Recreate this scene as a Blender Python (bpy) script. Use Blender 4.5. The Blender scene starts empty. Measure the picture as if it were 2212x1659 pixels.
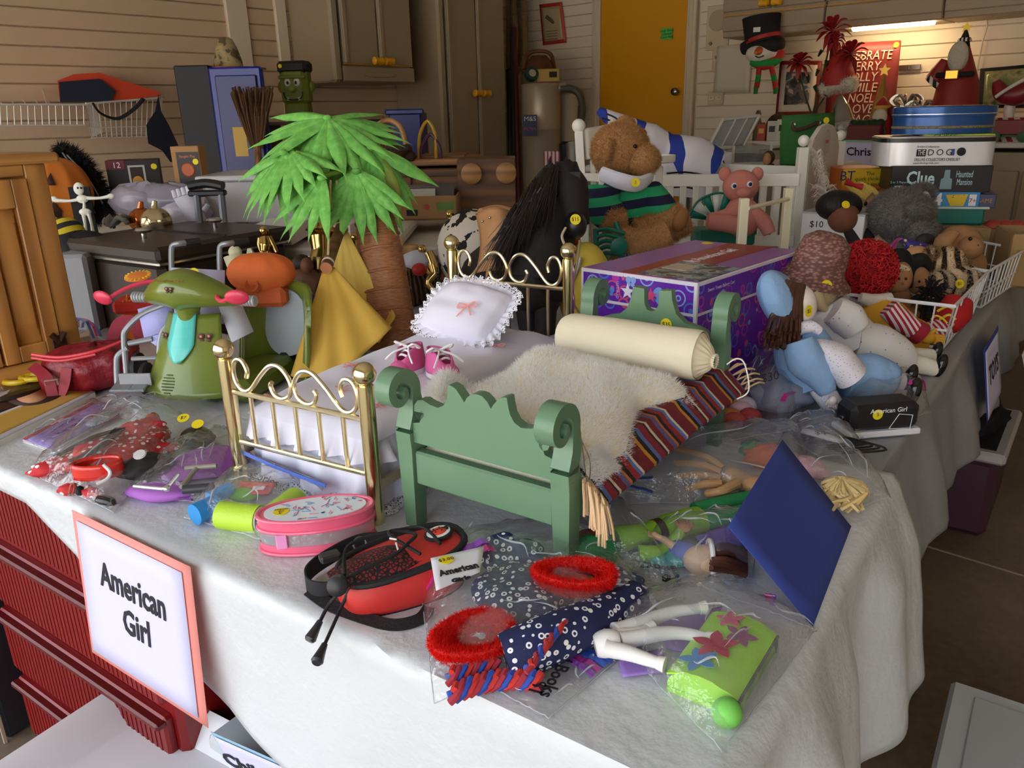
import bpy,bmesh,math,random
import numpy as np
from mathutils import Vector as V,Matrix,noise
from math import sin,cos,pi,radians as rad,sqrt,atan2
random.seed(7);RNG=np.random.default_rng(7)
SC=bpy.context.scene;COL=SC.collection
# ------------------------------------------------------------------ camera, light, exposure
FW,FH,FPX,PITCH,ROLL,CH=2212,1659,1700.0,rad(18.8),rad(1.35),1.27
cf=V((0,cos(PITCH),-sin(PITCH)));r0=V((1,0,0));u0=V((0,sin(PITCH),cos(PITCH)))
cr=r0*cos(ROLL)-u0*sin(ROLL);cu=r0*sin(ROLL)+u0*cos(ROLL)
CAM=V((0,0,CH))
cd=bpy.data.cameras.new('camera');cd.sensor_width=36;cd.lens=36*FPX/FW;cd.clip_start=.05;cd.clip_end=200
co=bpy.data.objects.new('camera',cd);COL.objects.link(co)
co.matrix_world=Matrix(((cr.x,cu.x,-cf.x,0),(cr.y,cu.y,-cf.y,0),(cr.z,cu.z,-cf.z,CH),(0,0,0,1)))
SC.camera=co
SC.view_settings.view_transform='Standard';SC.view_settings.look='None';SC.view_settings.gamma=1
SC.view_settings.use_curve_mapping=False;SC.view_settings.exposure=1.4
SC.cycles.use_denoising=True;SC.cycles.max_bounces=8;SC.cycles.transparent_max_bounces=24
SC.cycles.diffuse_bounces=5;SC.cycles.glossy_bounces=4;SC.cycles.caustics_reflective=False;SC.cycles.caustics_refractive=False
SC.cycles.sample_clamp_indirect=6
wd=bpy.data.worlds.new('sky');SC.world=wd;wd.use_nodes=True
bg=wd.node_tree.nodes['Background'];bg.inputs[0].default_value=(.80,.90,1.0,1);bg.inputs[1].default_value=1.5
sl_=bpy.data.lights.new('sun','SUN');sl_.energy=9;sl_.angle=rad(.6);sl_.color=(1,.97,.93)
so=bpy.data.objects.new('sun',sl_);COL.objects.link(so);so.location=(0,0,12)
so.rotation_euler=V((-.45,-.75,-1.05)).to_track_quat('-Z','Y').to_euler()
# room frame: N runs along the counter wall to the right, U along the left wall away from the camera
NA=rad(-42);NX=V((cos(NA),sin(NA),0));UX=V((-sin(NA),cos(NA),0))
NL,UB,NR,UF,ZC=-5.23,6.05,2.3,-1.5,2.75
def R(n,u,z=0):return NX*n+UX*u+V((0,0,z))
# the open garage door behind the camera is where the daylight comes in
pl=bpy.data.lights.new('door_opening','AREA');pl.shape='RECTANGLE';pl.size=6.3;pl.size_y=2.3
po=bpy.data.objects.new('door_opening',pl);COL.objects.link(po);pl.cycles.is_portal=True
po.matrix_world=Matrix.Translation(R(-1.6,UF,1.15))@Matrix.Rotation(NA,4,'Z')@Matrix.Rotation(rad(90),4,'X')
# ------------------------------------------------------------------ pixel helpers: real points on real planes
def ray(px,py):return cf+cr*((px-FW/2)/FPX)-cu*((py-FH/2)/FPX)
TZ=.72
def G(px,py,z=TZ):d=ray(px,py);return CAM+d*((z-CH)/d.z)
def AT(px,py,dep):return CAM+ray(px,py)*dep
def ONP(px,py,p,nrm):d=ray(px,py);return CAM+d*((p-CAM).dot(nrm)/d.dot(nrm))
def WL(px,py,n):return ONP(px,py,R(n,0),NX)
def WB(px,py,u):return ONP(px,py,R(0,u),UX)
def PR(p):d=V(p)-CAM;z=d.dot(cf);return FW/2+FPX*d.dot(cr)/z,FH/2-FPX*d.dot(cu)/z,z
def HZ(py,base):
 lo,hi=-1.,3.5
 for _ in range(40):
  m=(lo+hi)/2
  if PR((base.x,base.y,m))[1]>py:lo=m
  else:hi=m
 return lo
 # ------------------------------------------------------------------ materials
def lin(h):
 if not isinstance(h,str):return tuple(h)+(1,)if len(h)==3 else tuple(h)
 o=[]
 for k in(0,2,4):
  c=int(h[k:k+2],16)/255;o.append(c/12.92 if c<=.04045 else((c+.055)/1.055)**2.4)
 return(*o,1)
MATS={}
class N:
 """tiny node-tree writer"""
 def __init__(s,name):
  s.m=bpy.data.materials.new(name);s.m.use_nodes=True;s.t=s.m.node_tree;s.b=s.t.nodes['Principled BSDF'];s.tc=None
 def n(s,kind,**k):
  nd=s.t.nodes.new(kind)
  for a,v in k.items():
   if a[0]=='i' and a[1:].isdigit():
    if hasattr(v,'is_linked')or isinstance(v,bpy.types.NodeSocket):s.t.links.new(v,nd.inputs[int(a[1:])])
    else:nd.inputs[int(a[1:])].default_value=v
   else:setattr(nd,a,v)
  return nd
 def co(s,scale=(1,1,1),rot=(0,0,0)):
  if not s.tc:s.tc=s.n('ShaderNodeTexCoord')
  mp=s.n('ShaderNodeMapping');s.t.links.new(s.tc.outputs['Object'],mp.inputs[0])
  mp.inputs['Scale'].default_value=scale;mp.inputs['Rotation'].default_value=rot
  return mp.outputs[0]
 def noise(s,scale,det=3,stretch=(1,1,1)):
  q=s.n('ShaderNodeTexNoise');s.t.links.new(s.co(stretch),q.inputs['Vector']);q.inputs['Scale'].default_value=scale;q.inputs['Detail'].default_value=det
  return q.outputs[0]
 def ramp(s,fac,stops,const=False):
  r=s.n('ShaderNodeValToRGB');s.t.links.new(fac,r.inputs[0]);e=r.color_ramp.elements
  if const:r.color_ramp.interpolation='CONSTANT'
  while len(e)<len(stops):e.new(.5)
  for k,(p,c)in enumerate(stops):e[k].position=p;e[k].color=lin(c)
  return r.outputs[0]
 def math(s,op,a,b=0.0):
  q=s.n('ShaderNodeMath',operation=op)
  for k,x in enumerate((a,b)):
   if isinstance(x,(int,float)):q.inputs[k].default_value=x
   else:s.t.links.new(x,q.inputs[k])
  return q.outputs[0]
 def mix(s,fac,a,b):
  q=s.n('ShaderNodeMix',data_type='RGBA')
  for k,x in((0,fac),(6,a),(7,b)):
   if isinstance(x,(int,float)):q.inputs[k].default_value=x
   elif isinstance(x,(str,tuple)):q.inputs[k].default_value=lin(x)
   else:s.t.links.new(x,q.inputs[k])
  return q.outputs[2]
 def axis(s,a,scale=(1,1,1),rot=(0,0,0)):
  q=s.n('ShaderNodeSeparateXYZ');s.t.links.new(s.co(scale,rot),q.inputs[0]);return q.outputs['XYZ'.index(a)]
 def out(s,col=None,rough=.5,metal=0,bump=None,bstr=.3,bdist=.002,**k):
  b=s.b.inputs
  if col is not None:
   if isinstance(col,(str,tuple)):b['Base Color'].default_value=lin(col)
   else:s.t.links.new(col,b['Base Color'])
  b['Roughness'].default_value=rough;b['Metallic'].default_value=metal
  for a,v in k.items():b[a.replace('_',' ')].default_value=v
  if bump is not None:
   q=s.n('ShaderNodeBump');s.t.links.new(bump,q.inputs['Height']);q.inputs['Strength'].default_value=bstr;q.inputs['Distance'].default_value=bdist
   s.t.links.new(q.outputs[0],b['Normal'])
  return s.m
def mat(col,rough=.5,metal=0,var=0,vs=6,bump=0,bs=120,bd=.002,st=(1,1,1),isl=0,name=None,**k):
 key=('m',str(col),rough,metal,var,vs,bump,bs,bd,st,isl,str(sorted(k.items())))
 if key in MATS:return MATS[key]
 q=N(name or 'plain');c=col
 if var:
  L=lin(col);c=q.mix(q.noise(vs,4,st),tuple(x*(1-var)for x in L[:3])+(1,),tuple(min(1,x*(1+var))for x in L[:3])+(1,))
 if isl:
  L=lin(col);gi=q.n('ShaderNodeNewGeometry')
  c=q.mix(gi.outputs['Random Per Island'],tuple(x*(1-isl)for x in L[:3])+(1,),tuple(min(1,x*(1+isl))for x in L[:3])+(1,))
 bh=q.noise(bs,3,st)if bump else None
 MATS[key]=q.out(c,rough,metal,bh,bump,bd,**k);return MATS[key]
def wood(c1,c2,rough=.45,scale=9,axis='Z',coat=0):
 key=('w',c1,c2,rough,scale,axis)
 if key in MATS:return MATS[key]
 st={'X':(.12,1,1),'Y':(1,.12,1),'Z':(1,1,.12)}[axis]
 q=N('wood');w=q.n('ShaderNodeTexWave',wave_type='RINGS',rings_direction=axis);q.t.links.new(q.co(st),w.inputs[0])
 for a,v in(('Scale',scale),('Distortion',6),('Detail',3),('Detail Scale',1.2)):w.inputs[a].default_value=v
 f=q.math('ADD',q.math('MULTIPLY',w.outputs[1],.6),q.math('MULTIPLY',q.noise(scale*9,4,st),.4))
 MATS[key]=q.out(q.ramp(f,[(.2,c1),(.8,c2)]),rough,0,f,.15,.001,Coat_Weight=coat);return MATS[key]
def stripes(axis,period,stops,rough=.8,bump=0,rot=(0,0,0),wob=0):
 key=('s',axis,period,str(stops),rough,bump,rot)
 if key in MATS:return MATS[key]
 q=N('stripes');x=q.axis(axis,rot=rot)
 if wob:x=q.math('ADD',x,q.math('MULTIPLY',q.noise(60,2),wob))
 f=q.math('FRACT',q.math('ADD',q.math('DIVIDE',x,period),100.0))
 MATS[key]=q.out(q.ramp(f,stops,True),rough,0,q.noise(700,2)if bump else None,bump,.002);return MATS[key]
def dots(bg,fg,scale,r=.3,rough=.7,ring=None,bump=0,**k):
 key=('d',bg,fg,scale,r,ring,str(k))
 if key in MATS:return MATS[key]
 q=N('dots');v=q.n('ShaderNodeTexVoronoi',feature='F1');q.t.links.new(q.co(),v.inputs['Vector']);v.inputs['Scale'].default_value=scale;v.inputs['Randomness'].default_value=.55
 st=[(0,fg),(r,bg)]if not ring else[(0,ring),(r*.5,fg),(r,bg)]
 MATS[key]=q.out(q.ramp(v.outputs['Distance'],st,True),rough,0,q.noise(300,2)if bump else None,bump,.001,**k);return MATS[key]
def blotch(stops,scale,rough=.6,det=2,const=True,bump=0,**k):
 key=('b',str(stops),scale,rough,det,const,bump,str(k))
 if key in MATS:return MATS[key]
 q=N('mottled');f=q.noise(scale,det)
 MATS[key]=q.out(q.ramp(f,stops,const),rough,0,f if bump else None,bump,.003,**k);return MATS[key]
def film(tint='ffffff',op=.06,rough=.08,name='film'):
 key=('f',tint,op,rough)
 if key in MATS:return MATS[key]
 q=N('clear_film');t=q.t
 tr=q.n('ShaderNodeBsdfTransparent');tr.inputs[0].default_value=lin(tint)
 gl=q.n('ShaderNodeBsdfGlossy');gl.inputs['Roughness'].default_value=rough
 df=q.n('ShaderNodeBsdfDiffuse');df.inputs[0].default_value=lin('dfe4ee')
 lw=q.n('ShaderNodeLayerWeight');lw.inputs[0].default_value=.5;fac=q.math('ADD',q.math('MULTIPLY',q.math('POWER',lw.outputs['Facing'],3.0),.7),.095)
 bp=q.n('ShaderNodeBump');bp.inputs['Strength'].default_value=1;bp.inputs['Distance'].default_value=.02;t.links.new(q.noise(26,5),bp.inputs['Height'])
 t.links.new(bp.outputs[0],gl.inputs['Normal'])
 m1=q.n('ShaderNodeMixShader');m1.inputs[0].default_value=op;t.links.new(tr.outputs[0],m1.inputs[1]);t.links.new(df.outputs[0],m1.inputs[2])
 m2=q.n('ShaderNodeMixShader');t.links.new(fac,m2.inputs[0]);t.links.new(m1.outputs[0],m2.inputs[1]);t.links.new(gl.outputs[0],m2.inputs[2])
 t.links.new(m2.outputs[0],t.nodes['Material Output'].inputs[0]);MATS[key]=q.m;return q.m
def furm(col,isl=.12,k=.45):
 key=('fur',col,isl,k)
 if key in MATS:return MATS[key]
 q=N('fur_fibre');L=lin(col);gi=q.n('ShaderNodeNewGeometry')
 c=q.mix(gi.outputs['Random Per Island'],tuple(x*(1-isl)for x in L[:3])+(1,),tuple(min(1,x*(1+isl))for x in L[:3])+(1,))
 a=q.n('ShaderNodeBsdfDiffuse');b=q.n('ShaderNodeBsdfTranslucent');m=q.n('ShaderNodeMixShader');m.inputs[0].default_value=k
 for n_ in(a,b):q.t.links.new(c,n_.inputs[0])
 q.t.links.new(a.outputs[0],m.inputs[1]);q.t.links.new(b.outputs[0],m.inputs[2]);q.t.links.new(m.outputs[0],q.t.nodes['Material Output'].inputs[0])
 MATS[key]=q.m;return q.m
def glow(col,s):
 q=N('glow');return q.out('000000',.5,Emission_Color=lin(col),Emission_Strength=s)
 # ------------------------------------------------------------------ mesh building
def Tr(x=0,y=0,z=0):return Matrix.Translation((x,y,z))
def Rx(a):return Matrix.Rotation(rad(a),4,'X')
def Ry(a):return Matrix.Rotation(rad(a),4,'Y')
def Rz(a):return Matrix.Rotation(rad(a),4,'Z')
def Sc(x,y,z):return Matrix.Diagonal((x,y,z,1))
I4=Matrix()
def frame(o,x,y):
 x=V(x).normalized();z=x.cross(V(y)).normalized();y=z.cross(x)
 return Matrix(((x.x,y.x,z.x,o[0]),(x.y,y.y,z.y,o[1]),(x.z,y.z,z.z,o[2]),(0,0,0,1)))
def spline(pts,k=6,closed=False):
 P=[V(p)for p in pts];n=len(P);out=[]
 for i in range(n if closed else n-1):
  g=lambda j:P[j%n]if closed else P[max(0,min(n-1,j))]
  a,b,c,d=g(i-1),g(i),g(i+1),g(i+2)
  for s in range(k):
   t=s/k;out.append(.5*((2*b)+(c-a)*t+(2*a-5*b+4*c-d)*t*t+(3*b-a-3*c+d)*t**3))
 if not closed:out.append(P[-1])
 return out
def lerp(a,b,t):return a+(b-a)*t
class MB:
 def __init__(s,M=None):s.v=[];s.f=[];s.m=[];s.i=0;s.M=M or Matrix()
 def add(s,vs,fs):
  o=len(s.v);s.v+=[tuple(s.M@V(p))for p in vs];s.f+=[tuple(o+k for k in f)for f in fs];s.m+=[s.i]*len(fs);return s
 def box(s,c,d,b=0,M=None):
  h=[x/2 for x in d];vs=[];b=min(b,*[x*.49 for x in h]);M=(M or I4)
  S=[(x,y,z)for x in(-1,1)for y in(-1,1)for z in(-1,1)];ix={q:k for k,q in enumerate(S)}
  c=V(c)
  if not b:
   vs=[c+M@V((q[0]*h[0],q[1]*h[1],q[2]*h[2]))for q in S]
   return s.add(vs,[(0,1,3,2),(4,6,7,5),(0,4,5,1),(2,3,7,6),(0,2,6,4),(1,5,7,3)])
  for q in S:
   for a in range(3):vs.append(c+M@V([q[k]*(h[k]-(0 if k==a else b))for k in range(3)]))
  fs=[]
  for a in range(3):
   p,r=[k for k in range(3)if k!=a]
   for sg in(-1,1):
    q=[]
    for e,g in((-1,-1),(1,-1),(1,1),(-1,1)):
     t=[0,0,0];t[a]=sg;t[p]=e;t[r]=g;q.append(ix[tuple(t)]*3+a)
    fs.append(tuple(q))
   for e in(-1,1):
    for g in(-1,1):
     t0=[0,0,0];t0[p]=e;t0[r]=g;t1=list(t0);t0[a]=-1;t1[a]=1
     i0,i1=ix[tuple(t0)]*3,ix[tuple(t1)]*3;fs.append((i0+p,i1+p,i1+r,i0+r))
  fs+=[(k*3,k*3+1,k*3+2)for k in range(8)]
  return s.add(vs,fs)
 def tube(s,pts,r,n=8,closed=False,caps=True,flat=1):
  P=[V(p)for p in pts];m=len(P);vs=[];fs=[]
  T=[((P[(i+1)%m]-P[i-1])if closed else(P[min(i+1,m-1)]-P[max(i-1,0)])).normalized()for i in range(m)]
  a=V((0,0,1))if abs(T[0].z)<.9 else V((1,0,0));nn=(a-T[0]*a.dot(T[0])).normalized()
  for i in range(m):
   nn=nn-T[i]*nn.dot(T[i]);nn=nn.normalized()if nn.length>1e-6 else T[i].orthogonal().normalized();bb=T[i].cross(nn)
   rr=r[i]if isinstance(r,(list,tuple))else r
   for k in range(n):w=2*pi*k/n;vs.append(P[i]+nn*(cos(w)*rr*flat)+bb*(sin(w)*rr))
  for i in range(m if closed else m-1):
   for k in range(n):j=(i+1)%m;fs.append((i*n+k,i*n+(k+1)%n,j*n+(k+1)%n,j*n+k))
  if caps and not closed:fs+=[tuple(range(n))[::-1],tuple((m-1)*n+k for k in range(n))]
  return s.add(vs,fs)
 def ribbon(s,pts,w,t=.001,up=(0,0,1)):
  P=[V(p)for p in pts];m=len(P);vs=[];fs=[]
  for i in range(m):
   d=(P[min(i+1,m-1)]-P[max(i-1,0)]).normalized();ww=w[i]if isinstance(w,(list,tuple))else w
   upi=V((0,0,1)).cross(d)if up=='edge' else V(up);sd=d.cross(upi).normalized();nn=sd.cross(d)
   for a,b in((-1,-1),(1,-1),(1,1),(-1,1)):vs.append(P[i]+sd*(a*ww/2)+nn*(b*t/2))
  for i in range(m-1):
   for k in range(4):fs.append((i*4+k,i*4+(k+1)%4,i*4+4+(k+1)%4,i*4+4+k))
  fs+=[(0,1,2,3),tuple((m-1)*4+k for k in range(4))]
  return s.add(vs,fs)
 def lathe(s,prof,c=(0,0,0),n=20,sx=1,sy=1,caps=True):
  vs=[];fs=[];m=len(prof)
  for r,z in prof:
   for k in range(n):w=2*pi*k/n;vs.append((c[0]+r*cos(w)*sx,c[1]+r*sin(w)*sy,c[2]+z))
  for i in range(m-1):
   for k in range(n):fs.append((i*n+k,i*n+(k+1)%n,(i+1)*n+(k+1)%n,(i+1)*n+k))
  if caps:fs+=[tuple(range(n))[::-1],tuple((m-1)*n+k for k in range(n))]
  return s.add(vs,fs)
 def ell(s,c,rd,n=16,m=10,M=None,e=1):
  rd=(rd,)*3 if isinstance(rd,(int,float))else rd;vs=[];fs=[];c=V(c);M=M or I4
  sg=lambda x:math.copysign(abs(x)**e,x)
  for i in range(1,m):
   t=pi*i/m
   for k in range(n):w=2*pi*k/n;vs.append(c+M@V((rd[0]*sg(sin(t))*sg(cos(w)),rd[1]*sg(sin(t))*sg(sin(w)),rd[2]*sg(cos(t)))))
  for i in range(m-2):
   for k in range(n):fs.append((i*n+k,(i+1)*n+k,(i+1)*n+(k+1)%n,i*n+(k+1)%n))
  vs+=[c+M@V((0,0,rd[2])),c+M@V((0,0,-rd[2]))];a=len(vs)-2
  for k in range(n):fs+=[(a,k,(k+1)%n),(a+1,(m-2)*n+(k+1)%n,(m-2)*n+k)]
  return s.add(vs,fs)
 def ext(s,poly,t,y0=None):
  n=len(poly);a=-t/2 if y0 is None else y0
  vs=[(p[0],a,p[1])for p in poly]+[(p[0],a+t,p[1])for p in poly]
  return s.add(vs,[tuple(range(n)),tuple(range(2*n-1,n-1,-1))]+[(k,(k+1)%n,n+(k+1)%n,n+k)for k in range(n)])
 def slab(s,poly,t,z0=0):
  n=len(poly);vs=[(p[0],p[1],z0)for p in poly]+[(p[0],p[1],z0+t)for p in poly]
  return s.add(vs,[tuple(range(n)),tuple(range(2*n-1,n-1,-1))]+[(k,(k+1)%n,n+(k+1)%n,n+k)for k in range(n)])
 def grid(s,fn,nu,nv,cu=False,cv=False,t=0):
  gu=nu if cu else nu+1;gv=nv if cv else nv+1
  vs=[V(fn(i/nu,j/nv))for i in range(gu)for j in range(gv)];fs=[]
  for i in range(nu):
   for j in range(nv):fs.append((i*gv+j,((i+1)%gu)*gv+j,((i+1)%gu)*gv+(j+1)%gv,i*gv+(j+1)%gv))
  if t:
   o=len(vs);vs+=[p-V((0,0,t))for p in vs];fs+=[tuple(o+k for k in f[::-1])for f in fs]
   bd=[i*gv for i in range(gu)]+[(gu-1)*gv+j for j in range(1,gv)]+[i*gv+gv-1 for i in range(gu-2,-1,-1)]+[j for j in range(gv-2,0,-1)]
   for a,b in zip(bd,bd[1:]+bd[:1]):fs.append((a,b,o+b,o+a))
  return s.add(vs,fs)
 def mesh(s,name,mats,smooth=35,fix=True):
  me=bpy.data.meshes.new(name);me.from_pydata(s.v,[],s.f)
  for q in(mats if isinstance(mats,(list,tuple))else[mats]):me.materials.append(q)
  if any(s.m):me.polygons.foreach_set('material_index',s.m)
  if fix:
   b=bmesh.new();b.from_mesh(me);bmesh.ops.recalc_face_normals(b,faces=b.faces);b.to_mesh(me);b.free()
  if smooth:me.polygons.foreach_set('use_smooth',[True]*len(me.polygons));me.set_sharp_from_angle(angle=rad(smooth))
  me.update();return me
 def obj(s,name,mats,parent=None,smooth=35,fix=True,label=None,sub=0,solid=0,wob=None,stuff=False):
  o=bpy.data.objects.new(name,s.mesh(name,mats,smooth,fix));COL.objects.link(o)
  if parent:o.parent=parent
  if label:o['label']=label
  if stuff:o['kind']='stuff'
  if solid:md=o.modifiers.new('t','SOLIDIFY');md.thickness=solid;md.offset=0
  if sub:md=o.modifiers.new('s','SUBSURF');md.levels=md.render_levels=sub
  return o
def tag(o,label,cat,group=None):
 o['label']=label;o['category']=cat
 if group:o['group']=group
 return o
TM={}
def thing(name,label,cat,loc=(0,0,0),rz=0,group=None,M=None):
 o=bpy.data.objects.new(name,None);COL.objects.link(o);o.empty_display_size=.02
 if M is not None:o.matrix_world=M
 else:o.location=loc;o.rotation_euler=(0,0,rad(rz));M=Matrix.Translation(loc)@Rz(rz)
 TM[o.name]=M;return tag(o,label,cat,group)
def WM(t):return MB(TM[t.name].inverted())
def PX(dep,*pts):return[AT(p[0],p[1],p[2]if len(p)>2 else dep)for p in pts]
def struct(o):o['kind']='structure';return o
def setp(o,loc,rz=0):o.location=loc;o.rotation_euler=(0,0,rad(rz));return o
def link(name,me,parent,M=None):
 o=bpy.data.objects.new(name,me);COL.objects.link(o);o.parent=parent
 if M is not None:o.matrix_local=M
 return o
def dup(root,M,label=None,group=None):
 r=root.copy();COL.objects.link(r);r.matrix_world=M
 if label:r['label']=label
 if group:r['group']=group
 for ch in list(root.children):
  c=ch.copy();COL.objects.link(c);c.parent=r
  for g in ch.children:d=g.copy();COL.objects.link(d);d.parent=c
 return r
def text(s,size,M,parent,m,name='lettering',w=None,t=.0004,align='CENTER',shear=0,sp=1,bold=0):
 """lettering lying in local XY of M, facing +Z"""
 cu_=bpy.data.curves.new(name,'FONT');cu_.body=s;cu_.size=size;cu_.align_x=align;cu_.align_y='CENTER';cu_.shear=shear;cu_.space_character=sp
 cu_.resolution_u=2;cu_.extrude=t;cu_.offset=bold
 tmp=bpy.data.objects.new('t',cu_);me=bpy.data.meshes.new_from_object(tmp);bpy.data.objects.remove(tmp);bpy.data.curves.remove(cu_)
 me.materials.clear();me.materials.append(m)
 if w and len(me.vertices):
  xs=[q.co.x for q in me.vertices];k=w/(max(xs)-min(xs));me.transform(Sc(k,1,1))
 return link(name,me,parent,M)
def fur(src,n,L,m,parent,name='fur',w=.0016,comb=(0,0,-.3),jit=.45,seg=1,part=None):
 """blades of pile on the surface of a mesh object (same local space)"""
 dg=bpy.context.evaluated_depsgraph_get()if src.modifiers else None
 me=src.evaluated_get(dg).to_mesh()if dg else src.data
 me.calc_loop_triangles();nt=len(me.loop_triangles)
 co_=np.empty(len(me.vertices)*3);me.vertices.foreach_get('co',co_);co_=co_.reshape(-1,3)
 tri=np.empty(nt*3,int);me.loop_triangles.foreach_get('vertices',tri);tri=tri.reshape(-1,3)
 A,B,C=co_[tri[:,0]],co_[tri[:,1]],co_[tri[:,2]];nr=np.cross(B-A,C-A);ar=np.linalg.norm(nr,axis=1)
 if part is not None:ar=ar*part((A+B+C)/3,nr/np.maximum(np.linalg.norm(nr,axis=1),1e-9)[:,None])
 nr=nr/np.maximum(np.linalg.norm(nr,axis=1),1e-9)[:,None]
 k=RNG.choice(nt,n,p=ar/ar.sum());a,b=RNG.random(n),RNG.random(n);q=a+b>1;a[q]=1-a[q];b[q]=1-b[q]
 p=A[k]+(B[k]-A[k])*a[:,None]+(C[k]-A[k])*b[:,None];d=nr[k]+RNG.normal(0,jit,(n,3))+np.array(comb);d/=np.linalg.norm(d,axis=1)[:,None]
 sd=np.cross(d,RNG.normal(0,1,(n,3)));sd/=np.linalg.norm(sd,axis=1)[:,None]
 l=L*(.6+.6*RNG.random(n))[:,None];vs=np.stack([p-sd*w/2,p+sd*w/2,p+d*l],1).reshape(-1,3)
 me2=bpy.data.meshes.new(name);me2.from_pydata(vs,[],np.arange(n*3).reshape(-1,3));me2.materials.append(m)
 me2.polygons.foreach_set('use_smooth',[True]*n)
 o=link(name,me2,parent);o['kind']='stuff';return o
YEL=mat('f2d916',.6)
INK=mat('17151a',.7)
def sticker(parent,M,r=.011,s='',name='price_sticker',tm=None):
 o=MB(M).lathe([(r,0),(r,.0006)],n=18).obj(name,YEL,parent)
 if s:text(s,r*.95,M@Tr(0,0,.0008),o,tm or INK,'price',t=.0001)
 return o
def rads(r,n):
 if not isinstance(r,(list,tuple)):return r
 o=[]
 for i in range(n):x=i/(n-1)*(len(r)-1);j=min(int(x),len(r)-2);o.append(lerp(r[j],r[j+1],x-j))
 return o
def limb(t,nm,m,pts,dep,r,flat=1,n=14,k=6,**kw):
 q=spline(PX(dep,*pts),k);return WM(t).tube(q,rads(r,len(q)),n,flat=flat).obj(nm,m,t,smooth=70,**kw)
def blob(t,nm,m,px,py,dep,rd,rot=None,e=1,n=20,**kw):return WM(t).ell(AT(px,py,dep),rd,n,max(8,n*2//3),rot,e).obj(nm,m,t,smooth=80,**kw)
def pxbox(name,label,cat,x0,y0,x1,y1,dep,d,m,b=.002,rz=None,group=None,part='carton',dep1=None):
 """box whose front face spans the pixel rectangle at camera depth dep; local x right, y back, z up"""
 p,q=AT(x0,y1,dep),AT(x1,y1,dep1 or dep);q.z=p.z;a=atan2((q-p).y,(q-p).x);w=(q-p).length
 base=AT(x0,y0,dep);h=(base-p).length*1.02
 t=thing(name,label,cat,p,math.degrees(a)if rz is None else rz,group)
 if m is not None:MB().box((w/2,d/2,h/2),(w,d,h),b).obj(part,m,t)
 return t,w,d,h
def fprint(t,nm,m,x0,z0,x1,z1,y=-.001):return MB().box(((x0+x1)/2,y,(z0+z1)/2),(abs(x1-x0),.001,abs(z1-z0))).obj(nm,m,t)
def ftext(t,s,size,x,z,m,w=None,y=-.002,**k):return text(s,size,Tr(x,y,z)@Rx(90),t,m,w=w,t=.0003,**k)
# THE ROOM
RM=Matrix.Rotation(NA,4,'Z')
def RMat(n,u,z=0,a=0):return Tr(*R(n,u,z))@Rz(-42+a)
SIDING=mat('c9ae8e',.55,var=.05,vs=3,bump=.06,bs=30)
SIDING2=mat('e4d6bf',.5,var=.05,vs=3,bump=.06,bs=30)
TRIM=mat('d6c6ae',.45)
PLAST=mat('9c8a70',.5,var=.04,bump=.25,bs=9,st=(1,1,14))
YKNOB=mat('e8a81a',.35)
CONC=N('concrete');_f=CONC.noise(2.5,8);_g=CONC.noise(40,5)
CONC=CONC.out(CONC.ramp(CONC.math('ADD',CONC.math('MULTIPLY',_f,.7),CONC.math('MULTIPLY',_g,.3)),[(.3,'5d4f42'),(.7,'8a7763')]),.55,0,_g,.1,.001)
fl=struct(MB(RM).box(((NL+NR)/2,(UB-4)/2+.5,-.05),(NR-NL+.4,UB+5.3,.1)).obj('floor',CONC))
for k,(n0,u0_,n1,u1)in enumerate(((.7,-.7,.7,UB),(NL,2.4,NR,2.4))):
 if k==0:MB(RM).box((n0,(u0_+u1)/2,.0006),(.008,u1-u0_,.0012)).obj('joint',mat('3a312a',.9),fl)
 else:MB(RM).box(((n0+n1)/2,u0_,.0006),(n1-n0,.008,.0012)).obj('joint',mat('b5a48e',.9),fl)
wl=struct(MB(RM).box((NL-.06,(UB+UF)/2,ZC/2-.05),(.08,UB-UF+.3,ZC+.1)).obj('wall_left',SIDING))
bm_=MB().box((0,0,0),(.022,UB-UF-.02,.0945),.004).mesh('board',SIDING)
for k in range(27):link('board',bm_,wl,RM@Tr(NL-.009,(UB+UF)/2,.055+k*.1))
wb=struct(MB(RM).box(((NL+NR)/2,UB+.06,ZC/2-.05),(NR-NL+.3,.08,ZC+.1)).obj('wall_back',SIDING2))
# door opening in the back wall: boards left and right of it
dl,dr=WB(1300,150,UB),WB(1482,150,UB);dnl,dnr=dl.dot(NX),dr.dot(NX)
for a,b in((NL,dnl-.1),(dnr+.1,NR)):
 me=MB().box((0,0,0),(b-a-.01,.02,.082),.003).mesh('board',SIDING2)
 for k in range(31):link('board',me,wb,RM@Tr((a+b)/2,UB+.01,.05+k*.0868))
struct(MB(RM).box((NR+.05,(UB+UF)/2,ZC/2),(.1,UB-UF,ZC)).obj('wall_right',SIDING2))
wf=MB(RM);wf.box(((NL+NR)/2,UF-.05,2.53),(NR-NL,.1,.46));wf.box((NL+.22,UF-.05,1.15),(.44,.1,2.3));wf.box((NR-.35,UF-.05,1.15),(.7,.1,2.3))
struct(wf.obj('wall_front',SIDING2))
struct(MB(RM).box(((NL+NR)/2,(UB+UF)/2,ZC+.05),(NR-NL+.2,UB-UF+.2,.1)).obj('ceiling',mat('e8dfd0',.8)))
struct(MB(RM).box((-1.5,UF-8.1,-.07),(30,16,.1)).obj('driveway',mat('c9c9c9',.8,var=.1,vs=3)))
struct(MB(RM).box((-1.5,UF-12.5,1.6),(34,1,3.4)).obj('wall_sky_block',mat('a89c8c',.9,var=.2,vs=2)))  # unseen wall added outside to cut the low sky light
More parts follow.
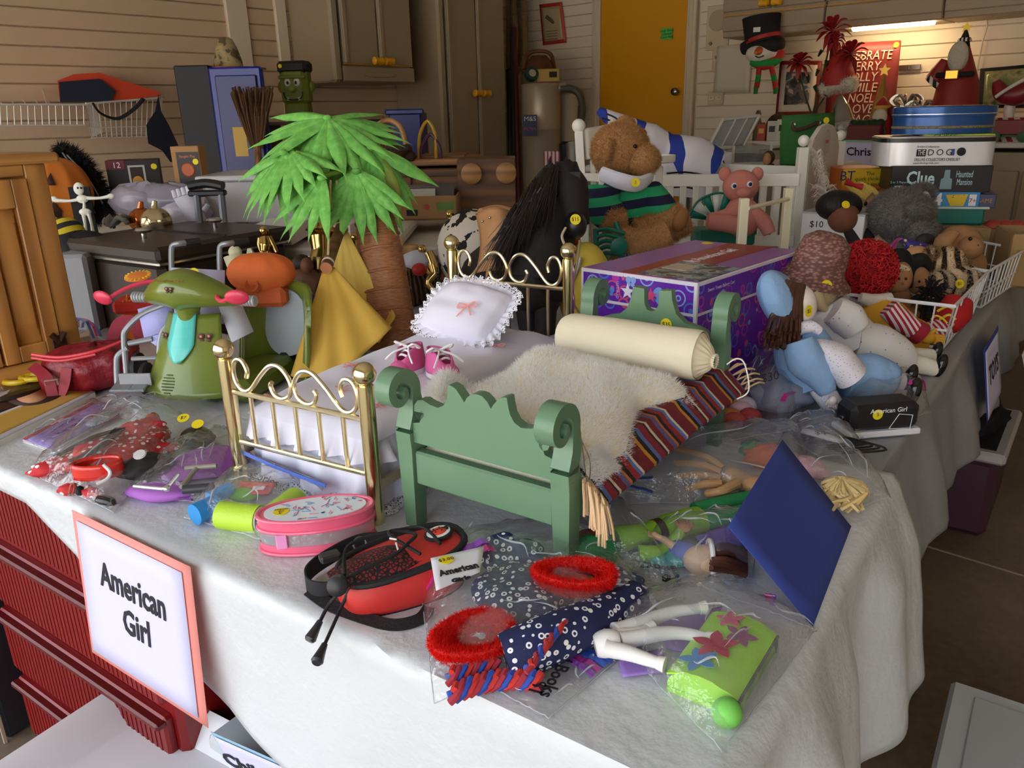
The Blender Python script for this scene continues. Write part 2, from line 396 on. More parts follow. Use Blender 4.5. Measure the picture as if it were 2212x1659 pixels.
# vertical trims on the left wall
for k,(px,w)in enumerate(((512,.16),(606,.09),(634,.05))):
 p=WL(px,60,NL);struct(MB(RM).box((NL+.012,p.dot(UX),ZC/2),(.03,w,ZC-.02),.006).obj('trim_%d'%(k+1),TRIM))
 # yellow door with frame, knob and note
d1=struct(MB(RM).box(((dnl+dnr)/2,UB+.005,1.4),(dnr-dnl,.05,2.05),.004).obj('door_1',mat('dd9a08',.45,var=.04,vs=2)))
for nn in(dnl-.045,dnr+.045):
 tb=MB(RM).box((nn,UB-.012,1.42),(.085,.05,2.12),.008);tb.box((nn,UB-.022,1.42),(.04,.05,2.12),.008);tb.obj('door_casing',TRIM,d1)
kn=WB(1463,198,UB-.03)
MB(Tr(*kn)@Rz(-42)@Rx(90)).lathe([(.033,-.03),(.033,-.02),(.012,-.018),(.012,.02),(.026,.03),(.031,.045),(.026,.06),(.01,.066)],n=20).obj('door_knob',mat('8b8378',.2,1),d1)
nt=WB(1440,73,UB-.035)
ns=MB(Tr(*nt)@Rz(-42)).box((0,0,0),(.105,.002,.085)).obj('sticky_note',mat('5ec95a',.7),d1)
for k,s in enumerate(('Look Shoes','Cleaned','Court Rule')):text(s,.026,Tr(*nt)@Rz(-42)@Tr(0,-.002,.024-k*.024)@Rx(90),ns,INK,'handwriting',shear=.3)
# upper and tall plastic cabinets on the left wall
def cabinet(name,label,px0,px1,zlo,zhi,nf,knob,group,doors=2,seam=None):
 a,b=WL(px0,100,nf).dot(UX),WL(px1,100,nf).dot(UX)
 t=thing(name,label,'cabinet',R(NL+.001,a,0),-42,group);D=nf-NL;L=b-a
 MB().box((D/2-.02,L/2,(zlo+zhi)/2),(D-.04,L,zhi-zlo),.012).obj('body',PLAST,t)
 MB().box((D-.03,.03,(zlo+zhi)/2),(.075,.075,zhi-zlo+.004),.02).obj('corner_post',PLAST,t)
 w=(L-.09)/doors
 for k in range(doors):
  y=.08+w*(k+.5);d=MB();d.box((D-.015,y,(zlo+zhi)/2+.05),(.03,w-.012,zhi-zlo-.14),.006)
  d.box((D+.003,y-w/2+.03,(zlo+zhi)/2+.05),(.02,.035,zhi-zlo-.15),.008);o=d.obj('door',PLAST,t)
  ky=.08+w+(-.05 if k==0 else .05);q=MB();q.lathe([(.012,-.03),(.024,-.022),(.024,.018),(.014,.03)],n=12)
  q.M=Tr(D+.045,ky,knob)@Rx(90);q.v=[];q.f=[];q.m=[];q.lathe([(.012,-.045),(.027,-.035),(.022,0),(.027,.035),(.012,.045)],n=14)
  q.M=I4;q.box((D+.02,ky,knob),(.04,.02,.02),.004);q.obj('knob',YKNOB,o)
 MB().box((D-.008,L/2+.03,zlo+.118),(.012,L-.1,.007)).obj('edge_strip',mat('c98f1c',.5),t)
 bk=MB();bk.box((D-.008,L/2+.03,zlo+.055),(.03,L-.08,.1),.006);bk.ell((D+.004,L/2+.03,zlo+.05),(.012,L*.22,.02),20,6);bk.obj('bottom_rail',PLAST,t)
 return t
zc1=WL(790,178,-4.75).z
cabinet('wall_cabinet','tan plastic wall cabinet with yellow knobs above the green monster bucket',718,893,zc1,2.7,-4.75,WL(825,133,-4.75).z,'tan plastic garage cabinets')
zk2=WL(1050,202,-4.7).z
cabinet('tall_cabinet','tall tan plastic cabinet standing beside the vacuum canister',948,1092,.05,2.7,-4.7,zk2,'tan plastic garage cabinets')
# upper cabinets and counter along the back wall
U_UP=5.72
zup=WB(1900,28,U_UP).z
edges=[1562,1782,2036,2330]
for k in range(3):
 a,b=WB(edges[k],40,U_UP).dot(NX),WB(edges[k+1],40,U_UP).dot(NX);L=b-a
 t=thing('counter_cabinet',('tan plastic wall cabinet above the stuffed snowman head','tan plastic wall cabinet holding the lit tube light','tan plastic wall cabinet above the striped cone Santa')[k],'cabinet',R(a,U_UP,0),-42,'cabinets above the counter')
 MB().box((L/2,.165,zup+.33),(L-.006,.33,.8),.008).obj('body',PLAST,t)
 for j in(0,1):
  o=MB().box((L*(.25+.5*j),-.006,zup+.45),(L/2-.012,.03,.7),.006).obj('door',PLAST,t)
  kx=L/2+(-.045 if j==0 else .045);kz=zup+.13;q=MB(Tr(kx,-.045,kz)@Ry(90));q.lathe([(.012,-.04),(.026,-.03),(.02,0),(.026,.03),(.012,.04)],n=14);q.M=I4;q.box((kx,-.025,kz),(.02,.03,.02));q.obj('knob',YKNOB,o)
 MB().box((L/2,-.004,zup+.078),(L-.01,.014,.007)).obj('edge_strip',mat('c98f1c',.5),t)
 MB().box((L/2,0,zup+.02),(L-.01,.025,.1),.006).obj('bottom_rail',PLAST,t)
 # tube light under the cabinets
pa,pb=WB(1842,62,5.8),WB(2020,46,5.8);mid=(pa+pb)/2;LL=(pb-pa).length
t=thing('tube_light','lit white tube light under the cabinets above the counter','lamp',mid,-42)
MB().box((0,.02,.028),(LL+.06,.09,.03),.008).obj('housing',mat('e6dfd0',.4),t)
MB().box((0,.0,-.0),(LL,.05,.036),.012).obj('diffuser',glow('ffdca8',14),t)
w0=[WB(2036,42,UB-.02),WB(2110,37,UB-.02),WB(2132,50,UB-.02),WB(2120,100,UB-.02),WB(2098,215,UB-.02)]
tag(MB().tube(spline(w0,6),.005,6).obj('power_cord',mat('d9d2c4',.5)),'pale power cord running down the wall from the tube light','cord')
U_CT=5.38;zct=WB(2135,306,U_CT).z
na=WB(1632,312,U_CT).dot(NX)
t=thing('base_cabinet','tan plastic base cabinet under the white counter top','cabinet',R(na,U_CT+.03,0),-42)
MB().box(((NR-na)/2,.3,zct/2-.03),(NR-na-.01,.58,zct-.06),.004).obj('body',PLAST,t)
for k in range(3):
 w=(NR-na)/3;d_=MB().box((w*(k+.5),.0,zct/2-.06),(w-.02,.03,zct-.2),.006).obj('door',PLAST,t)
t=MB(RMat(na,U_CT)).box(((NR-na)/2-.01,.32,zct-.0175),(NR-na+.0,.66,.035),.006)
tag(t.obj('worktop',mat('d8d0c2',.35)),'long white counter top carrying the Christmas decorations','counter')
# wall plates by the door
for nm,px,py,w,h,lab in(('wall_speaker',1551,60,.19,.32,'beige speaker panel on the siding beside the yellow door'),('light_switch',1548,130,.07,.17,'white light switch plate beside the yellow door'),('wall_outlet',1546,212,.13,.1,'white double outlet on the siding above the glass lid')):
 p=WB(px,py,UB-.012);t=thing(nm,lab,{'wall_speaker':'speaker','light_switch':'switch','wall_outlet':'outlet'}[nm],p,-42)
 MB().box((0,0,0),(w,.016,h),.004).obj('plate',mat('cdbb9c',.5),t)
 if nm=='wall_speaker':
  MB(Tr(0,-.01,.05)@Rx(90)).lathe([(.075,-.004),(.075,.004),(.06,.007),(.02,.003)],n=24).obj('grille',mat('b3a184',.6),t);MB(Tr(-.05,-.012,-.11)@Rx(90)).lathe([(.014,0),(.012,.014)],n=12).obj('dial',mat('8d7c63',.5),t)
 elif nm=='light_switch':MB().box((0,-.012,.02),(.012,.02,.025)).obj('toggle',mat('8d8271',.5),t)
 else:
  for s in(-1,1):
   o=MB().box((s*.032,-.01,0),(.045,.006,.03),.004).obj('socket',mat('e2d8c4',.5),t)
   MB().box((s*.032-.006,-.0135,.003),(.003,.002,.01)).box((s*.032+.006,-.0135,.003),(.003,.002,.01)).obj('slot',INK,o)
   # TABLES AND CLOTHS
A0=V((.168,.507,0));AX=V((.82,-.573,0)).normalized();AY=V((-AX.y,AX.x,0));AANG=math.degrees(atan2(AX.y,AX.x))
def TA(x,y,z=TZ):return A0+AX*x+AY*y+V((0,0,z))
PLASTIC=N('plastic_sheet');_f=PLASTIC.noise(9,7);_g=PLASTIC.noise(45,4)
_h=PLASTIC.math('ADD',PLASTIC.math('MULTIPLY',_f,.75),PLASTIC.math('MULTIPLY',_g,.25))
PLASTIC=PLASTIC.out('d3d6da',.34,0,_h,.75,.012,Specular_IOR_Level=.45)
SHADESH=N('plastic_sheet_shaded');_f=SHADESH.noise(6,6,(1,.25,1));_g=SHADESH.noise(30,4)
SHADESH=SHADESH.out('94969c',.34,0,SHADESH.math('ADD',SHADESH.math('MULTIPLY',_f,.8),SHADESH.math('MULTIPLY',_g,.2)),.55,.012)  # same white plastic, with the shade on this table painted in as grey
TLEG=mat('6d6f72',.4,.6);TTOP=mat('cfcbc2',.6,bump=.1,bs=200)
def folding_table(label,O,ang,L,W,h,group='folding tables'):
 t=thing('folding_table',label,'table',O,ang,group)
 MB().box((L/2,W/2,h-.02),(L,W,.04),.012).obj('tabletop',TTOP,t)
 for x in(.22,L-.22):
  for y in(.1,W-.1):MB().tube([(x,y,h-.04),(x,y,.005)],.013,8).obj('leg',TLEG,t)
  MB().tube([(x,.1,.18),(x,W-.1,.18)],.009,8).obj('crossbar',TLEG,t)
 return t
def drape(name,label,O,ang,L,W,top,drops,flare,m,hem=None,seed=0,wave=.02,wob=.0025,cat='tablecloth'):
 """plastic sheet over a table; drops = (front, right, back, left)"""
 fr,rt,bk,lf=drops
 def f(u,v):
  x=lerp(-lf,L+rt,u);y=lerp(-(hem(u)if hem else fr),W+bk,v)
  cx,cy=min(max(x,0),L),min(max(y,0),W);dx,dy=x-cx,y-cy;d=sqrt(dx*dx+dy*dy)
  nz=noise.noise(V((x*3.1+seed,y*3.1,1)))*wob+noise.noise(V((x*11+seed,y*11,5)))*wob*.5
  if d<1e-6:return(x,y,top+max(nz,-.0005)+.001)
  k=2*pi*(cx+cy*1.0)+atan2(dy,dx)*2.2
  wv=wave*(.22 if dy<0 and dx==0 else 1);fl_=flare*(.35 if dy<0 and dx==0 else 1)
  if dy<0 and dx>0:q_=min(1,dx/.1);wv=wave*lerp(.22,1,q_);fl_=flare*lerp(.35,1,q_)
  o=fl_*d+min(d/.12,1)*wv*(sin(k*2.3+seed)+.6*sin(k*5.1+2*seed)+.9)
  o=max(o,.004+min(d,.02)*.3);z=top-max(0,sqrt(max(d*d-(flare*d)**2,0))*.985-.004)
  return(cx+dx/d*o+nz*2,cy+dy/d*o,z+.001)
 o=MB().grid(f,120,84).obj(name,m,solid=.0012,smooth=60)
 setp(o,O,ang);return tag(o,label,cat)
OA=TA(-1.83,0,0)
folding_table('folding table under the white plastic sheet with the doll beds',OA,AANG,1.83,.76,TZ-.002)
drape('tablecloth','white plastic sheet over the doll bed table, hanging over its front',OA,AANG,1.83,.76,TZ-.001,(.3,.36,.0,.1),.14,PLASTIC,hem=lambda u:.045+.30*min(1,max(0,(u*2.29-.75)/.85))**.9,seed=3)
BANG=-37.0;BY=V((-sin(rad(BANG)),cos(rad(BANG)),0));BX=V((cos(rad(BANG)),sin(rad(BANG)),0))
B0=V((.548,1.10,0))
def TB(x,y,z=TZ):return B0+BX*x+BY*y+V((0,0,z))
OB=TB(-1.50,0,0)
folding_table('long folding table under the shaded plastic sheet with the toy baskets',TB(-.76,.12,0),BANG,.76,3.38,TZ-.006)
folding_table('folding table behind the doll beds holding the palm tree',TB(-1.50,.12,0),BANG,.735,1.75,TZ-.006)
drape('toy_tablecloth','white plastic sheet tinted grey for shade over the long toy table beside the dark aisle',TB(-.80,-.05,0),BANG,.80,3.55,TZ-.004,(.0,.24,.05,.0),.22,SHADESH,seed=9,wave=.012)
drape('back_tablecloth','white plastic sheet under the palm tree and the olive scooter',TB(-1.56,.1,0),BANG,.80,1.8,TZ-.007,(.0,.0,.15,.2),.12,PLASTIC,seed=12,wave=.012)
# GREEN DOLL BED
GREEN=mat('4c7a55',.38,var=.06,vs=12)
GREEN=mat('688a6b',.36,var=.08,vs=14)
def strip2d(path,wd):
 P=[V((p[0],p[1]))for p in path];L=[];Rr=[]
 for i in range(len(P)):
  d=(P[min(i+1,len(P)-1)]-P[max(i-1,0)]).normalized();n=V((-d.y,d.x));w=(wd[i]if isinstance(wd,list)else wd)/2
  L.append(P[i]+n*w);Rr.append(P[i]-n*w)
 return L,Rr
def scroll_post(h,sg,x,w=.026):
 """sleigh scroll in the local YZ plane, curling towards sg"""
 c=V((sg*.024,h-.034));path=[]
 for k in range(27):
  t=k/26;a=rad(-15+t*400);r=.0285-.0215*t
  path.append((c.x-sg*cos(a)*r*1.0,c.y+sin(a)*r))
 path=path[::-1];b=path[-1]
 for q in((-sg*.004,h-.05),(-sg*.004,h-.07),(sg*.004,h-.095),(sg*.003,.15),(0,.128)):path.append(q)
 path=[(p.x,p.y)for p in spline([V((p[0],p[1],0))for p in path],2)];n=len(path)
 wd=[lerp(.006,.0165,min(1,i/(n*.6)))for i in range(n)]
 for i in range(n-9,n):wd[i]=lerp(.0185,.03,(i-n+9)/9)
 L,Rr=strip2d(path,wd);m=MB()
 vs=[];fs=[]
 for i in range(n):
  for p in(L[i],Rr[i]):
   for e in(-1,1):vs.append((x+e*w/2,p.x,p.y))
 for i in range(n-1):
  a,b=i*4,i*4+4
  fs+=[(a,b,b+1,a+1),(a+2,a+3,b+3,b+2),(a,a+2,b+2,b),(a+1,b+1,b+3,a+3)]
 fs+=[(0,1,3,2),((n-1)*4,(n-1)*4+2,(n-1)*4+3,(n-1)*4+1)]
 m.add(vs,fs);return m
GF=V((-.0395,.933,TZ));GANG=math.degrees(atan2(-.146,.205));GW,GL=.25,.497
gb=thing('doll_bed','green painted wooden doll bed with scrolled ends beside the brass bed','doll bed',GF,GANG)
for(y,sg,h)in((0,-1,.242),(GL,1,.268)):
 for s in(-1,1):
  p=scroll_post(h,sg,s*GW/2);p.M=Tr(0,y,0);p.v=[tuple(p.M@V(q))for q in p.v];p.obj('scroll_post',GREEN,gb,smooth=40)
  l=MB();xs=s*GW/2
  l.add([(xs+a*q,y+b*q2,z)for z,q,q2 in((.0,.010,.011),(.135,.0135,.014))for a,b in((-1,-1),(1,-1),(1,1),(-1,1))],[(0,1,2,3),(4,5,6,7),(0,1,5,4),(1,2,6,5),(2,3,7,6),(3,0,4,7)])
  l.obj('leg',GREEN,gb,smooth=20)
 MB().box((0,y,.094),(GW-.025,.018,.05),.003).obj('end_rail',GREEN,gb)
for s in(-1,1):MB().box((s*(GW/2),GL/2,.1),(.016,GL-.03,.05),.003).obj('side_rail',GREEN,gb)
half=[(.0,.222),(.008,.221),(.016,.215),(.021,.207),(.026,.214),(.034,.223),(.042,.226),(.046,.226),(.047,.218),(.05,.205),(.056,.196),(.066,.191),(.08,.193),(.092,.197),(.101,.195),(.107,.187),(.108,.178),(.104,.17),(.097,.168),(.092,.172),(.091,.178),(.095,.181),(.098,.179)]
half2=[(.098,.176),(.096,.1745),(.1,.163),(.112,.16),(.112,.132)]
foot=half+half2;MB().ext([(x,z)for x,z in foot]+[(-x,z)for x,z in foot[::-1]][:-1],.016).obj('footboard_panel',GREEN,gb,smooth=30)
hd=[(.0,.224),(.008,.226),(.013,.236),(.0145,.262),(.036,.264),(.038,.248),(.046,.225),(.062,.211),(.085,.206),(.1,.2),(.108,.19),(.11,.176),(.104,.166),(.096,.166),(.092,.171),(.093,.177),(.089,.168),(.094,.16),(.112,.156),(.112,.13)]
MB(Tr(0,GL,0)).ext([(x,z)for x,z in hd]+[(-x,z)for x,z in hd[::-1]][:-1],.016).obj('headboard_panel',GREEN,gb,smooth=30)
sl=MB().box((0,GL/2,.088),(GW-.02,GL-.03,.006));sl.obj('bed_base',wood('b58d5c','8e6638'),gb)
def puff(x0,x1,y0,y1,z0,z1,e=.35,nu=28,nv=28,wr=.003,sd=0,M=None):
 m=MB(M)
 def top(u,v):
  a,b=2*u-1,2*v-1;k=max(0,(1-abs(a)**4)*(1-abs(b)**4))**e
  return(lerp(x0,x1,u),lerp(y0,y1,v),lerp((z0+z1)/2,z1,k)+k*noise.noise(V((u*5+sd,v*5,2)))*wr)
 def bot(u,v):
  a,b=2*u-1,2*v-1;k=max(0,(1-abs(a)**4)*(1-abs(b)**4))**e
  return(lerp(x0,x1,u),lerp(y0,y1,v),lerp((z0+z1)/2,z0,k))
 m.grid(top,nu,nv);m.grid(bot,nu,nv);return m
mt=puff(-GW/2+.012,GW/2-.012,.012,GL-.012,.092,.135,.2);mo=mt.obj('mattress',mat('e9dec2',.8,bump=.2,bs=200),gb,smooth=60)
# striped woven blanket
BLK=stripes('Y',.142,[(0,'7a1f2a'),(.07,'7a1f2a'),(.08,'c98a2a'),(.13,'221a1c'),(.19,'5c6fa5'),(.25,'8a2430'),(.35,'3a1a22'),(.38,'d6cbb0'),(.42,'7a1f2a'),(.52,'6b5a8c'),(.6,'c9722a'),(.64,'221a1c'),(.7,'9a2a2c'),(.79,'5c78b5'),(.84,'d9cfb8'),(.88,'7a1f2a')],.9,.9,wob=.004)
BT=.139
def blanket(u,v):
 x=lerp(-GW/2+.005,GW/2+.062,u);y=lerp(.02,GL+.005,v);z=BT;e=GW/2+.01
 if x>e:d=x-e;z-=.006+d*.55;x=e+.003+d*.62
 return(x,y,z+noise.noise(V((u*4,v*6,3)))*.004+.003)
bl=thing('woven_blanket','multicolour striped woven blanket with fringe on the green doll bed','blanket',GF,GANG)
MB().grid(blanket,40,60,t=.004).obj('cloth',BLK,bl,smooth=50)
fr=MB();random.seed(4)
for end in(0,1):
 for k in range(15):
  u=.86+.14*k/14 if end==0 else .45+.55*k/14;b=V(blanket(u,end));dy=-1 if end==0 else 1
  for j in range(2):
   q=V((random.uniform(-.006,.006),dy*random.uniform(.004,.012),0));L=random.uniform(.035,.05)if end==0 else random.uniform(.012,.03)
   pts=[b,b+q+V((.004,dy*.006,.004 if end else .001)),b+q*1.6+V((.010,dy*.006,-L*.5 if end==0 else .008)),b+q*2+V((.012,dy*.004 if end==0 else dy*.02,-L if end==0 else .002))]
   fr.tube(spline(pts,3),.0016,5)
fr.obj('fringe',mat('d6b48c',.9),bl,stuff=True)
# cream sheepskin folded over the bed
FLC=furm('ffffff',.03,.55);FLB=mat('f7eed6',.95,var=.05,bump=.4,bs=300)
fc=thing('sheepskin_throw','fluffy cream sheepskin throw folded on the green doll bed','throw',GF,GANG)
def fleece(u,v):
 y=lerp(.03,.345,v);x0=lerp(-.135,-.12,v);x1=lerp(.115,.142,v)+.028*sin(v*7);x=lerp(x0,x1,u)
 k=max(0,(1-(2*u-1)**6)*(1-(2*v-1)**6))**.4;z=BT+.008+.026*k+.007*noise.noise(V((u*4,v*4,9)))+.022*math.exp(-((v-.85)/.2)**2)*max(0,1-u*1.2)
 e=GW/2-.012
 if x>e:z-=(x-e)*1.0
 return(x,y,z)
fo=MB().grid(fleece,34,34,t=.008).obj('hide',FLB,fc,smooth=70)
fur(fo,40000,.010,FLC,fc,w=.0011,comb=(.25,-.25,.25),jit=.4)
def flap(u,v):
 x=lerp(.03,.15,u);y=lerp(.022,.085,v);z=BT+.014+.012*sin(pi*v)*(1-u*.5)+.006*noise.noise(V((u*5,v*3,4)))
 if x>.118:z-=(x-.118)*.9
 return(x,y,z)
fp=MB().grid(flap,20,14,t=.006).obj('turned_corner',mat('efe0b8',.95,bump=.5,bs=500),fc,smooth=70)
fur(fp,6500,.011,FLC,fc,w=.0011,comb=(.2,-.5,.1),part=lambda c,n:((c[:,1]<.034)|(c[:,0]>.125)).astype(float)+.001)
def tail(u,v):return(lerp(-.172,-.135,u),lerp(.075,.145,v),BT+.03+.028*sin(pi*u)*sin(pi*v)-.012*(1-u))
ft=MB().grid(tail,10,12,t=.008).obj('hide_leg',FLB,fc,smooth=70);fur(ft,5000,.013,FLC,fc,w=.0011,comb=(-.2,-.2,.2))
pn=MB().tube(spline([(.115,.05,BT+.03),(.14,.03,BT+.014),(.152,.01,BT+.0),(.149,.008,BT-.001),(.12,.045,BT+.03)],6),.0007,6);pn.obj('safety_pin',mat('b9b4a8',.25,1),fc)
# bolster pillow
bo=thing('bolster_pillow','cream cotton bolster pillow at the head of the green bed','pillow',GF,GANG)
m=MB(Tr(.008,.405,BT+.046)@Ry(90)@Rz(0));n=28
def bol(u,v):
 z=lerp(-.132,.120,v);r=.0405*(1-max(0,(abs(z)-.110)/.03)**2*.35)*(1+.012*sin(u*2*pi*3+z*40))
 return(r*cos(2*pi*u),r*sin(2*pi*u),z)
m.grid(bol,n,24,cu=True);m.lathe([(.001,-.1325),(.033,-.132)],n=n)
m.obj('case',mat('efe4c8',.85,bump=.25,bs=260),bo,smooth=70)
m=MB(Tr(.008,.405,BT+.046)@Ry(90))
def gath(u,v):
 z=.118+.022*v+.006*sin(v*pi);r=lerp(.036,.006,v**.75)*(1+.07*sin(u*2*pi*17+v)*min(1,v*3))
 if v>.9:r=.011*(1+.15*sin(u*2*pi*17));z=.145
 return(r*cos(2*pi*u)+.006*v,r*sin(2*pi*u),z)
m.grid(gath,102,12,cu=True);m.obj('gathered_end',mat('ecdfc0',.85),bo,smooth=80)
MB().tube(spline([(.172,.40,BT+.04),(.185,.405,BT+.05),(.2,.40,BT+.045),(.214,.385,BT+.01),(.2,.375,BT-.004)],6),.0011,6).obj('drawstring',mat('f0ece2',.8),bo)
sticker(gb,Tr(.03,GL-.0095,.205)@Rx(90),.0105,'$35')
# BRASS DOLL BED
BRASS=mat('ead9a6',.16,1,name='brass');BRASS2=mat('efe2bb',.22,1)
BF=V((-.199,1.011,TZ));BBANG=-30.6;BWD,BLN=.277,.62
bb=thing('brass_doll_bed','shiny brass doll bed with ball posts and curled rails','doll bed',BF,BBANG)
SH=[(.25,.45),(.27,.68),(.2,.95),(.09,.92),(.03,.6),(.06,.22),(.17,.03),(.3,.12),(.5,.62),(.68,.96),(.85,.93),(.97,.55),(.94,.18),(.81,.02),(.69,.1),(.64,.34),(.67,.46)]
def brass_end(y,h,zr1,zr2,nb,hs):
 for x in(-BWD,0):
  p=MB(Tr(x,y,0));p.lathe([(.0115,0),(.0115,h-.016),(.009,h-.014)],n=18);o=p.obj('post',BRASS,bb)
  MB(Tr(x,y,h)).ell((0,0,0),.0165,18,12).obj('ball_finial',BRASS,o)
 for z,r in((zr1,.0045),(zr2,.0045)):MB().tube([(-BWD+.008,y,z),(-.008,y,z)],r,10).obj('rail',BRASS2,bb)
 for k in range(nb):x=-BWD+BWD*(k+1)/(nb+1);MB().tube([(x,y,zr2),(x,y,zr1+.002)],.0034,8).obj('bar',BRASS2,bb)
 hw=BWD/2-.012
 for s in(0,1):
  pts=[((-BWD+.012+u*hw)if s==0 else(-.012-u*hw),y,zr1+.004+q*hs)for u,q in SH]
  MB().tube(spline(pts,5),.0036,8).obj('scroll',BRASS2,bb)
brass_end(0,.225,.158,.075,5,.052);brass_end(BLN,.297,.22,.1,5,.06)
for x in(-BWD,0):MB().box((x,BLN/2,.055),(.006,BLN-.02,.016),.001).obj('side_rail',BRASS2,bb)
LIL=mat('e9e6f6',.75,bump=.12,bs=60);LACE=N('lace');_v=LACE.n('ShaderNodeTexVoronoi',feature='DISTANCE_TO_EDGE');LACE.t.links.new(LACE.co(),_v.inputs['Vector']);_v.inputs['Scale'].default_value=260
LACE=LACE.out('f1eff8',.8);LT=LACE.node_tree;LT.links.new(LT.nodes.new('ShaderNodeMath').outputs[0],LT.nodes['Principled BSDF'].inputs['Alpha']);_q=[n_ for n_ in LT.nodes if n_.type=='MATH'][0];_q.operation='LESS_THAN';LT.links.new(_v.outputs['Distance'],_q.inputs[0]);_q.inputs[1].default_value=.17
qt=thing('lilac_quilt','puffy white quilt with a ruffled skirt on the brass doll bed','quilt',BF,BBANG)
QX0,QX1,QY0,QY1,QZ=-BWD+.014,-.012,.022,BLN-.02,.148
def quilt(u,v):
 a,b=2*u-1,2*v-1;k=max(0,(1-abs(a)**5)*(1-abs(b)**5))**.45
 return(lerp(QX0-.004,QX1+.006,u),lerp(QY0-.004,QY1,v),QZ-.032+.032*k+.006*noise.noise(V((u*5,v*8,2)))*k+.004*abs(sin(u*pi*3))*abs(sin(v*pi*5))*k)
MB().grid(quilt,44,70).obj('top',LIL,qt,smooth=70)
def skirt(z0,z1,out,amp,fq,sd):
 per=[V((QX0,QY1)),V((QX0,QY0)),V((QX1,QY0)),V((QX1,QY1))];ln=[(per[i+1]-per[i]).length for i in range(3)];tot=sum(ln)
 def f(u,v):
  s=u*tot;i=0
  while i<2 and s>ln[i]:s-=ln[i];i+=1
  d=(per[i+1]-per[i]).normalized();p=per[i]+d*s;nrm=V((d.y,-d.x));w=sin(u*tot*fq+sd)+.5*sin(u*tot*fq*2.3+sd*2)
  if i==0:nrm=V((-1,0))
  if i==1:nrm=V((0,-1))
  if i==2:nrm=V((1,0))
  p=p+nrm*(out*v+amp*v*(w+1.0));return(p.x,p.y,lerp(z0,z1,v)+.004*v*noise.noise(V((u*40,sd,0))))
 return f
m=MB().grid(skirt(QZ-.03,QZ-.066,.006,.007,120,0),300,5);m.obj('upper_ruffle',LIL,qt,smooth=80)
m=MB().grid(skirt(QZ-.055,.016,.004,.009,70,2),260,8);m.obj('ruffled_skirt',LIL,qt,smooth=80)
m=MB().grid(skirt(.02,.003,.017,.009,70,2),260,2);m.obj('lace_hem',LACE,qt,smooth=80)
PINK=mat('f3a7a0',.5)
def bow(t,p,a,s=.011,tilt=0):
 m=MB(Tr(*p)@Rz(a)@Rx(tilt));
 for q in(-1,1):
  m.ribbon(spline([(0,0,.002),(q*s,.3*s,.004),(q*s*1.1,-.2*s,.001),(0,0,.002)],4),.0035,.0006)
  m.ribbon([(0,0,.002),(q*s*.5,-.8*s,.0015),(q*s*.9,-1.5*s,.002)],.003,.0006)
 m.obj('bow',PINK,t)
for x,y in((-.25,.06),(-.2,.2),(-.14,.1),(-.21,.34),(-.1,.3),(-.05,.08),(-.16,.44),(-.05,.42),(-.24,.5)):
 q=quilt((x-QX0)/(QX1-QX0),(y-QY0)/(QY1-QY0));bow(qt,(q[0],q[1],q[2]+.001),random.uniform(0,180))
 # pillow with lace edge
pM=Tr(*AT(1005,672,1.52))@Rz(BBANG-12)@Rx(38)@Ry(4)
pi_=thing('lace_pillow','white doll pillow with a ruffled lace edge and pink bow','pillow',M=pM)
def pilf(s):
 def f(u,v):
  a,b=2*u-1,2*v-1;k=max(0,(1-abs(a)**3.2)*(1-abs(b)**3.2))**.5
  return(a*.088*(1-.08*b*b),b*.062*(1-.1*a*a),s*.03*k+.003*noise.noise(V((u*5,v*5,s))))
 return f
m=MB().grid(pilf(1),26,22);m.grid(pilf(-1),26,22);m.obj('cushion',LIL,pi_,smooth=80)
def ruf(u,v):
 a=2*pi*u;k=(abs(cos(a))**4+abs(sin(a))**4)**-.25;w=sin(a*34)
 return((.088+.026*v)*k*cos(a)*.97,(.061+.026*v)*k*sin(a)*.97,.005*w*v+.004*sin(a*5)*v)
MB().grid(lambda u,v:ruf(u,v*.55),220,3,cu=True).obj('ruffle',LIL,pi_,smooth=80)
MB().grid(lambda u,v:ruf(u,.5+v*.5),220,2,cu=True).obj('lace_edge',LACE,pi_,smooth=80)
bow(pi_,(.03,-.008,.033),20,.017)
# pink doll shoes on the quilt
SUE=mat('d9649c',.85,bump=.3,bs=500);WSOLE=mat('efeaf0',.6)
def shoe(px,py,a,lab):
 p=G(px,py,TZ+QZ+.004);t=thing('doll_shoe',lab,'shoe',p,a,'pair of pink doll shoes');t.scale=(1.5,1.4,1.5)
 ol=[(.0115*cos(w)*(1.1 if sin(w)<0 else .95),.029*sin(w))for w in[2*pi*k/24 for k in range(24)]]
 MB().slab(ol,.005).obj('sole',WSOLE,t)
 def up(u,v):
  w=2*pi*u;f=sin(w);h=.006+v*(.024 if f<.2 else .024-.012*min(1,(f-.2)/.8));q=1-.28*v**1.5
  return(.0115*cos(w)*q*1.05,.029*f*(1-.12*v)-(.0 if f<.3 else v*.012*(f-.3)),h)
 MB().grid(up,28,7,cu=True).obj('upper',SUE,t,solid=.0014,smooth=70)
 m=MB();m.ell((0,.018,.009),(.0115,.012,.010),14,8);m.obj('toe_cap',SUE,t)
 m=MB()
 for k in range(3):m.tube(spline([(-.009,.008-k*.007,.02+k*.003),(0,.010-k*.007,.024+k*.003),(.009,.006-k*.007,.02+k*.003)],4),.0013,5)
 for s in(-1,1):m.tube(spline([(0,-.002,.03),(s*.012,.006,.036),(s*.014,-.004,.03),(0,-.002,.03)],5),.0013,5);m.tube(spline([(0,-.002,.03),(s*.01,.012,.026),(s*.018,.018,.018)],4),.0012,5)
 m.obj('laces',mat('f4f2f4',.8),t)
shoe(884,806,150,'small pink doll sneaker lying on the quilt, nearer the palm tree');shoe(954,815,215,'small pink doll sneaker lying on the quilt, nearer the lace pillow')
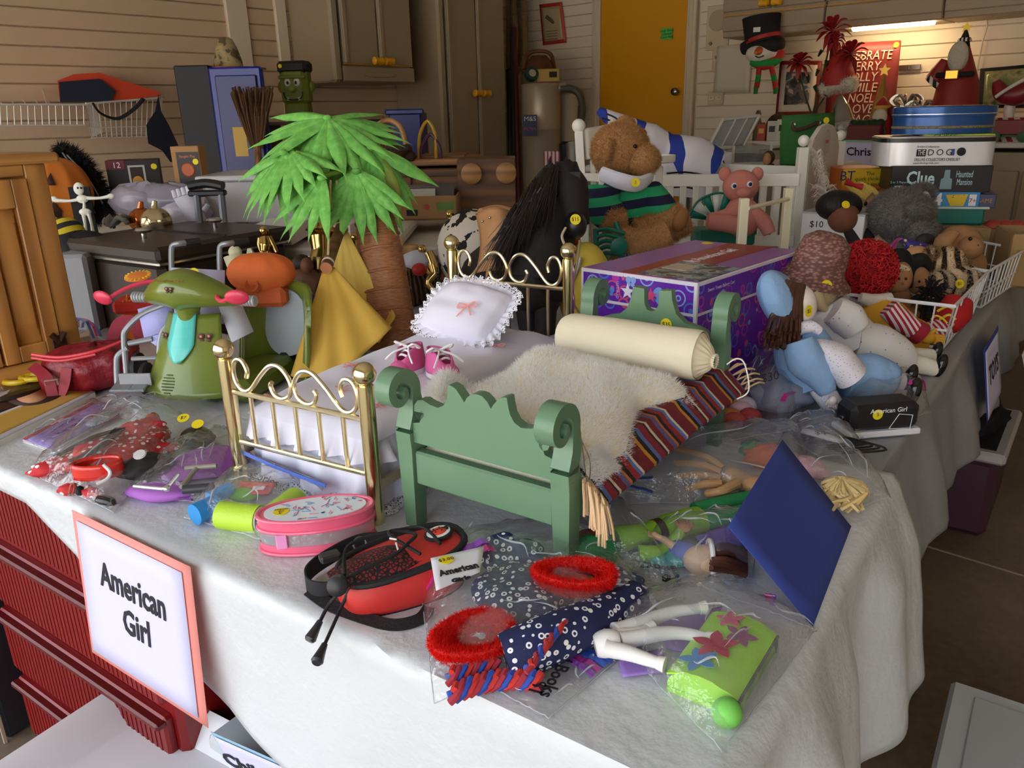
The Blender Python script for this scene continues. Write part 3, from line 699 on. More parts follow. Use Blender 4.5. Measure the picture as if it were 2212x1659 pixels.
sticker(bb,Tr(-BWD+.004,BLN-.013,.20)@Rx(90),.011,'$15')
# PALM TREE WITH HAMMOCK
pb_=G(852,752);D0=PR(pb_)[2]
pt=thing('toy_palm_tree','toy palm tree with ringed brown trunk and bright green fronds','toy palm',pb_,0)
BARK=N('bark');_w=BARK.noise(60,5,(1,1,9));BARK=BARK.out(BARK.ramp(_w,[(.3,'8a5636'),(.7,'c08458')]),.45,0,_w,.5,.003)
pc=[V((0,0,0))]+[PXp-pb_ for PXp in PX(D0,(838,640),(822,540),(808,460),(790,392))]
pc=spline(pc,8);m=MB();n_=len(pc);m.tube(pc,[lerp(.062,.046,i/(n_-1))for i in range(n_)],24);m.obj('trunk',BARK,pt)
for k in range(1,10):
 i=int(k*(n_-1)/10);d=(pc[min(i+1,n_-1)]-pc[i-1]).normalized();r=lerp(.062,.046,i/(n_-1))+.0015
 q=d.to_track_quat('Z','Y').to_matrix().to_4x4();M=Tr(*pc[i])@q
 MB(M).lathe([(r-.004,-.006),(r+.001,-.004),(r+.002,0),(r-.004,.005)],n=28).obj('trunk_ring',BARK,pt)
LEAF=N('leaf_fabric');_w=LEAF.noise(9,2);LEAF=LEAF.out(LEAF.ramp(_w,[(.3,'5fa84a'),(.7,'8fd468')]),.55,Specular_IOR_Level=.3)
LEAF.node_tree.nodes['Principled BSDF'].inputs['Subsurface Weight'].default_value=0
LEAF2=mat('7fa63e',.6,var=.15)
def leaflet(L,W,droop,seed):
 m=MB();random.seed(seed);c=random.uniform(-.02,.02);j=random.uniform(-.15,.15)
 def f(u,v):
  w=W*(sin(pi*min(1,u*.9+.12))**.7)*(1-u**6)*.5*(1 if u<.96 else .3);s=2*v-1
  x=L*(u-.12*droop*u*u);z=-L*droop*.62*u**1.8-abs(s)*w*.55+.003*sin(u*14+j*20)
  return(x,s*w+c*u*u+.002*sin(u*9),z)
 m.grid(f,9,4);return m.mesh('leaflet',LEAF,60,fix=False)
LM=[leaflet(1,.19,d,k)for k,d in enumerate((.35,.5,.65,.8))]
def frond(hub,axis,up,n,spread,L,droop=1,jit=.06,seed=0,m=None,L2=None):
 random.seed(seed);fr_=MB();h=hub-pb_;fr_.ell(h,(.012,.012,.008),12,6);fo_=fr_.obj('frond',LEAF,pt)
 ax=V(axis).normalized();up=V(up).normalized();sd=up.cross(ax).normalized();up=ax.cross(sd)
 for k in range(n):
  t=(k/(n-1)-.5)if n>1 else 0;a=rad(spread)*t;d=ax*cos(a)+sd*sin(a);l=L*(1-.15*abs(t)*2)*random.uniform(.9,1.05)
  M=frame(h+up*random.uniform(-.003,.003),d,up.cross(d))@Rx(random.uniform(-14,14))@Ry(random.uniform(-5,8))@Sc(l,l,l)
  link('leaflet',LM[min(3,max(0,int(droop*2+random.uniform(-.6,.9))))],fo_,M)
 return fo_
P=lambda x,y,d=0:AT(x,y,D0+d)
st=MB();
for q in((705,262,-.02),(640,330,-.1),(700,380,-.12),(800,300,.02)):
 st.tube([V(pc[-1])+V((0,0,-.01)),(V(pc[-1])+(P(*q)-pb_))/2+V((0,0,.02)),P(*q)-pb_],.006,8)
st.obj('stalks',LEAF2,pt)
tc=(P(0,100)-P(0,0)).normalized()
down=V((0,0,-1));lft=V((-1,0,0));tow=V((0,-1,0));rgt=V((1,0,0))
frond(P(708,255,-.03),tow*.8+rgt*.15+down*.38,V((0,-.35,1)),18,250,.235,.55,seed=2)
frond(P(700,268,-.02),tow*.75+rgt*.35+down*.62,V((0,-.5,1)),13,210,.25,1.0,seed=5)
frond(P(625,325,-.08),lft*.6+tow*.6+down*.5,V((-.4,-.4,1)),14,190,.215,1.0,seed=8)
frond(P(612,330,-.1),lft*.3+tow*.5+down*.95,V((-.2,-.9,.6)),10,130,.2,.8,seed=11)
frond(P(695,385,-.15),lft*.8+tow*.4+down*.62,V((-.3,-.6,1)),7,100,.19,.3,seed=14)
frond(P(800,320,-.05),rgt*.5+tow*.5+down*.9,V((.3,-.8,.8)),9,120,.22,.9,seed=17)
frond(P(770,370,-.1),tow*.4+down*.9,V((0,-1,.4)),9,110,.19,.5,seed=19)
frond(P(690,290,.05),lft*.9+down*.25+tow*.1,V((0,0,1)),8,120,.26,.4,seed=23)
MB().grid(lambda u,v:P(lerp(808,862,u**.7)+(v-.5)*46*sin(pi*min(1,u+.08))**.6,lerp(340,492,u)-abs(v-.5)*14,-.04)-pb_,10,4).obj('broad_leaf',mat('8a9a3e',.6,var=.2),pt,solid=.0015)
# rod, ropes and hammock
hm=thing('doll_hammock','yellow cloth doll hammock hanging from a wooden rod under the palm','hammock',G(745,800),0)
hb=G(745,800);r1,r2=AT(739,483,D0-.02),AT(705,578,D0-.2)
m=WM(hm);m.tube([r1,r2],.0135,14);m.obj('rod',wood('5e3a26','7d5136',axis='X'),hm)
rdv=(r2-r1).normalized()
for e,s in((r1,-1),(r2,1)):
 m=WM(hm);m.tube([e,e+rdv*(.003*s)],.0138,14);m.obj('rod_end',mat('c9825c',.6),hm)
 m=WM(hm);m.tube([e-rdv*(.018*s),e-rdv*(.024*s)],.0148,14);m.obj('rod_cord',mat('e5d5b4',.8),hm)
m=WM(hm);m.tube([AT(714,390,D0-.12),r2-rdv*.02],.0028,6);m.tube([AT(727,390,D0-.1),r1+rdv*.02],.0028,6);m.obj('rope',mat('c9b083',.85),hm)
YC=mat('e9bd52',.8,bump=.15,bs=300);YC2=mat('f0cb62',.8,bump=.6,bs=90)
Fp,Bp=r2-rdv*.016,r1+rdv*.016
lb,rb,bb2=G(640,815),AT(842,690,D0-.06),AT(770,800,D0-.05)
def sheet(apex,bl,br,sag,bulge):
 def f(u,v):
  b=bl.lerp(br,u);top=apex+(br-bl).normalized()*(u-.5)*.03;p=top.lerp(b,v)
  p=p+V((0,-1,0))*(bulge*sin(pi*u)*v**1.3+.007*v*sin(u*22))+V((0,0,-1))*sag*sin(pi*u)*v*v;return p
 return f
m=WM(hm);m.grid(sheet(Fp+V((0,0,-.012)),AT(628,812,D0-.3),AT(846,708,D0-.2),.03,.045),30,22);m.obj('front_sling',YC,hm,solid=.002,smooth=80)
m=WM(hm);m.grid(sheet(Bp+V((0,0,-.012)),AT(690,780,D0+.02),AT(850,690,D0-.06),.03,-.01),24,18);m.obj('back_sling',YC2,hm,solid=.002,smooth=80)
def pouch(u,v):
 a=AT(838,702,D0-.2).lerp(AT(846,668,D0-.06),u);b=AT(815,740,D0-.22).lerp(AT(800,740,D0-.02),u);p=a.lerp(b,v);return p+V((.012*sin(pi*u),0,0))
m=WM(hm);m.grid(pouch,10,6);m.obj('sling_bottom',YC,hm,solid=.002)
m=WM(hm);m.tube([Fp,Fp+V((-.003,.0,-.035))],[.007,.012],10);m.tube([Bp,Bp+V((.004,0,-.035))],[.006,.009],10);m.obj('loop',mat('e6dcb8',.8),hm)
# OLIVE DOLL SCOOTER
OLV=mat('6f7d2b',.28,Coat_Weight=.3);OLD=mat('5d6a20',.35)
sB=G(425,872);SCA=-14
sc=thing('doll_scooter','olive green toy scooter with red mirrors and teal headlight','toy scooter',sB,SCA)
def shield(u,v):
 w=lerp(.092,.06,v**.9);x=(2*u-1)*w;y=-.032*(1-(2*u-1)**2)*(1-.3*v)+.07*v-.03;return(x,y,.03+v*.155)
m=MB().grid(shield,22,14);m.obj('leg_shield',OLV,sc,solid=.006,smooth=60)
def cowl(u,v):
 s=2*u-1;a=2*pi*v;r=.0235*(1-abs(s)**1.5)**.8+.0105;z=.226+.02*(1-abs(s)**1.6)-.014*abs(s)**1.5+(.0 if sin(a)>0 else-.016*(1-abs(s))**2)
 return(s*.108,.012+r*1.3*cos(a)+.03*s*s,z+r*sin(a))
m=MB().grid(cowl,26,18,cv=True);m.lathe([(.02,.17),(.022,.19),(.03,.215)],(0,.02,0),20);m.obj('handlebar_cover',OLV,sc,smooth=70)
for s in(-1,1):
 m=MB()
 for k in range(6):m.M=Tr(s*(.106+k*.0065),.042,.212)@Ry(90);m.lathe([(.0095,-.003),(.0115,-.001),(.0115,.001),(.0095,.003)],n=14)
 m.obj('grip',mat('b9bcbf',.35,.3),sc)
 c=[(s*.06,.03,.24),(s*.075,.025,.25),(s*.11,.0,.243),(s*.14,-.03,.225)]
 if s>0:c=[(s*.07,.02,.24),(s*.085,.0,.225),(s*.11,-.02,.225),(s*.13,-.03,.235)]
 m=MB().tube(spline(c,5),.0045,10);o=m.obj('mirror_stalk',mat('d63a57',.35),sc)
 e=V(c[-1]);MB(Tr(*e)@Rz(10*s)@Rx(20)).ell((s*.016,0,0),(.024,.008,.016),16,10).obj('mirror',mat('d63a57',.3),o)
m=MB();
def hl(u,v):
 q=shield(.5+(u-.5)*.42*(1 if v>.35 else max(.05,(v/.35))**.5),.42+.58*v);return(q[0]-.004,q[1]-.006-.004*sin(pi*u),q[2]+.004)
m.grid(hl,10,16);m.obj('headlight',mat('5ec9c0',.15,var=.1,vs=80,st=(.1,.1,1)),sc,solid=.004)
m=MB()
for k in range(7):q=V(shield(.5,.08+.035*k));w=.014*sqrt(max(.05,1-((k-3)/3.4)**2));m.box((q.x-.02,q.y-.0035,q.z),(2*w,.002,.0022))
m.obj('vent',mat('4f5a1c',.5),sc)
text('American Girl',.0095,Tr(.004,-.0292,.2636)@Rx(55),sc,mat('8a5a1e',.5),w=.062)
def fly(t,M,s,c='4d2016'):
 m=MB(M)
 for q in(-1,1):m.ell((q*s*.55,0,s*.35),(s*.5,.0008,s*.45),10,6);m.ell((q*s*.45,0,-s*.35),(s*.35,.0008,s*.35),10,6)
 o=m.obj('butterfly',mat(c,.5),t);m=MB(M)
 for q in(-1,1):m.ell((q*s*.55,-.0004,s*.35),(s*.2,.0008,s*.2),8,5)
 m.obj('wing_spot',mat('d98f7a',.5),o)
fly(sc,Tr(.004,-.0345,.246)@Rx(0),.0085);fly(sc,Tr(*shield(.82,.72))@Tr(0,-.006,0)@Rz(20),.014);fly(sc,Tr(*shield(.12,.72))@Tr(0,-.006,0)@Rz(-30),.011)
# rear body with mesh seat back, seen behind the shield
def shell(u,v):
 a=pi*u;x=.1+.078*cos(pi-a)*1.0;y=.2+.03*sin(a)-.07*abs(cos(a))**3*(1-v*.5);return(x+.01*v,y,.0+v*.215*(1 if abs(u-.5)<.5 else .9)-.03*abs(cos(a))**4*v)
m=MB().grid(shell,26,12);m.obj('rear_body',OLV,sc,solid=.014,smooth=60)
m=MB(Tr(.108,.205,.125)@Rx(-8));m.ext([(.052*cos(2*pi*k/28),.075*math.copysign(abs(sin(2*pi*k/28))**.7,sin(2*pi*k/28)))for k in range(28)],.006);m.obj('mesh_backrest',mat('aeb7bf',.4,.3,bump=.8,bs=700),sc)
MB().box((.06,.1,.03),(.13,.2,.05),.015).obj('footboard',OLD,sc)
for y in(.02,.2):MB(Tr(.03 if y<.1 else .1,y,.03)@Ry(90)).lathe([(.01,-.014),(.024,-.013),(.03,-.006),(.03,.006),(.024,.013),(.01,.014)],n=24).obj('wheel',mat('2b2b2e',.6),sc)
m=WM(sc);q=[AT(470,655,1.62),AT(515,640,1.66),AT(548,716,1.64),AT(500,740,1.6)];m.add(q,[(0,1,2,3)]);o=m.obj('instruction_card',mat('d8dbe4',.4),sc,solid=.0008)
# orange drawstring bag on the scooter
ob=thing('orange_pouch','orange drawstring helmet pouch on the back of the olive scooter','pouch',AT(568,622,1.74),0);ob.scale=(1.15,1.1,1.25)
m=MB()
def opf(u,v):
 a=2*pi*u;t=pi*v;r=.058*sin(t)**.8*(1+.05*sin(a*9)*abs(cos(t)));return(r*cos(a)*1.12,r*sin(a)*.8,.028+.034*cos(t)*(1 if v<.5 else 1))
m.grid(opf,54,14,cu=True);m.obj('cloth',mat('d9682c',.75,bump=.2,bs=60),ob,smooth=80)
m=MB(Tr(-.006,-.042,.012)@Rx(70));m.lathe([(.006,.0),(.012,.006),(.015,.0)],n=20);m.obj('gathering',mat('b8521f',.8),ob)
MB().box((0,0,-.012),(.1,.07,.035),.01).obj('pouch_base',mat('b9572a',.8),ob)
# WHEELCHAIR
wcB=G(300,850);WD=1.62
wc=thing('doll_wheelchair','grey toy wheelchair with a lilac fabric seat','toy wheelchair',wcB,0)
GR=mat('8e9094',.35,.4);LV=mat('a9a8de',.8,bump=.15,bs=200)
def ctube(pts,r,nm,mt_=GR,t=wc,dep=WD,n=10):m=WM(t);m.tube(spline(PX(dep,*pts),5),r,n);return m.obj(nm,mt_,t)
for x0,dd in((0,0),(104,-.02)):
 ctube([(372+x0,690-x0*.02,WD+.12),(371+x0,600,WD+.12),(370+x0,545,WD+.12),(374+x0,530,WD+.12),(390+x0,526,WD+.12),(412+x0,524,WD+.14)],.0062,'push_handle')
 ctube([(400+x0,525,WD+.13),(432+x0,521,WD+.15)],.0085,'handle_grip',mat('1d1b1c',.6))
ctube([(384,648),(350,660),(305,680),(272,712),(268,735),(272,790),(276,838)],.006,'front_frame')
ctube([(385,690),(360,705),(348,725),(344,760),(346,778)],.006,'arm_frame')
ctube([(276,752),(255,768),(252,790),(254,838)],.006,'leg_frame');ctube([(362,768),(345,790),(338,845)],.006,'leg_frame')
ctube([(278,742),(330,732)],.006,'seat_tube');ctube([(285,775),(360,772)],.005,'seat_tube')
m=WM(wc);a=PX(WD,(298,668),(372,648),(376,710),(312,730));m.add(a,[(0,1,2,3)]);m.obj('arm_fabric',LV,wc,solid=.004)
m=WM(wc);a=PX(WD,(312,730),(376,700,WD+.05),(382,720),(364,765));m.add(a,[(0,1,2,3)]);m.obj('seat_fabric',LV,wc,solid=.004)
m=WM(wc);a=PX(WD+.1,(370,578),(486,584),(484,700),(378,690));m.add(a,[(0,1,2,3)]);m.obj('back_fabric',mat('c9c8ea',.75),wc,solid=.003)
sticker(wc,TM[wc.name].inverted()@Tr(*AT(419,590,WD+.085))@Rx(78),.0115,'$5')
for x,y,d in((318,838,WD+.02),(300,815,WD+.1)):
 MB(TM[wc.name].inverted()@Tr(*AT(x,y-20,d))@Ry(90)).lathe([(.012,-.006),(.028,-.008),(.034,-.004),(.034,.004),(.028,.008),(.012,.006)],n=22).obj('wheel',mat('232225',.6),wc)
for x in(268,300):m=WM(wc);c=AT(x,832,WD-.03);m.box(c,(.04,.05,.006),.002,Rx(12).to_3x3().to_4x4());m.box(c+V((.01,0,.012)),(.035,.004,.026),.002);m.obj('footrest',GR,wc)
# oranges toy, red bag, sunflower straw
t=thing('foam_sofa','orange and red toy cushion set laced with cord behind the wheelchair','toy',G(320,740),10)
MB().box((0,.04,.04),(.13,.1,.09),.018).obj('base_cushion',mat('f0802a',.8),t);MB().box((-.01,.03,.10),(.12,.09,.035),.014).obj('red_cushion',mat('d8352c',.8),t)
m=MB()
for k in range(6):m.tube([(-.04+k*.016,-.014,.118),(-.03+k*.016,.05,.122)],.0025,6);m.tube([(-.03+k*.016,-.014,.118),(-.045+k*.016,.05,.122)],.0025,6)
m.obj('lacing',mat('f28a2a',.7),t);MB().ell((.05,.02,.115),(.035,.03,.02),14,8).obj('yellow_cushion',mat('f1bd2c',.8),t)
t=thing('sunflower_straw','toy lime straw topped with an orange disc beside the red mirror','toy',G(352,700),0)
m=WM(t);m.tube(PX(1.66,(345,622),(318,607)),.0035,8);m.obj('straw',mat('c6e23a',.5),t)
m=WM(t);c=AT(298,597,1.66);m.M=m.M@Tr(*c)@Rx(14);m.lathe([(.0,-.002),(.02,-.002),(.0275,.0),(.02,.003),(.0,.003)],n=24);m.obj('disc',mat('ee8a3c',.5),t)
m=WM(t);c=AT(298,597,1.66);m.M=m.M@Tr(*c)@Rx(14)
for k in range(18):a=2*pi*k/18;m.box((.023*cos(a),.023*sin(a),.003),(.006,.0022,.0016),0,Rz(math.degrees(a)))
m.obj('ray',mat('f6d23c',.5),t)
m=WM(t);m.tube(PX(1.66,(320,610),(302,599)),.004,8);m.obj('tip',mat('f0873a',.5),t)
RED=N('red_nylon');_w=RED.noise(14,5);RED=RED.out('82121f',.4,0,_w,.8,.02)
t=thing('red_nylon_bag','crumpled dark red nylon bag with straps beside the grey wheelchair','bag',G(205,838),8)
def bagf(u,v):
 a=2*pi*u;tt=pi*v;w=1+.16*noise.noise(V((cos(a)*2.2,sin(a)*2.2,v*3)))+.06*noise.noise(V((cos(a)*6,sin(a)*6,v*8)))
 return(.105*w*sin(tt)**.6*cos(a)+.02*cos(tt),.07*w*sin(tt)**.6*sin(a),.05+.052*cos(tt)*w)
MB().grid(bagf,40,22,cu=True).obj('bag_body',RED,t,smooth=70)
m=MB().ribbon(spline([(-.1,-.04,.07),(-.06,-.075,.05),(-.05,-.085,.005),(-.03,-.08,.03),(-.02,-.07,.07)],6),.022,.003,up=(0,-.6,.6));m.obj('front_strap',mat('8f1a2c',.6),t)
m=MB().ribbon(spline([(.03,.06,.08),(.05,.07,.125),(.085,.06,.13),(.1,.05,.09)],6),.026,.003,up=(0,-1,.3));m.obj('webbing_loop',mat('8a1c34',.75,bump=.4,bs=300),t)
m=MB().tube(spline([(-.09,-.05,.098),(-.03,-.065,.092),(.04,-.06,.1),(.09,-.03,.112)],6),.0035,8);m.tube(spline([(-.09,-.055,.092),(-.03,-.07,.086),(.04,-.065,.094)],6),.0028,8);m.obj('piping',mat('d8414c',.3),t)
m=MB().tube([(-.06,-.088,.04),(-.06,-.09,.05),(-.035,-.09,.052),(-.035,-.088,.04)],.002,6);m.obj('buckle',mat('cfc8bd',.25,1),t)
# PINE ARMOIRE
PINE=wood('9a642c','c98d48',.4,5,'Z',.2);PINEX=wood('9a642c','cd934e',.4,5,'X',.2)
ar=G(186,800);AW,AD,=.34,.24;ah=HZ(345,G(130,800)*1.0)-TZ
t=thing('pine_armoire','small pine doll wardrobe with panelled doors and dark iron hinge','wardrobe',ar,52)
ah=.475
MB().box((-AW/2,AD/2,ah/2),(AW,AD-.02,ah-.005),.002).obj('carcass',PINE,t)
MB().box((-AW/2,AD/2-.012,ah+.012),(AW+.05,AD+.03,.022),.008).obj('top',PINEX,t)
for x in(-.022,-AW+.022):MB().box((x,.004,ah/2),(.044,.02,ah),.002).obj('stile',PINE,t)
MB().box((-AW/2,.004,.026),(AW-.09,.02,.052),.002).obj('bottom_rail',PINEX,t)
MB().box((-AW/2,.004,ah-.012),(AW-.09,.02,.024),.002).obj('top_rail',PINEX,t)
for k in range(2):
 x0=-.046-k*.126;w=.12;d=MB();z0,z1=.056,ah-.028;zc=(z0+z1)/2
 for xx in(x0-.016,x0-w+.016):d.box((xx,-.004,zc),(.032,.02,z1-z0),.002)
 for zz in(z0+.018,z1-.03,):d.box((x0-w/2,-.004,zz),(w-.064,.02,.036 if zz<zc else .06),.002)
 o=d.obj('door',PINE,t)
 pnl=MB();pw,ph=w-.064,z1-z0-.097;zc2=z0+.036+ph/2
 def pf(u,v):a,b=abs(2*u-1),abs(2*v-1);q=max(a,b);return(x0-w/2+(u-.5)*pw,-.0+(-.006 if q<.7 else-.006+(q-.7)/.3*.009),zc2+(v-.5)*ph)
 pnl.grid(pf,20,20);pnl.obj('door_panel',PINE,o,smooth=10)
 if k==0:
  h=MB()
  for zz,s in((.085,1),(.03,-1)):
   h.box((x0-.005,-.016,zz),(.03,.004,.03),.002)
   for xx in(-.014,.014):h.tube([(x0-.005,-.016,zz),(x0-.005+xx,-.016,zz+s*.02)],.007,8)
  h.box((x0-.005,-.018,.0575),(.034,.008,.012),.003);h.obj('hinge',mat('4a2f22',.45,.5),o)
  # PAPER SIGNS
def sheet4(t,nm,q,m,th=.0006,bow=0,n=8,curl=None):
 """a sheet through four world corners (tl, tr, br, bl)"""
 q=[V(p)for p in q];nr=(q[1]-q[0]).cross(q[3]-q[0]).normalized()
 def f(u,v):p=q[0].lerp(q[1],u).lerp(q[3].lerp(q[2],u),v);return p+nr*(bow*sin(pi*u)*sin(pi*v)+(curl(u,v)if curl else 0))
 return WM(t).grid(f,n,n).obj(nm,m,t,solid=th,smooth=60)
LILP=mat('d2cff0',.6)
def card_sign(name,label,q,border,lines,size,bw=.013,bow=0,cat='sign',w=None,col=INK):
 q=[V(p)for p in q];t=thing(name,label,cat,(q[2]+q[3])/2,0);nr=(q[3]-q[0]).cross(q[1]-q[0]).normalized()
 sheet4(t,'backing_card',q,border,.0007,bow)
 ex=(q[1]-q[0]).normalized();ey=(q[3]-q[0]).normalized();i=[q[0]+ex*bw+ey*bw,q[1]-ex*bw*1.4+ey*bw,q[2]-ex*bw*1.4-ey*bw*.6,q[3]+ex*bw*.7-ey*bw*.6];i=[p+nr*.0022 for p in i]
 sheet4(t,'paper',i,LILP,.0004,bow)
 c=(q[0]+q[1]+q[2]+q[3])/4
 for k,s in enumerate(lines):
  M=TM[t.name].inverted()@frame(c+nr*.0034+ey*((k-(len(lines)-1)/2)*size*1.05-size*.12),ex,-ey);text(s,size,M,t,col,t=.0002,w=w[k]if w else None,bold=.0012)
 return t
e0=TA(-1.0,-.018,TZ+.004);sd_=AX;dn=(V((0,0,-1))+AY*-.10).normalized()
card_sign('paper_sign','pink bordered paper sign reading American Girl on the table front',[TA(-1.0,-.022,TZ+.006),TA(-.705,-.022,TZ+.006),TA(-.69,-.022,TZ+.006)+dn*.235,TA(-.985,-.022,TZ+.006)+dn*.235],mat('f0948c',.7),['American','Girl'],.055,w=[.165,.068])
# blue sheet standing at the right edge
a,b=G(1755,1358),G(1838,1140);e_=(b-a).normalized()
def onaxis(px,base):
 d=ray(*px);best=None
 for k in range(200,1400):p=CAM+d*(k/1000);q=abs((p-base).dot(e_));best=(q,p)if best is None or q<best[0]else best
 return best[1]
tl_,tr_=onaxis((1573,1137),a),onaxis((1690,950),b)
t=thing('blue_paper_sheet','sheet of dark blue construction paper standing at the table edge','paper',a,0)
sheet4(t,'paper',[tl_,tr_,b+V((0,0,.002)),a+V((0,0,.002))],mat('36479a',.85,var=.06,vs=200),.0008,.006)
# PLASTIC BAGS
CLEAR=film('ffffff',.07,.05);CLEAR2=film('fafbff',.11,.07)
def patch(px4,h,z0=.002,wr=.006,n=16,seed=0,flat=False,env=.5):
 q=[G(*p,TZ+z0)for p in px4]
 def f(u,v):
  p=q[0].lerp(q[1],u).lerp(q[3].lerp(q[2],u),v);k=max(0,(1-abs(2*u-1)**3)*(1-abs(2*v-1)**3))**env
  r=abs(noise.noise(V((u*5+seed,v*5,1))))+.6*abs(noise.noise(V((u*11,v*11+seed,4))))
  ed=.004*abs(noise.noise(V((u*9+seed,v*9,7))))
  return p+V((0,0,h*k+wr*r*(.3+k)+ed))
 return f
def bag(label,px4,h,zips=(),seed=0,m=None,cat='plastic bag',wr=.006,group=None,n=16,env=.5,zw=.012):
 c=G(sum(p[0]for p in px4)/4,sum(p[1]for p in px4)/4);t=thing('plastic_bag',label,cat,c,0,group)
 f=patch(px4,h,.003,wr,n,seed,env=env);mb=WM(t).grid(f,n,n)
 mb.obj('film',m or CLEAR,t,smooth=48,fix=False)
 bd_=[f(k/n,0)for k in range(n)]+[f(1,k/n)for k in range(n)]+[f(1-k/n,1)for k in range(n)]+[f(0,1-k/n)for k in range(n)]
 WM(t).tube(bd_,.0007,5,closed=True).obj('side_seam',film('ffffff',.45,.1),t)
 rs=random.Random(seed);fm=WM(t)
 for k in range(9):
  a_,b_,g_,l_=rs.uniform(.1,.9),rs.uniform(.1,.9),rs.uniform(0,2*pi),rs.uniform(.12,.34)
  P_=[(min(.98,max(.02,a_+l_*s_*cos(g_)+.03*sin(s_*5+k))),min(.98,max(.02,b_+l_*s_*sin(g_))))for s_ in(-.5,-.25,0,.25,.5)]
  q_=[V(f(*p))+V((0,0,.0006+.0022*(1-abs(j-2)/2)))for j,p in enumerate(P_)];fm.tube(spline(q_,3),rads([.0002,.0011,.0014,.0008,.0002],13),5)
 fm.obj('fold',film('ffffff',.38,.04),t,stuff=True)
 for(u0,v0),(u1,v1),col in zips:
  pts=[V(f(lerp(u0,u1,k/10),lerp(v0,v1,k/10)))+V((0,0,.0016))for k in range(11)];WM(t).ribbon(pts,zw*.6,.0014).obj('zip_strip',mat(col,.3,Coat_Weight=.4),t,smooth=20)
 return t,f
ZB,ZP,ZM='3a62c8','8a3fb0','c8268a'
def zipset(edge,cols,off=.05,st=.055):
 """strips beside an edge: 't','b','l','r'"""
 o=[]
 for k,c in enumerate(cols):
  d=off+k*st
  o.append({'t':((.02,d),(.98,d),c),'b':((.02,1-d),(.98,1-d),c),'l':((d,.02),(d,.98),c),'r':((1-d,.02),(1-d,.98),c)}[edge])
 return o
 # --- bag with the navy nightgown and red slippers
NAVY=dots('1c2150','f0f0f4',105,.36,.8,ring='23264e',bump=.2);NAVY2=dots('4a5580','e9e9f2',100,.38,.8)
t=thing('doll_nightgown','navy doll nightgown with white ring print inside the front bag','doll clothes',G(1190,1330),0)
def lump(px,py,z,rd,rot=0,sd=0,amp=.25):
 c=G(px,py,TZ+z)
 def f(u,v):
  a,tt=2*pi*u,pi*v;w=1+amp*noise.noise(V((cos(a)*sin(tt)*2+sd,sin(a)*sin(tt)*2,cos(tt)*2)));q=Rz(rot)@V((rd[0]*sin(tt)*cos(a)*w,rd[1]*sin(tt)*sin(a)*w,rd[2]*cos(tt)*w));return c+q
 return f
WM(t).grid(lump(1130,1285,.022,(.055,.06,.024),20,1),30,18,cu=True).obj('bodice',NAVY,t,smooth=80)
WM(t).grid(lump(1110,1205,.03,(.045,.024,.026),-15,5,.4),30,18,cu=True).obj('collar',NAVY,t,smooth=80)
m=WM(t);pth=spline([G(1090,1420,TZ+.02),G(1180,1385,TZ+.028),G(1280,1340,TZ+.028),G(1375,1290,TZ+.024)],8);nn_=len(pth);m.tube(pth,[.02+.007*sin(pi*min(1,k/nn_+.2))for k in range(nn_)],18);m.obj('sleeve',NAVY,t)
WM(t).grid(lump(1335,1262,.018,(.028,.04,.016),35,8,.3),24,14,cu=True).obj('hem',NAVY2,t,smooth=80)
FR=furm('e6261f',.2,.35)
def slipper(px,py,z,a,L,W,lab,tilt=0,hole=.38):
 t=thing('fuzzy_slipper',lab,'slipper',M=Tr(*G(px,py,TZ+z))@Rz(a)@Rx(tilt),group='red doll slippers')
 def f(u,v):
  w=2*pi*u;k=lerp(hole,1,min(1,v*1.7));z=.006-.004*v if v<.1 else .016*sin(pi*min(1,(v-.1)/.9));
  if v>.6:k=1-.25*((v-.6)/.4)**2;z=.016*cos((v-.6)/.4*pi/2)*1.0-.010*((v-.6)/.4)
  return(L/2*k*cos(w)+.1*L*(1-k),W/2*k*sin(w)*(1+.15*cos(w)),z+.012)
 o=MB().grid(f,36,14,cu=True).obj('pile_base',mat('cf1f1c',.9),t,smooth=80);fur(o,9000,.0055,FR,t,w=.0008,comb=(0,0,0),jit=.3)
 MB().slab([(L*.55*hole*cos(2*pi*k/20),W*.55*hole*sin(2*pi*k/20))for k in range(20)],.003,.012).obj('insole',mat('c2241f',.8),t)
 return t
s1=slipper(1240,1272,.036,-6,.096,.045,'red fuzzy doll slipper with a button, on the navy nightgown',8)
MB(Tr(.018,0,.0155)).lathe([(.004,0),(.004,.0012),(.002,.0014)],n=14).obj('button',mat('6a5a36',.4,.6),s1)
slipper(1018,1405,.016,22,.094,.06,'red fuzzy doll slipper pressed into the corner of the front bag',12,.16)
t=thing('yarn_braid','red and blue yarn braid in the bottom of the front bag','yarn',G(1060,1490),0)
for k,(c,ph)in enumerate((('c8322e',0),('2f4fb0',2.1),('a83040',4.2))):
 pts=[]
 for j in range(26):w=j/25;b=G(lerp(975,1165,w),1500-40*sin(pi*w)*.4-28*w,TZ+.014);pts.append(b+V((.003*cos(w*26+ph),.006*sin(w*26+ph),.006*sin(w*26+ph+1))))
 m=WM(t);m.tube(pts,.0042,7);m.tube([p+V((-.004,.022,.003))for p in pts[:15]],.0035,7)
 q=[G(lerp(1140,1235,w/14),lerp(1445,1320,w/14),TZ+.048)+V((.004*cos(w*1.3+ph),.004*sin(w*1.3+ph),.003*cos(w*1.3+ph)))for w in range(15)];m.tube(q,.0032,7);m.obj('strand',mat(c,.85),t)
t,f1=bag('clear bag holding the navy nightgown and two red slippers',[(900,1192),(1262,1128),(1440,1345),(938,1520)],.05,zips=[((.02,.36),(.34,.36),ZP),((.02,.42),(.36,.42),ZM)],seed=2,wr=.012,n=18,zw=.02)
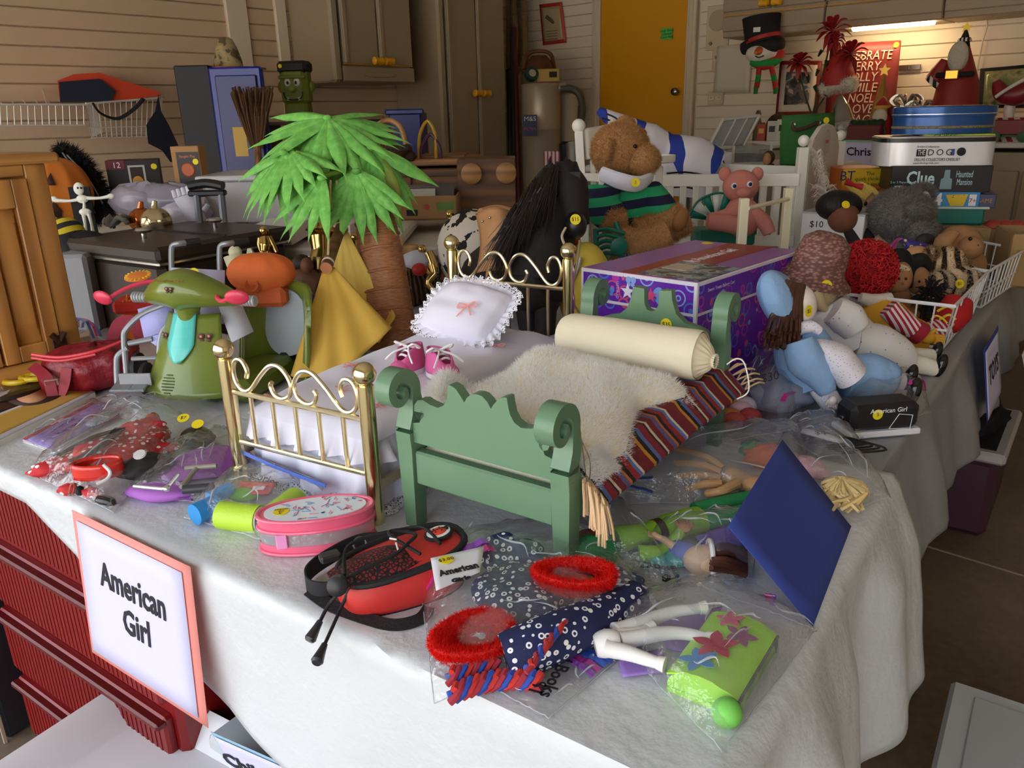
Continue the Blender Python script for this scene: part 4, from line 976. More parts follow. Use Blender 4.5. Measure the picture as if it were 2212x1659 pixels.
lb_=[G(930,1206,TZ+.072),G(1046,1180,TZ+.072),G(1036,1236,TZ+.072),G(942,1276,TZ+.072)];sheet4(t,'brand_label',lb_,mat('eceaf2',.5),.0005)
ex=(lb_[1]-lb_[0]).normalized();nr=ex.cross(lb_[3]-lb_[0]).normalized()*-1;c_=(lb_[0]+lb_[1]+lb_[2]+lb_[3])/4
for k,(s,sz)in enumerate((('American',.016),('Girls',.01))):text(s,sz,TM[t.name].inverted()@frame(c_+nr*.001+(lb_[3]-lb_[0])*(.12+.3*k),ex,-(lb_[3]-lb_[0])),t,INK,'handwriting',t=.0002,bold=.0006,w=(.046,.022)[k])
sticker(t,TM[t.name].inverted()@frame(c_+nr*.0012-ex*.012-(lb_[3]-lb_[0])*.25,ex,-(lb_[3]-lb_[0])),.0085,'$3.00')
# --- flat bag marked Books $1
t,f2=bag('flat clear bag marked Books at the front table edge',[(1060,1485),(1250,1400),(1330,1430),(1185,1552)],.006,zips=zipset('r',[ZB,'2f55bb','a02a8a',ZP],.06,.09),seed=5,wr=.003)
M0=frame(G(1170,1470,TZ+.012),G(1150,1530)-G(1225,1420),G(1140,1440)-G(1200,1480))
for k,s in enumerate(('irl Books','$1')):text(s,.02,TM[t.name].inverted()@frame(G(1205-k*45,1455+k*30,TZ+.016),G(1170,1520)-G(1225,1420),G(1250,1480)-G(1150,1440)),t,INK,'handwriting',t=.0002,bold=.0005)
# --- white toy horse, lime case and cards in the corner bag
WH=mat('f1efef',.45,var=.05)
t=thing('white_toy_horse','white toy horse lying on its side in the corner bag','toy horse',G(1290,1395),0)
m=WM(t);bd=spline([G(1285,1396,TZ+.022),G(1310,1390,TZ+.024),G(1338,1384,TZ+.026)],8);m.tube(bd,[.011+.004*sin(pi*k/(len(bd)-1))for k in range(len(bd))],14);m.obj('body',WH,t)
for pp in([(1330,1365),(1400,1340),(1455,1322),(1512,1314)],[(1340,1385),(1420,1370),(1470,1368),(1526,1378)],[(1310,1400),(1360,1412),(1400,1425),(1422,1432)],[(1325,1375),(1360,1372),(1385,1366),(1400,1360)]):
 m=WM(t);q=spline([G(*p,TZ+.026)for p in pp],5);m.tube(q,[lerp(.0105,.006,(k/(len(q)-1))**.5)for k in range(len(q))],12);e=q[-1];d=(q[-1]-q[-2]).normalized();o=m.obj('leg',WH,t)
 m=WM(t);m.tube([e-d*.001,e+d*.007],[.0068,.0082],12);m.obj('hoof',mat('f4f2ea',.35),o)
for px4,z,lab,col in(([(1335,1425),(1432,1400),(1440,1450),(1345,1462)],.006,'purple card under the toy horse legs','b08ae0'),([(1420,1340),(1560,1310),(1520,1420),(1440,1400)],.004,'lilac card between the toy horse and the lime case','9a7cd0')):
 t=thing('purple_card',lab,'card',G(px4[0][0]+50,px4[0][1]),0);sheet4(t,'card',[G(*p,TZ+z)for p in px4],mat(col,.5),.0012)
LIME=mat('a9e64a',.35,var=.04);lc=G(1560,1452)
lx=(G(1545,1350)-G(1450,1480)).normalized();t=thing('lime_flower_case','lime green vinyl case with coloured flowers and clear side','case',M=frame(lc,lx,V((0,0,1)).cross(lx)))
LLx=(G(1545,1350)-G(1450,1480)).length*.5;W2=.036
def lid(u,v):y=lerp(W2,-W2,v);return(lerp(-LLx,LLx,u),y,.012+.022*sin(pi*(.18+.64*v))+.002*noise.noise(V((u*6,v*6,0))))
MB().grid(lid,18,14,t=.002).obj('lid',LIME,t,smooth=60)
dsh=[(W2*cos(a),.012+.02*max(0,sin(a)))for a in[pi*k/14 for k in range(15)]]
MB(Rz(90)@Tr(0,0,0)).ext([(p[0],p[1]*.95)for p in dsh]+[(-W2,0),(W2,0)],.003,LLx-.006).obj('end_panel',LIME,t)
MB(Rz(90)).ext([(p[0],p[1]*.95)for p in dsh]+[(-W2,0),(W2,0)],.003,-LLx+.004).obj('end_panel',LIME,t)
MB().add([(-LLx,-W2,.001),(LLx,-W2,.001),(LLx,-W2,.02),(-LLx,-W2,.02)],[(0,1,2,3)]).obj('clear_side',film('dfeee0',.1,.1),t,fix=False)
MB().tube([(-LLx,-W2-.001,.022),(LLx,-W2-.001,.022)],.0016,8).tube(spline([(LLx,-W2,.022),(LLx+.001,-W2,.01),(LLx,-W2,.001)],4),.0016,8).obj('piping',mat('6a6f72',.4),t)
MB().box((0,0,.004),(2*LLx,2*W2,.006),.002).obj('base',LIME,t)
for u,v,s,c in((.2,.32,.021,'3f8fd0'),(.45,.4,.025,'b81f4a'),(.7,.62,.018,'9a5a86'),(.87,.36,.016,'d86a8c')):
 m=MB()
 p=V(lid(u,v))
 for k in range(5):
  a=2*pi*k/5+u*9;q=[]
  for j in range(8):w=j/7;q.append((w,.26*sin(pi*w)))
  pts=[(s*x_*cos(a)-s*y_*sin(a),s*x_*sin(a)+s*y_*cos(a))for x_,y_ in q]+[(s*x_*cos(a)+s*y_*sin(a),s*x_*sin(a)-s*y_*cos(a))for x_,y_ in q[::-1][1:-1]]
  m.M=Tr(p.x,p.y,p.z+.0012)@Rx(-(v-.5)*-60);m.slab(pts,.0006)
 m.obj('felt_flower',mat(c,.85),t)
t=MB();t.ell((0,0,.0145),.0145,20,14);o=t.obj('green_ball',mat('7bd05a',.6));setp(o,G(1568,1566));tag(o,'bright green foam ball beside the lime flower case','ball')
t,f3=bag('clear bag holding the lime flower case and white toy horse',[(1290,1345),(1500,1262),(1765,1362),(1560,1625)],.042,zips=[((.86,.70),(.99,.62),ZM),((.90,.70),(.995,.655),ZP)],seed=11,wr=.014,n=18)
# --- doll in a green tunic and brown-haired doll
t=thing('green_tunic_doll','fashion doll in lime tunic and green trousers lying in a bag','doll',G(1440,1180),0)
SKIN=mat('d9a07c',.5);SKIN2=mat('c68f6c',.5)
Q=lambda x,y,z:G(x,y,TZ+z)
WM(t).tube(spline([Q(1330,1165,.02),Q(1390,1152,.022),Q(1440,1140,.022),Q(1510,1122,.02)],6),[.02,.021,.021,.02,.018,.017,.016,.016,.016,.017,.018,.019,.021,.021,.021,.022,.022,.022,.022],16,flat=.8).obj('tunic',mat('8fc92c',.75,bump=.3,bs=200),t)
m=WM(t);q=Q(1422,1146,.022);d=(Q(1440,1140,.022)-Q(1400,1150,.022)).normalized();m.tube([q-d*.005,q+d*.005],.0185,16,flat=.85);m.obj('belt',mat('4a3322',.6),t)
for dy in(-14,14):WM(t).tube(spline([Q(1500,1118+dy,.02),Q(1580,1100+dy,.02),Q(1660,1085+dy,.018)],5),.0125,12).obj('trouser_leg',mat('2f9a5c',.8),t)
WM(t).tube(spline([Q(1380,1195,.018),Q(1430,1190,.02),Q(1470,1150,.034)],5),[.011,.011,.010,.010,.009,.009,.008,.008,.008,.007,.007],12).obj('arm',mat('8fc92c',.75),t)
m=WM(t);h0=Q(1478,1140,.036);m.ell(h0,(.009,.011,.006),12,8)
for k in range(4):m.tube(spline([h0+V((-.006+k*.004,.006,0)),h0+V((-.008+k*.005,.014,.001)),h0+V((-.007+k*.0045,.021-.001*abs(k-1),-.001))],3),[.0025]*6+[.0018],8)
m.tube([h0+V((.007,-.002,0)),h0+V((.013,.006,.001)),h0+V((.013,.012,0))],[.003,.0027,.002],8);m.obj('hand',SKIN2,t)
m=WM(t);m.ell(Q(1285,1185,.022),(.021,.024,.02),18,12);m.obj('head',SKIN2,t);m=WM(t);m.ell(Q(1275,1178,.026),(.024,.026,.02),18,12);m.obj('hair',mat('8a3a24',.8),t)
m=WM(t);m.tube(spline([Q(1300,1200,.02),Q(1275,1190,.03),Q(1262,1160,.025)],5),[.026,.026,.025,.025,.023,.021,.019,.016,.012,.008,.003],14);m.obj('cap',mat('2f9a5c',.85),t)
t=thing('brown_hair_doll','small doll with brown hair and white headband lying in a bag','doll',G(1530,1235),0)
m=WM(t);m.ell(Q(1520,1210,.02),(.026,.021,.019),20,14);m.obj('head',mat('e6c3a4',.45),t)
m=WM(t);m.ell(Q(1500,1208,.021),(.004,.0055,.005),8,6);m.obj('nose',mat('e2ba9a',.45),t)
m=WM(t)
for k in range(46):
 a=random.uniform(-1,1);b=random.uniform(0,1);m.tube(spline([Q(1532+6*b,1206+24*a,.026+.012*b),Q(1570,1205+30*a,.026+.012*b*(1-a*a)),Q(1612,1212+26*a+10*b,.012+.008*b)],4),.0032,5)
m.obj('hair',mat('5a3322',.45,isl=.3),t,stuff=True)
m=WM(t);c=Q(1534,1211,.02);pts=[]
for k in range(20):a=2*pi*k/20;pts.append(c+V((.006*cos(a)*.4,.0255*cos(a),.0245*sin(a))))
m.tube(pts,.0032,8,closed=True);m.obj('headband',mat('f2f0ee',.6),t)
m=WM(t);m.tube(spline([Q(1505,1205,.018),Q(1460,1190,.018),Q(1425,1172,.016)],5),[.010,.014,.016,.016,.015,.015,.014,.013,.012,.012,.011],14);m.obj('dress',mat('5f6fc4',.7),t)
m=WM(t);m.tube(spline([Q(1455,1180,.028),Q(1432,1165,.034),Q(1416,1158,.036)],4),[.006,.0055,.005,.005,.0045,.004,.004,.004,.0035],10);m.ell(Q(1412,1155,.037),(.006,.005,.004),10,7)
for k in range(4):m.tube([Q(1409,1153+2*k,.037),Q(1400,1148+3*k,.038)],[.0016,.001],6)
m.obj('arm',mat('e3b795',.45),t)
WM(t).grid(lump(1450,1210,.012,(.03,.014,.010),0,6,.4),20,12,cu=True).obj('skirt',mat('3fb0a8',.6),t,smooth=80)
for px4,z,lab,col in(([(1500,1160),(1640,1110),(1600,1180),(1530,1190)],.016,'purple cloth showing through the doll bag','6a52c0'),):
 t=thing('purple_cloth',lab,'cloth',G(1560,1170),0);sheet4(t,'cloth',[Q(*p,z)for p in px4],mat(col,.7),.002,.006)
t,f4=bag('clear bag holding the doll in the lime tunic',[(1215,1120),(1330,1095),(1470,1270),(1260,1235)],.05,seed=21,wr=.010)
t,f5=bag('clear bag holding the small brown haired doll',[(1380,1170),(1640,1130),(1625,1250),(1440,1265)],.05,seed=25,wr=.008)
for k,s in enumerate(('Dolls','$4')):text(s,.022,TM[t.name].inverted()@frame(Q(1420+30*k,1222+28*k,.012),V((1,-.1,0)),V((.1,1,0))),t,INK,'handwriting',t=.0002,bold=.001)
# --- flesh coloured doll hand and the blonde head in the rear bags
t=thing('doll_forearm','tan vinyl doll forearm with curled fingers in a bag','doll part',G(1560,1050),0)
m=WM(t);m.tube(spline([Q(1680,1060,.02),Q(1620,1045,.024),Q(1570,1030,.026)],5),[.017,.017,.018,.018,.018,.017,.017,.018,.02,.021,.02],16,flat=.8)
for k,(a,b,c)in enumerate((((1560,1012),(1520,985),(1462,968)),((1556,1022),(1510,1003),(1462,1000)),((1554,1034),(1510,1026),(1465,1030)),((1556,1045),(1520,1046),(1486,1056)))):
 q=spline([Q(*a,.03),Q(*b,.04-.003*k),Q(*c,.03-.004*k)],4);m.tube(q,[lerp(.0068,.0052,j/(len(q)-1))for j in range(len(q))],10);m.ell(q[-1],.0054,10,7)
q=spline([Q(1590,1045,.034),Q(1560,1060,.034),Q(1530,1066,.026)],4);m.tube(q,[.0085,.008,.0075,.007,.0065,.006,.006,.006,.006],10);m.ell(q[-1],.006,10,7)
m.obj('arm',mat('d9a873',.45),t)
t=thing('toy_flute','short brown wooden toy flute with metal rings in the bag','toy',Q(1580,1085,0),0)
WM(t).tube([Q(1530,1090,.01),Q(1650,1062,.01)],.0085,12).obj('barrel',wood('5e3a22','7c5334',axis='X'),t)
for x in(1562,1604):d=(Q(1650,1062,.01)-Q(1530,1090,.01)).normalized();c=Q(x,1090-(x-1530)*28/120,.01);WM(t).tube([c-d*.003,c+d*.003],.0096,12).obj('ring',mat('55585c',.3,.8),t)
t,f6=bag('large clear bag over the tan doll forearm behind the blue paper',[(1370,985),(1740,925),(1745,1085),(1290,1090)],.055,zips=[((.02,.93),(.26,.99),ZB),((.02,.86),(.25,.93),'2a50b0')],seed=31,m=CLEAR2,wr=.012)
t=thing('blonde_doll_head','curly blonde doll hair inside the corner bag','doll',G(1830,1080),0)
m=WM(t);m.ell(Q(1815,1065,.022),(.024,.022,.022),18,12);m.obj('head',mat('e9c9ae',.5),t);m=WM(t)
random.seed(3)
for k in range(60):
 a=random.uniform(0,2*pi);b=random.uniform(.2,1);c=Q(1815,1062,.026);p0=c+V((.016*cos(a)*b,.016*sin(a)*b,.02*sqrt(1-b*b*.8)));p1=c+V((.03*cos(a)+.006,.026*sin(a),.006));p2=Q(1840+random.uniform(-50,26),1070+random.uniform(-28,36),random.uniform(.002,.03));m.tube(spline([p0,p1,p2],4),.0032,5)
m.obj('hair',mat('d9bf86',.45,isl=.35),t,stuff=True)
t=thing('orange_toy','orange and green toy parts under the clear bag','toy',G(1640,1000),0)
WM(t).grid(lump(1650,985,.02,(.035,.022,.018),10,3,.4),20,12,cu=True).obj('orange_piece',mat('e0683a',.5),t,smooth=60);WM(t).grid(lump(1625,968,.026,(.022,.016,.012),0,6,.4),20,12,cu=True).obj('green_piece',mat('3c8a55',.5),t,smooth=60);WM(t).grid(lump(1740,1010,.018,(.03,.03,.016),0,16,.4),20,12,cu=True).obj('pink_piece',mat('e7b9c6',.6),t,smooth=60)
t,f7=bag('clear bag holding the blonde doll head at the table corner',[(1690,960),(1770,950),(1925,1075),(1780,1120)],.052,seed=35,wr=.008)
# FANNY PACK
t=thing('ladybug_pack','red and black child waist pack with a ladybug badge','waist pack',G(862,1278),28)
RN=mat('c9302c',.55,bump=.25,bs=25,bd=.006);BKN=mat('17161a',.7,bump=.4,bs=220);MESHR=N('mesh_fabric')
_v=MESHR.n('ShaderNodeTexVoronoi',feature='DISTANCE_TO_EDGE');MESHR.t.links.new(MESHR.co((1,1,.3)),_v.inputs['Vector']);_v.inputs['Scale'].default_value=200
MESHR=MESHR.out(MESHR.ramp(_v.outputs[0],[(0,'1a1216'),(.14,'1a1216'),(.2,'8a2027')]),.7,0,_v.outputs[0],.4,.001)
PL,PW=.084,.047
def outl(s=1,n=36):
 o=[]
 for k in range(n):a=2*pi*k/n;o.append((PL*s*math.copysign(abs(cos(a))**.75,cos(a))+.008*cos(2*a),PW*s*math.copysign(abs(sin(a))**.8,sin(a))*(1+.2*cos(a))))
 return o
def pk(u,v):
 k=outl(1)[int(u*36)%36];q=1-.1*abs(2*v-1)**2;return(k[0]*q,k[1]*q,.003+.046*v+.008*v*(k[0]/PL))
MB().grid(pk,36,8,cu=True).obj('side_wall',RN,t,smooth=60)
def pk_top(u,v):k=outl(.9)[int(u*36)%36];return(k[0]*v,k[1]*v,.049+.008*v*k[0]/PL+.008*(1-v*v))
MB().grid(pk_top,36,8,cu=True).obj('front_panel',RN,t,smooth=60)
o_=[(p[0],p[1],.050+.008*p[0]/PL)for p in outl(.93)];MB().tube(o_,.0045,8,closed=True).obj('zipper',BKN,t)
MB().slab(outl(.9),.003,0).obj('bottom',BKN,t)
def mesh_p(u,v):x=lerp(-.082,.028,u);w=PW*.72*sqrt(max(.02,1-((x+.02)/.075)**2));y=(2*v-1)*w-.004;return(x,y,.0525+.008*x/PL+.009*sin(pi*u)*sin(pi*v))
MB().grid(mesh_p,20,14,t=.002).obj('mesh_pocket',MESHR,t,smooth=70)
b_=MB(Tr(.058,.004,.0605)@Ry(-6));b_.lathe([(.0185,0),(.0185,.0025),(.0165,.004),(.0,.0042)],n=24,sy=.85);o=b_.obj('badge',BKN,t)
MB(Tr(.058,.004,.0632)@Ry(-6)).lathe([(.0155,0),(.0152,.0018),(.0,.002)],n=24,sy=.85).obj('badge_face',mat('f0eeee',.4),o)
lb2=MB(Tr(.058,.004,.0652)@Ry(-6));lb2.ell((0,0,0),(.0105,.0085,.003),18,8);o=lb2.obj('ladybug',mat('d8402a',.35),t)
m=MB(Tr(.058,.004,.0652)@Ry(-6))
for x,y in((-.005,.0035),(.003,.004),(-.005,-.0035),(.003,-.004),(-.001,.0),(.0065,.0)):m.ell((x,y,.0026),(.0013,.0013,.0008),8,5)
m.box((.0,0,.003),(.018,.0007,.0008));m.ell((.0105,0,.001),(.003,.004,.002),10,6);m.obj('spot',INK,o)
cord=[(-.07,-.022,.058),(-.05,.028,.064),(.0,.03,.068),(.03,.012,.066),(.012,-.012,.07),(-.01,-.022,.066),(-.045,-.026,.062),(-.075,-.028,.056)]
MB().tube(spline(cord,6),.0022,8).obj('elastic_cord',BKN,t);MB().tube(spline([(.02,-.03,.062),(.0,.02,.07),(.02,.034,.064),(.045,.02,.066),(.05,-.02,.062)],6),.0022,8).obj('elastic_cord',BKN,t)
cl=MB(Tr(-.082,-.034,.055)@Rx(70)@Ry(-20));cl.lathe([(.008,-.008),(.0115,-.006),(.0125,0),(.0115,.006),(.006,.009)],n=18);cl.obj('cord_lock',mat('232226',.4),t)
Ti=TM[t.name].inverted()
for e,mid in(((690,1345),(715,1300)),((700,1395),(738,1310))):
 q=[G(765,1250,TZ+.05),G(*mid,TZ+.02),AT(*e,PR(G(*e))[2]*1.0-.01)];m=WM(t);m.tube(spline(q,8),.0022,8);o=m.obj('drawcord',BKN,t)
 d=(q[2]-q[1]).normalized();m=WM(t);m.tube([q[2]-d*.002,q[2]+d*.006,q[2]+d*.02,q[2]+d*.023],[.0035,.0045,.007,.005],14);m.obj('cord_end',mat('2a292d',.35),o)
st_=[G(750,1262,TZ+.014),G(705,1276,TZ+.014),G(668,1268,TZ+.014),G(664,1240,TZ+.014),G(705,1206,TZ+.016),G(775,1172,TZ+.018),G(845,1166,TZ+.02)]
WM(t).ribbon(spline(st_,7),.024,.002,up='edge').obj('waist_strap',BKN,t)
WM(t).ribbon(spline([G(668,1276,TZ+.006),G(715,1308,TZ+.004),G(790,1336,TZ+.004),G(850,1350,TZ+.004),G(905,1338,TZ+.005),G(928,1312,TZ+.006)],7),.016,.002,up=V((0,-.3,.95))).obj('strap_tail',BKN,t)
m=MB();m.tube([(.0,-.003,.07),(.004,-.006,.045),(-.002,-.03,.02)],.0012,6);m.tube([(.002,.0,.072),(-.003,.01,.07)],.0012,6);m.obj('tag_string',mat('e9e4dc',.8),t)
m=MB(Tr(-.03,.046,.052)@Rx(60));m.tube([(.008*cos(2*pi*k/16),.008*sin(2*pi*k/16),0)for k in range(16)],.0018,8,closed=True);m.obj('d_ring',mat('4a4a4e',.3,.8),t)
MB().box((-.075,.02,.062),(.024,.016,.009),.003).obj('strap_buckle',mat('26252a',.4),t)
# PINK OVAL CASE
t=thing('pink_oval_case','pink oval vinyl case with printed white lid','case',G(690,1172),11)
PKV=mat('ef6688',.25,Coat_Weight=.3)
ov=lambda s,z:[(.077*s*cos(2*pi*k/40),.036*s*math.copysign(abs(sin(2*pi*k/40))**.9,sin(2*pi*k/40)),z)for k in range(40)]
def band(z0,z1,m_,nm,s=1):
 MB().grid(lambda u,v:(.077*s*cos(2*pi*u),.036*s*sin(2*pi*u),lerp(z0,z1,v)),48,3,cu=True).obj(nm,m_,t,smooth=70)
band(.002,.016,PKV,'lower_band');band(.016,.036,film('f7a0b8',.35,.1),'clear_wall',.995);band(.036,.05,PKV,'upper_band')
MB().slab([p[:2]for p in ov(.99,0)],.003,.001).obj('bottom',PKV,t);MB().slab([p[:2]for p in ov(.985,0)],.004,.048).obj('lid',PKV,t)
for z in(.004,.036,.052):MB().tube(ov(1.0,z),.0026,8,closed=True).obj('piping',PKV,t)
MB().slab([p[:2]for p in ov(.88,0)],.0015,.052).obj('lid_panel',mat('e9eef5',.25),t)
random.seed(8);cols=['e07a9a','7fa6d0','e59ab0','8fb4da']
pm=[MB()for _ in cols]
for k in range(46):
 a,r=random.uniform(0,2*pi),sqrt(random.random())*.82;x,y=.077*r*cos(a),.036*r*sin(a)
 if abs(x+.045)<.014 and abs(y)<.014:continue
 q=pm[k%4];q.M=Tr(x,y,.0539)@Rz(random.uniform(0,180));s=random.choice((0,1,2))
 if s==0:q.box((0,0,0),(.012,.0014,.0004))
 elif s==1:q.tube([(.0028*cos(w),.002*sin(w),0)for w in[2*pi*j/10 for j in range(10)]],.0005,4,closed=True);q.box((.005,0,0),(.005,.0009,.0004))
 else:q.box((0,0,0),(.003,.0035,.0004));q.box((.002,.001,0),(.003,.002,.0004))
for q,c in zip(pm,cols):q.obj('printed_motif',mat(c,.5),t)
o=sticker(t,Tr(-.045,-.001,.0538),.0105,'')
for k,s in enumerate(('American','Girl','$1')):text(s,.0048,Tr(-.045,.0045-k*.0055,.0547),o,INK,'price',t=.0001)
MB().box((-.045,-.034,.026),(.014,.003,.02),.001).obj('zip_pull',mat('f09ad0',.5),t);MB().ell((-.02,.036,.045),(.004,.004,.004),10,7).obj('snap',mat('d8d4d6',.3),t)
# LEFT END OF THE FRONT TABLE
POLKA=dots('c3222a','f2ecec',78,.27,.7)
t=thing('polka_dot_dress','red polka dot doll dress with black straps inside a bag','doll clothes',G(240,990),0)
WM(t).grid(lump(255,975,.022,(.085,.05,.022),22,2,.35),34,18,cu=True).obj('skirt',POLKA,t,smooth=80)
WM(t).grid(lump(310,935,.03,(.045,.035,.022),10,6,.4),28,16,cu=True).obj('bodice',POLKA,t,smooth=80)
WM(t).grid(lump(130,1005,.016,(.045,.02,.014),35,9,.3),24,14,cu=True).obj('sleeve',POLKA,t,smooth=80)
WM(t).ribbon(spline([Q(95,1000,.02),Q(150,970,.036),Q(200,945,.05),Q(250,930,.05)],6),.012,.003).obj('strap',BKN,t)
WM(t).ribbon(spline([Q(150,1000,.034),Q(215,965,.05),Q(260,925,.056)],6),.018,.003).obj('strap',BKN,t)
WM(t).ell(Q(330,905,.04),(.012,.014,.012),14,10).obj('bow_knot',POLKA,t)
t=thing('red_toy_purse','shiny red oval toy purse in the polka dot bag','toy purse',Q(215,1025,.03),12)
MB().grid(lambda u,v:(.037*cos(2*pi*u)*(1-.06*v),.022*sin(2*pi*u)*(1-.06*v),.024*v),36,4,cu=True).obj('rim',mat('d8281e',.2,Coat_Weight=.5),t,solid=.004,smooth=60)
MB().slab([(.036*cos(2*pi*k/24),.021*sin(2*pi*k/24))for k in range(24)],.003).obj('base',mat('c02018',.3),t)
MB(Tr(.0,-.024,.008)@Rz(20)).tube(spline([(.015,0,.016),(.022,-.006,.004),(.016,-.012,-.004),(.0,-.014,-.008)],5),.0028,8).obj('handle',mat('e9e2e4',.3),t)
t=thing('black_doll_shirt','black doll shirt with a white flower patch in the bag','doll clothes',G(310,1010),0)
WM(t).grid(lump(312,1008,.028,(.042,.032,.016),30,12,.3),26,14,cu=True).obj('cloth',mat('211f22',.7,bump=.3,bs=80),t,smooth=80)
m=WM(t);m.M=m.M@Tr(*Q(302,982,.05))@Rx(25);m.lathe([(.0105,0),(.009,.0022),(0,.0026)],n=14);m.obj('patch',mat('d9d7d8',.6),t)
t=thing('hair_bow','small spotted hair bow with a clip at the bag corner','hair bow',G(170,1070),0)
for s_,a in((-1,10),(1,-20)):WM(t).grid(lump(172+s_*24,1060+s_*3,.010,(.018,.010,.009),a,4+s_,.4),18,10,cu=True).obj('loop',POLKA,t,smooth=80)
WM(t).ell(Q(172,1060,.013),(.007,.008,.008),10,8).obj('knot',BKN,t)
m=WM(t);m.tube(spline([Q(148,1068,.024),Q(152,1048,.026),Q(160,1046,.026),Q(156,1066,.024)],5,True),.0014,6,closed=True);m.obj('clip',mat('d8d6d2',.2,1),t)
t=thing('doll_shoe_black','tiny black doll shoe at the tip of the polka dot bag','shoe',G(228,1085),0)
WM(t).grid(lump(228,1082,.009,(.022,.009,.008),-25,2,.15),18,10,cu=True).obj('upper',mat('1b1a1d',.25),t,smooth=80);WM(t).tube(spline([Q(210,1073,.004),Q(250,1094,.004)],4),.008,8,flat=.3).obj('sole',mat('c9c6c4',.5),t)
t,_=bag('clear bag holding the red polka dot dress',[(60,1022),(285,872),(425,915),(246,1108)],.05,seed=41,wr=.012,n=18)
# books
def book(label,q,th,cover,sp='e8e4da'):
 """closed book lying on the table: four pixel corners of the cover, tl tr br bl"""
 t=thing('book',label,'book',Q(*q[3],0),0);P4=[Q(*p,th)for p in q]
 m=WM(t);m.add(P4+[p-V((0,0,th-.001))for p in P4],[(0,1,2,3),(7,6,5,4),(0,1,5,4),(1,2,6,5),(2,3,7,6),(3,0,4,7)]);m.obj('pages',mat(sp,.8),t,smooth=0)
 sheet4(t,'cover',[p+V((0,0,.0012))for p in P4],mat(cover,.35),.0014);return t,P4
def onbook(P4,u,v,dz=.003):return P4[0].lerp(P4[1],u).lerp(P4[3].lerp(P4[2],u),v)+V((0,0,dz))
def bookprint(t,P4,nm,m,u0,v0,u1,v1,dz=.0022):return sheet4(t,nm,[onbook(P4,a,b,dz)for a,b in((u0,v0),(u1,v0),(u1,v1),(u0,v1))],m,.0003)
t,P4=book('purple paperback titled Karate Girl in a clear sleeve',[(49,950),(208,866),(272,884),(112,972)],.006,'9c86d6')
bookprint(t,P4,'red_band',mat('a8202e',.4),0,0,1,.12)
ex=(P4[1]-P4[0]).normalized();ey=(P4[3]-P4[0])
for k,(s,sz)in enumerate((('American Girl',.006),('Kendal:',.0155),('Karate Girl',.0155))):
 text(s,sz,TM[t.name].inverted()@frame(onbook(P4,(.42,.42,.45)[k],(.06,.3,.56)[k],.0032),ex,-ey),t,(mat('f3eef0',.5),mat('352a6a',.6),mat('352a6a',.6))[k],t=.0002,w=(None,.062,.092)[k])
def disc(t,P4,nm,m,u,v,ru,rv,dz):
 c=onbook(P4,u,v,dz);WM(t).add([c+(P4[1]-P4[0])*ru*cos(2*pi*k/30)+(P4[3]-P4[0])*rv*sin(2*pi*k/30)for k in range(30)],[tuple(range(30))]).obj(nm,m,t,solid=.0003)
disc(t,P4,'oval_frame',mat('5c3fae',.4),.72,.86,.26,.3,.0024);disc(t,P4,'oval_picture',blotch([(0,'d8e2ee'),(.45,'6fa0d0'),(.52,'e9ece8'),(.6,'7a5a48')],60,.5),.72,.88,.23,.25,.003)
t,P4=book('large picture book with a portrait cover and gold edge',[(-130,890),(120,815),(205,848),(-70,985)],.012,'d9d5e0')
bookprint(t,P4,'gold_band',mat('c29a4a',.35),.02,.55,.98,.93);bookprint(t,P4,'dark_band',mat('2a1a18',.4),.02,.16,.98,.5)
disc(t,P4,'portrait_ground',mat('3a2320',.4),.72,.32,.26,.3,.0028);disc(t,P4,'portrait_face',mat('c08a62',.5,var=.25,vs=40),.66,.36,.13,.2,.0034);disc(t,P4,'portrait_hair',mat('1d1210',.5),.6,.22,.2,.09,.004)
disc(t,P4,'title_oval',mat('2b1713',.4),.97,.2,.1,.13,.004)
sticker(t,TM[t.name].inverted()@Tr(*onbook(P4,.9,.5,.0045)),.014,'$12')
t,_=bag('clear sleeve over the purple paperback',[(46,952),(205,862),(280,884),(115,978)],.012,seed=44,wr=.005,env=.3)
t,_=bag('clear bag with a magenta zip behind the polka dot bag',[(190,872),(420,838),(508,885),(372,950)],.03,zips=[((.35,.02),(.99,.1),ZM),((.35,.08),(.99,.17),'9a2a86'),((.35,.14),(.98,.24),ZM)],seed=47,wr=.010)
for x,y,s in((396,903,'$7'),(427,916,'')):sticker(t,TM[t.name].inverted()@Tr(*Q(x,y,.052))@Rx(25),.0105,s)
t=thing('dark_lens','dark round toy lens under the magenta zip bag','toy',G(425,955),0);WM(t).ell(Q(425,945,.02),(.03,.022,.02),18,12).obj('lens',mat('2c2420',.2),t);WM(t).ell(Q(425,948,.014),(.034,.026,.012),18,12).obj('rim',mat('15131a',.4),t)
# purple cushion and clip
PUR=mat('b06ac8',.7,bump=.2,bs=60)
t=thing('purple_cushion','purple doll cushion with stitched edge inside a bag','cushion',G(350,1070),0)
WM(t).grid(lump(345,1062,.012,(.058,.026,.012),-8,3,.12),26,12,cu=True).obj('pad',PUR,t,smooth=80);WM(t).grid(lump(440,1000,.012,(.075,.06,.012),30,7,.15),26,12,cu=True).obj('backing',mat('a85cb8',.75),t,smooth=80)
WM(t).tube(spline([Q(275,1072,.010),Q(320,1062,.011),Q(355,1072,.011),Q(415,1080,.010)],5),.0018,6).obj('seam',mat('7d3f92',.8),t)
t=thing('metal_clip','silver bent metal toy crutch clip on the purple cushion','toy',G(350,1060),0)
m=WM(t);m.tube([Q(290,1050,.03),Q(352,1056,.03),Q(366,1048,.034),Q(384,1026,.04)],.0032,8);m.ell(Q(360,1056,.032),(.006,.005,.005),10,7);m.obj('rod',mat('d9dcdf',.2,.9),t)
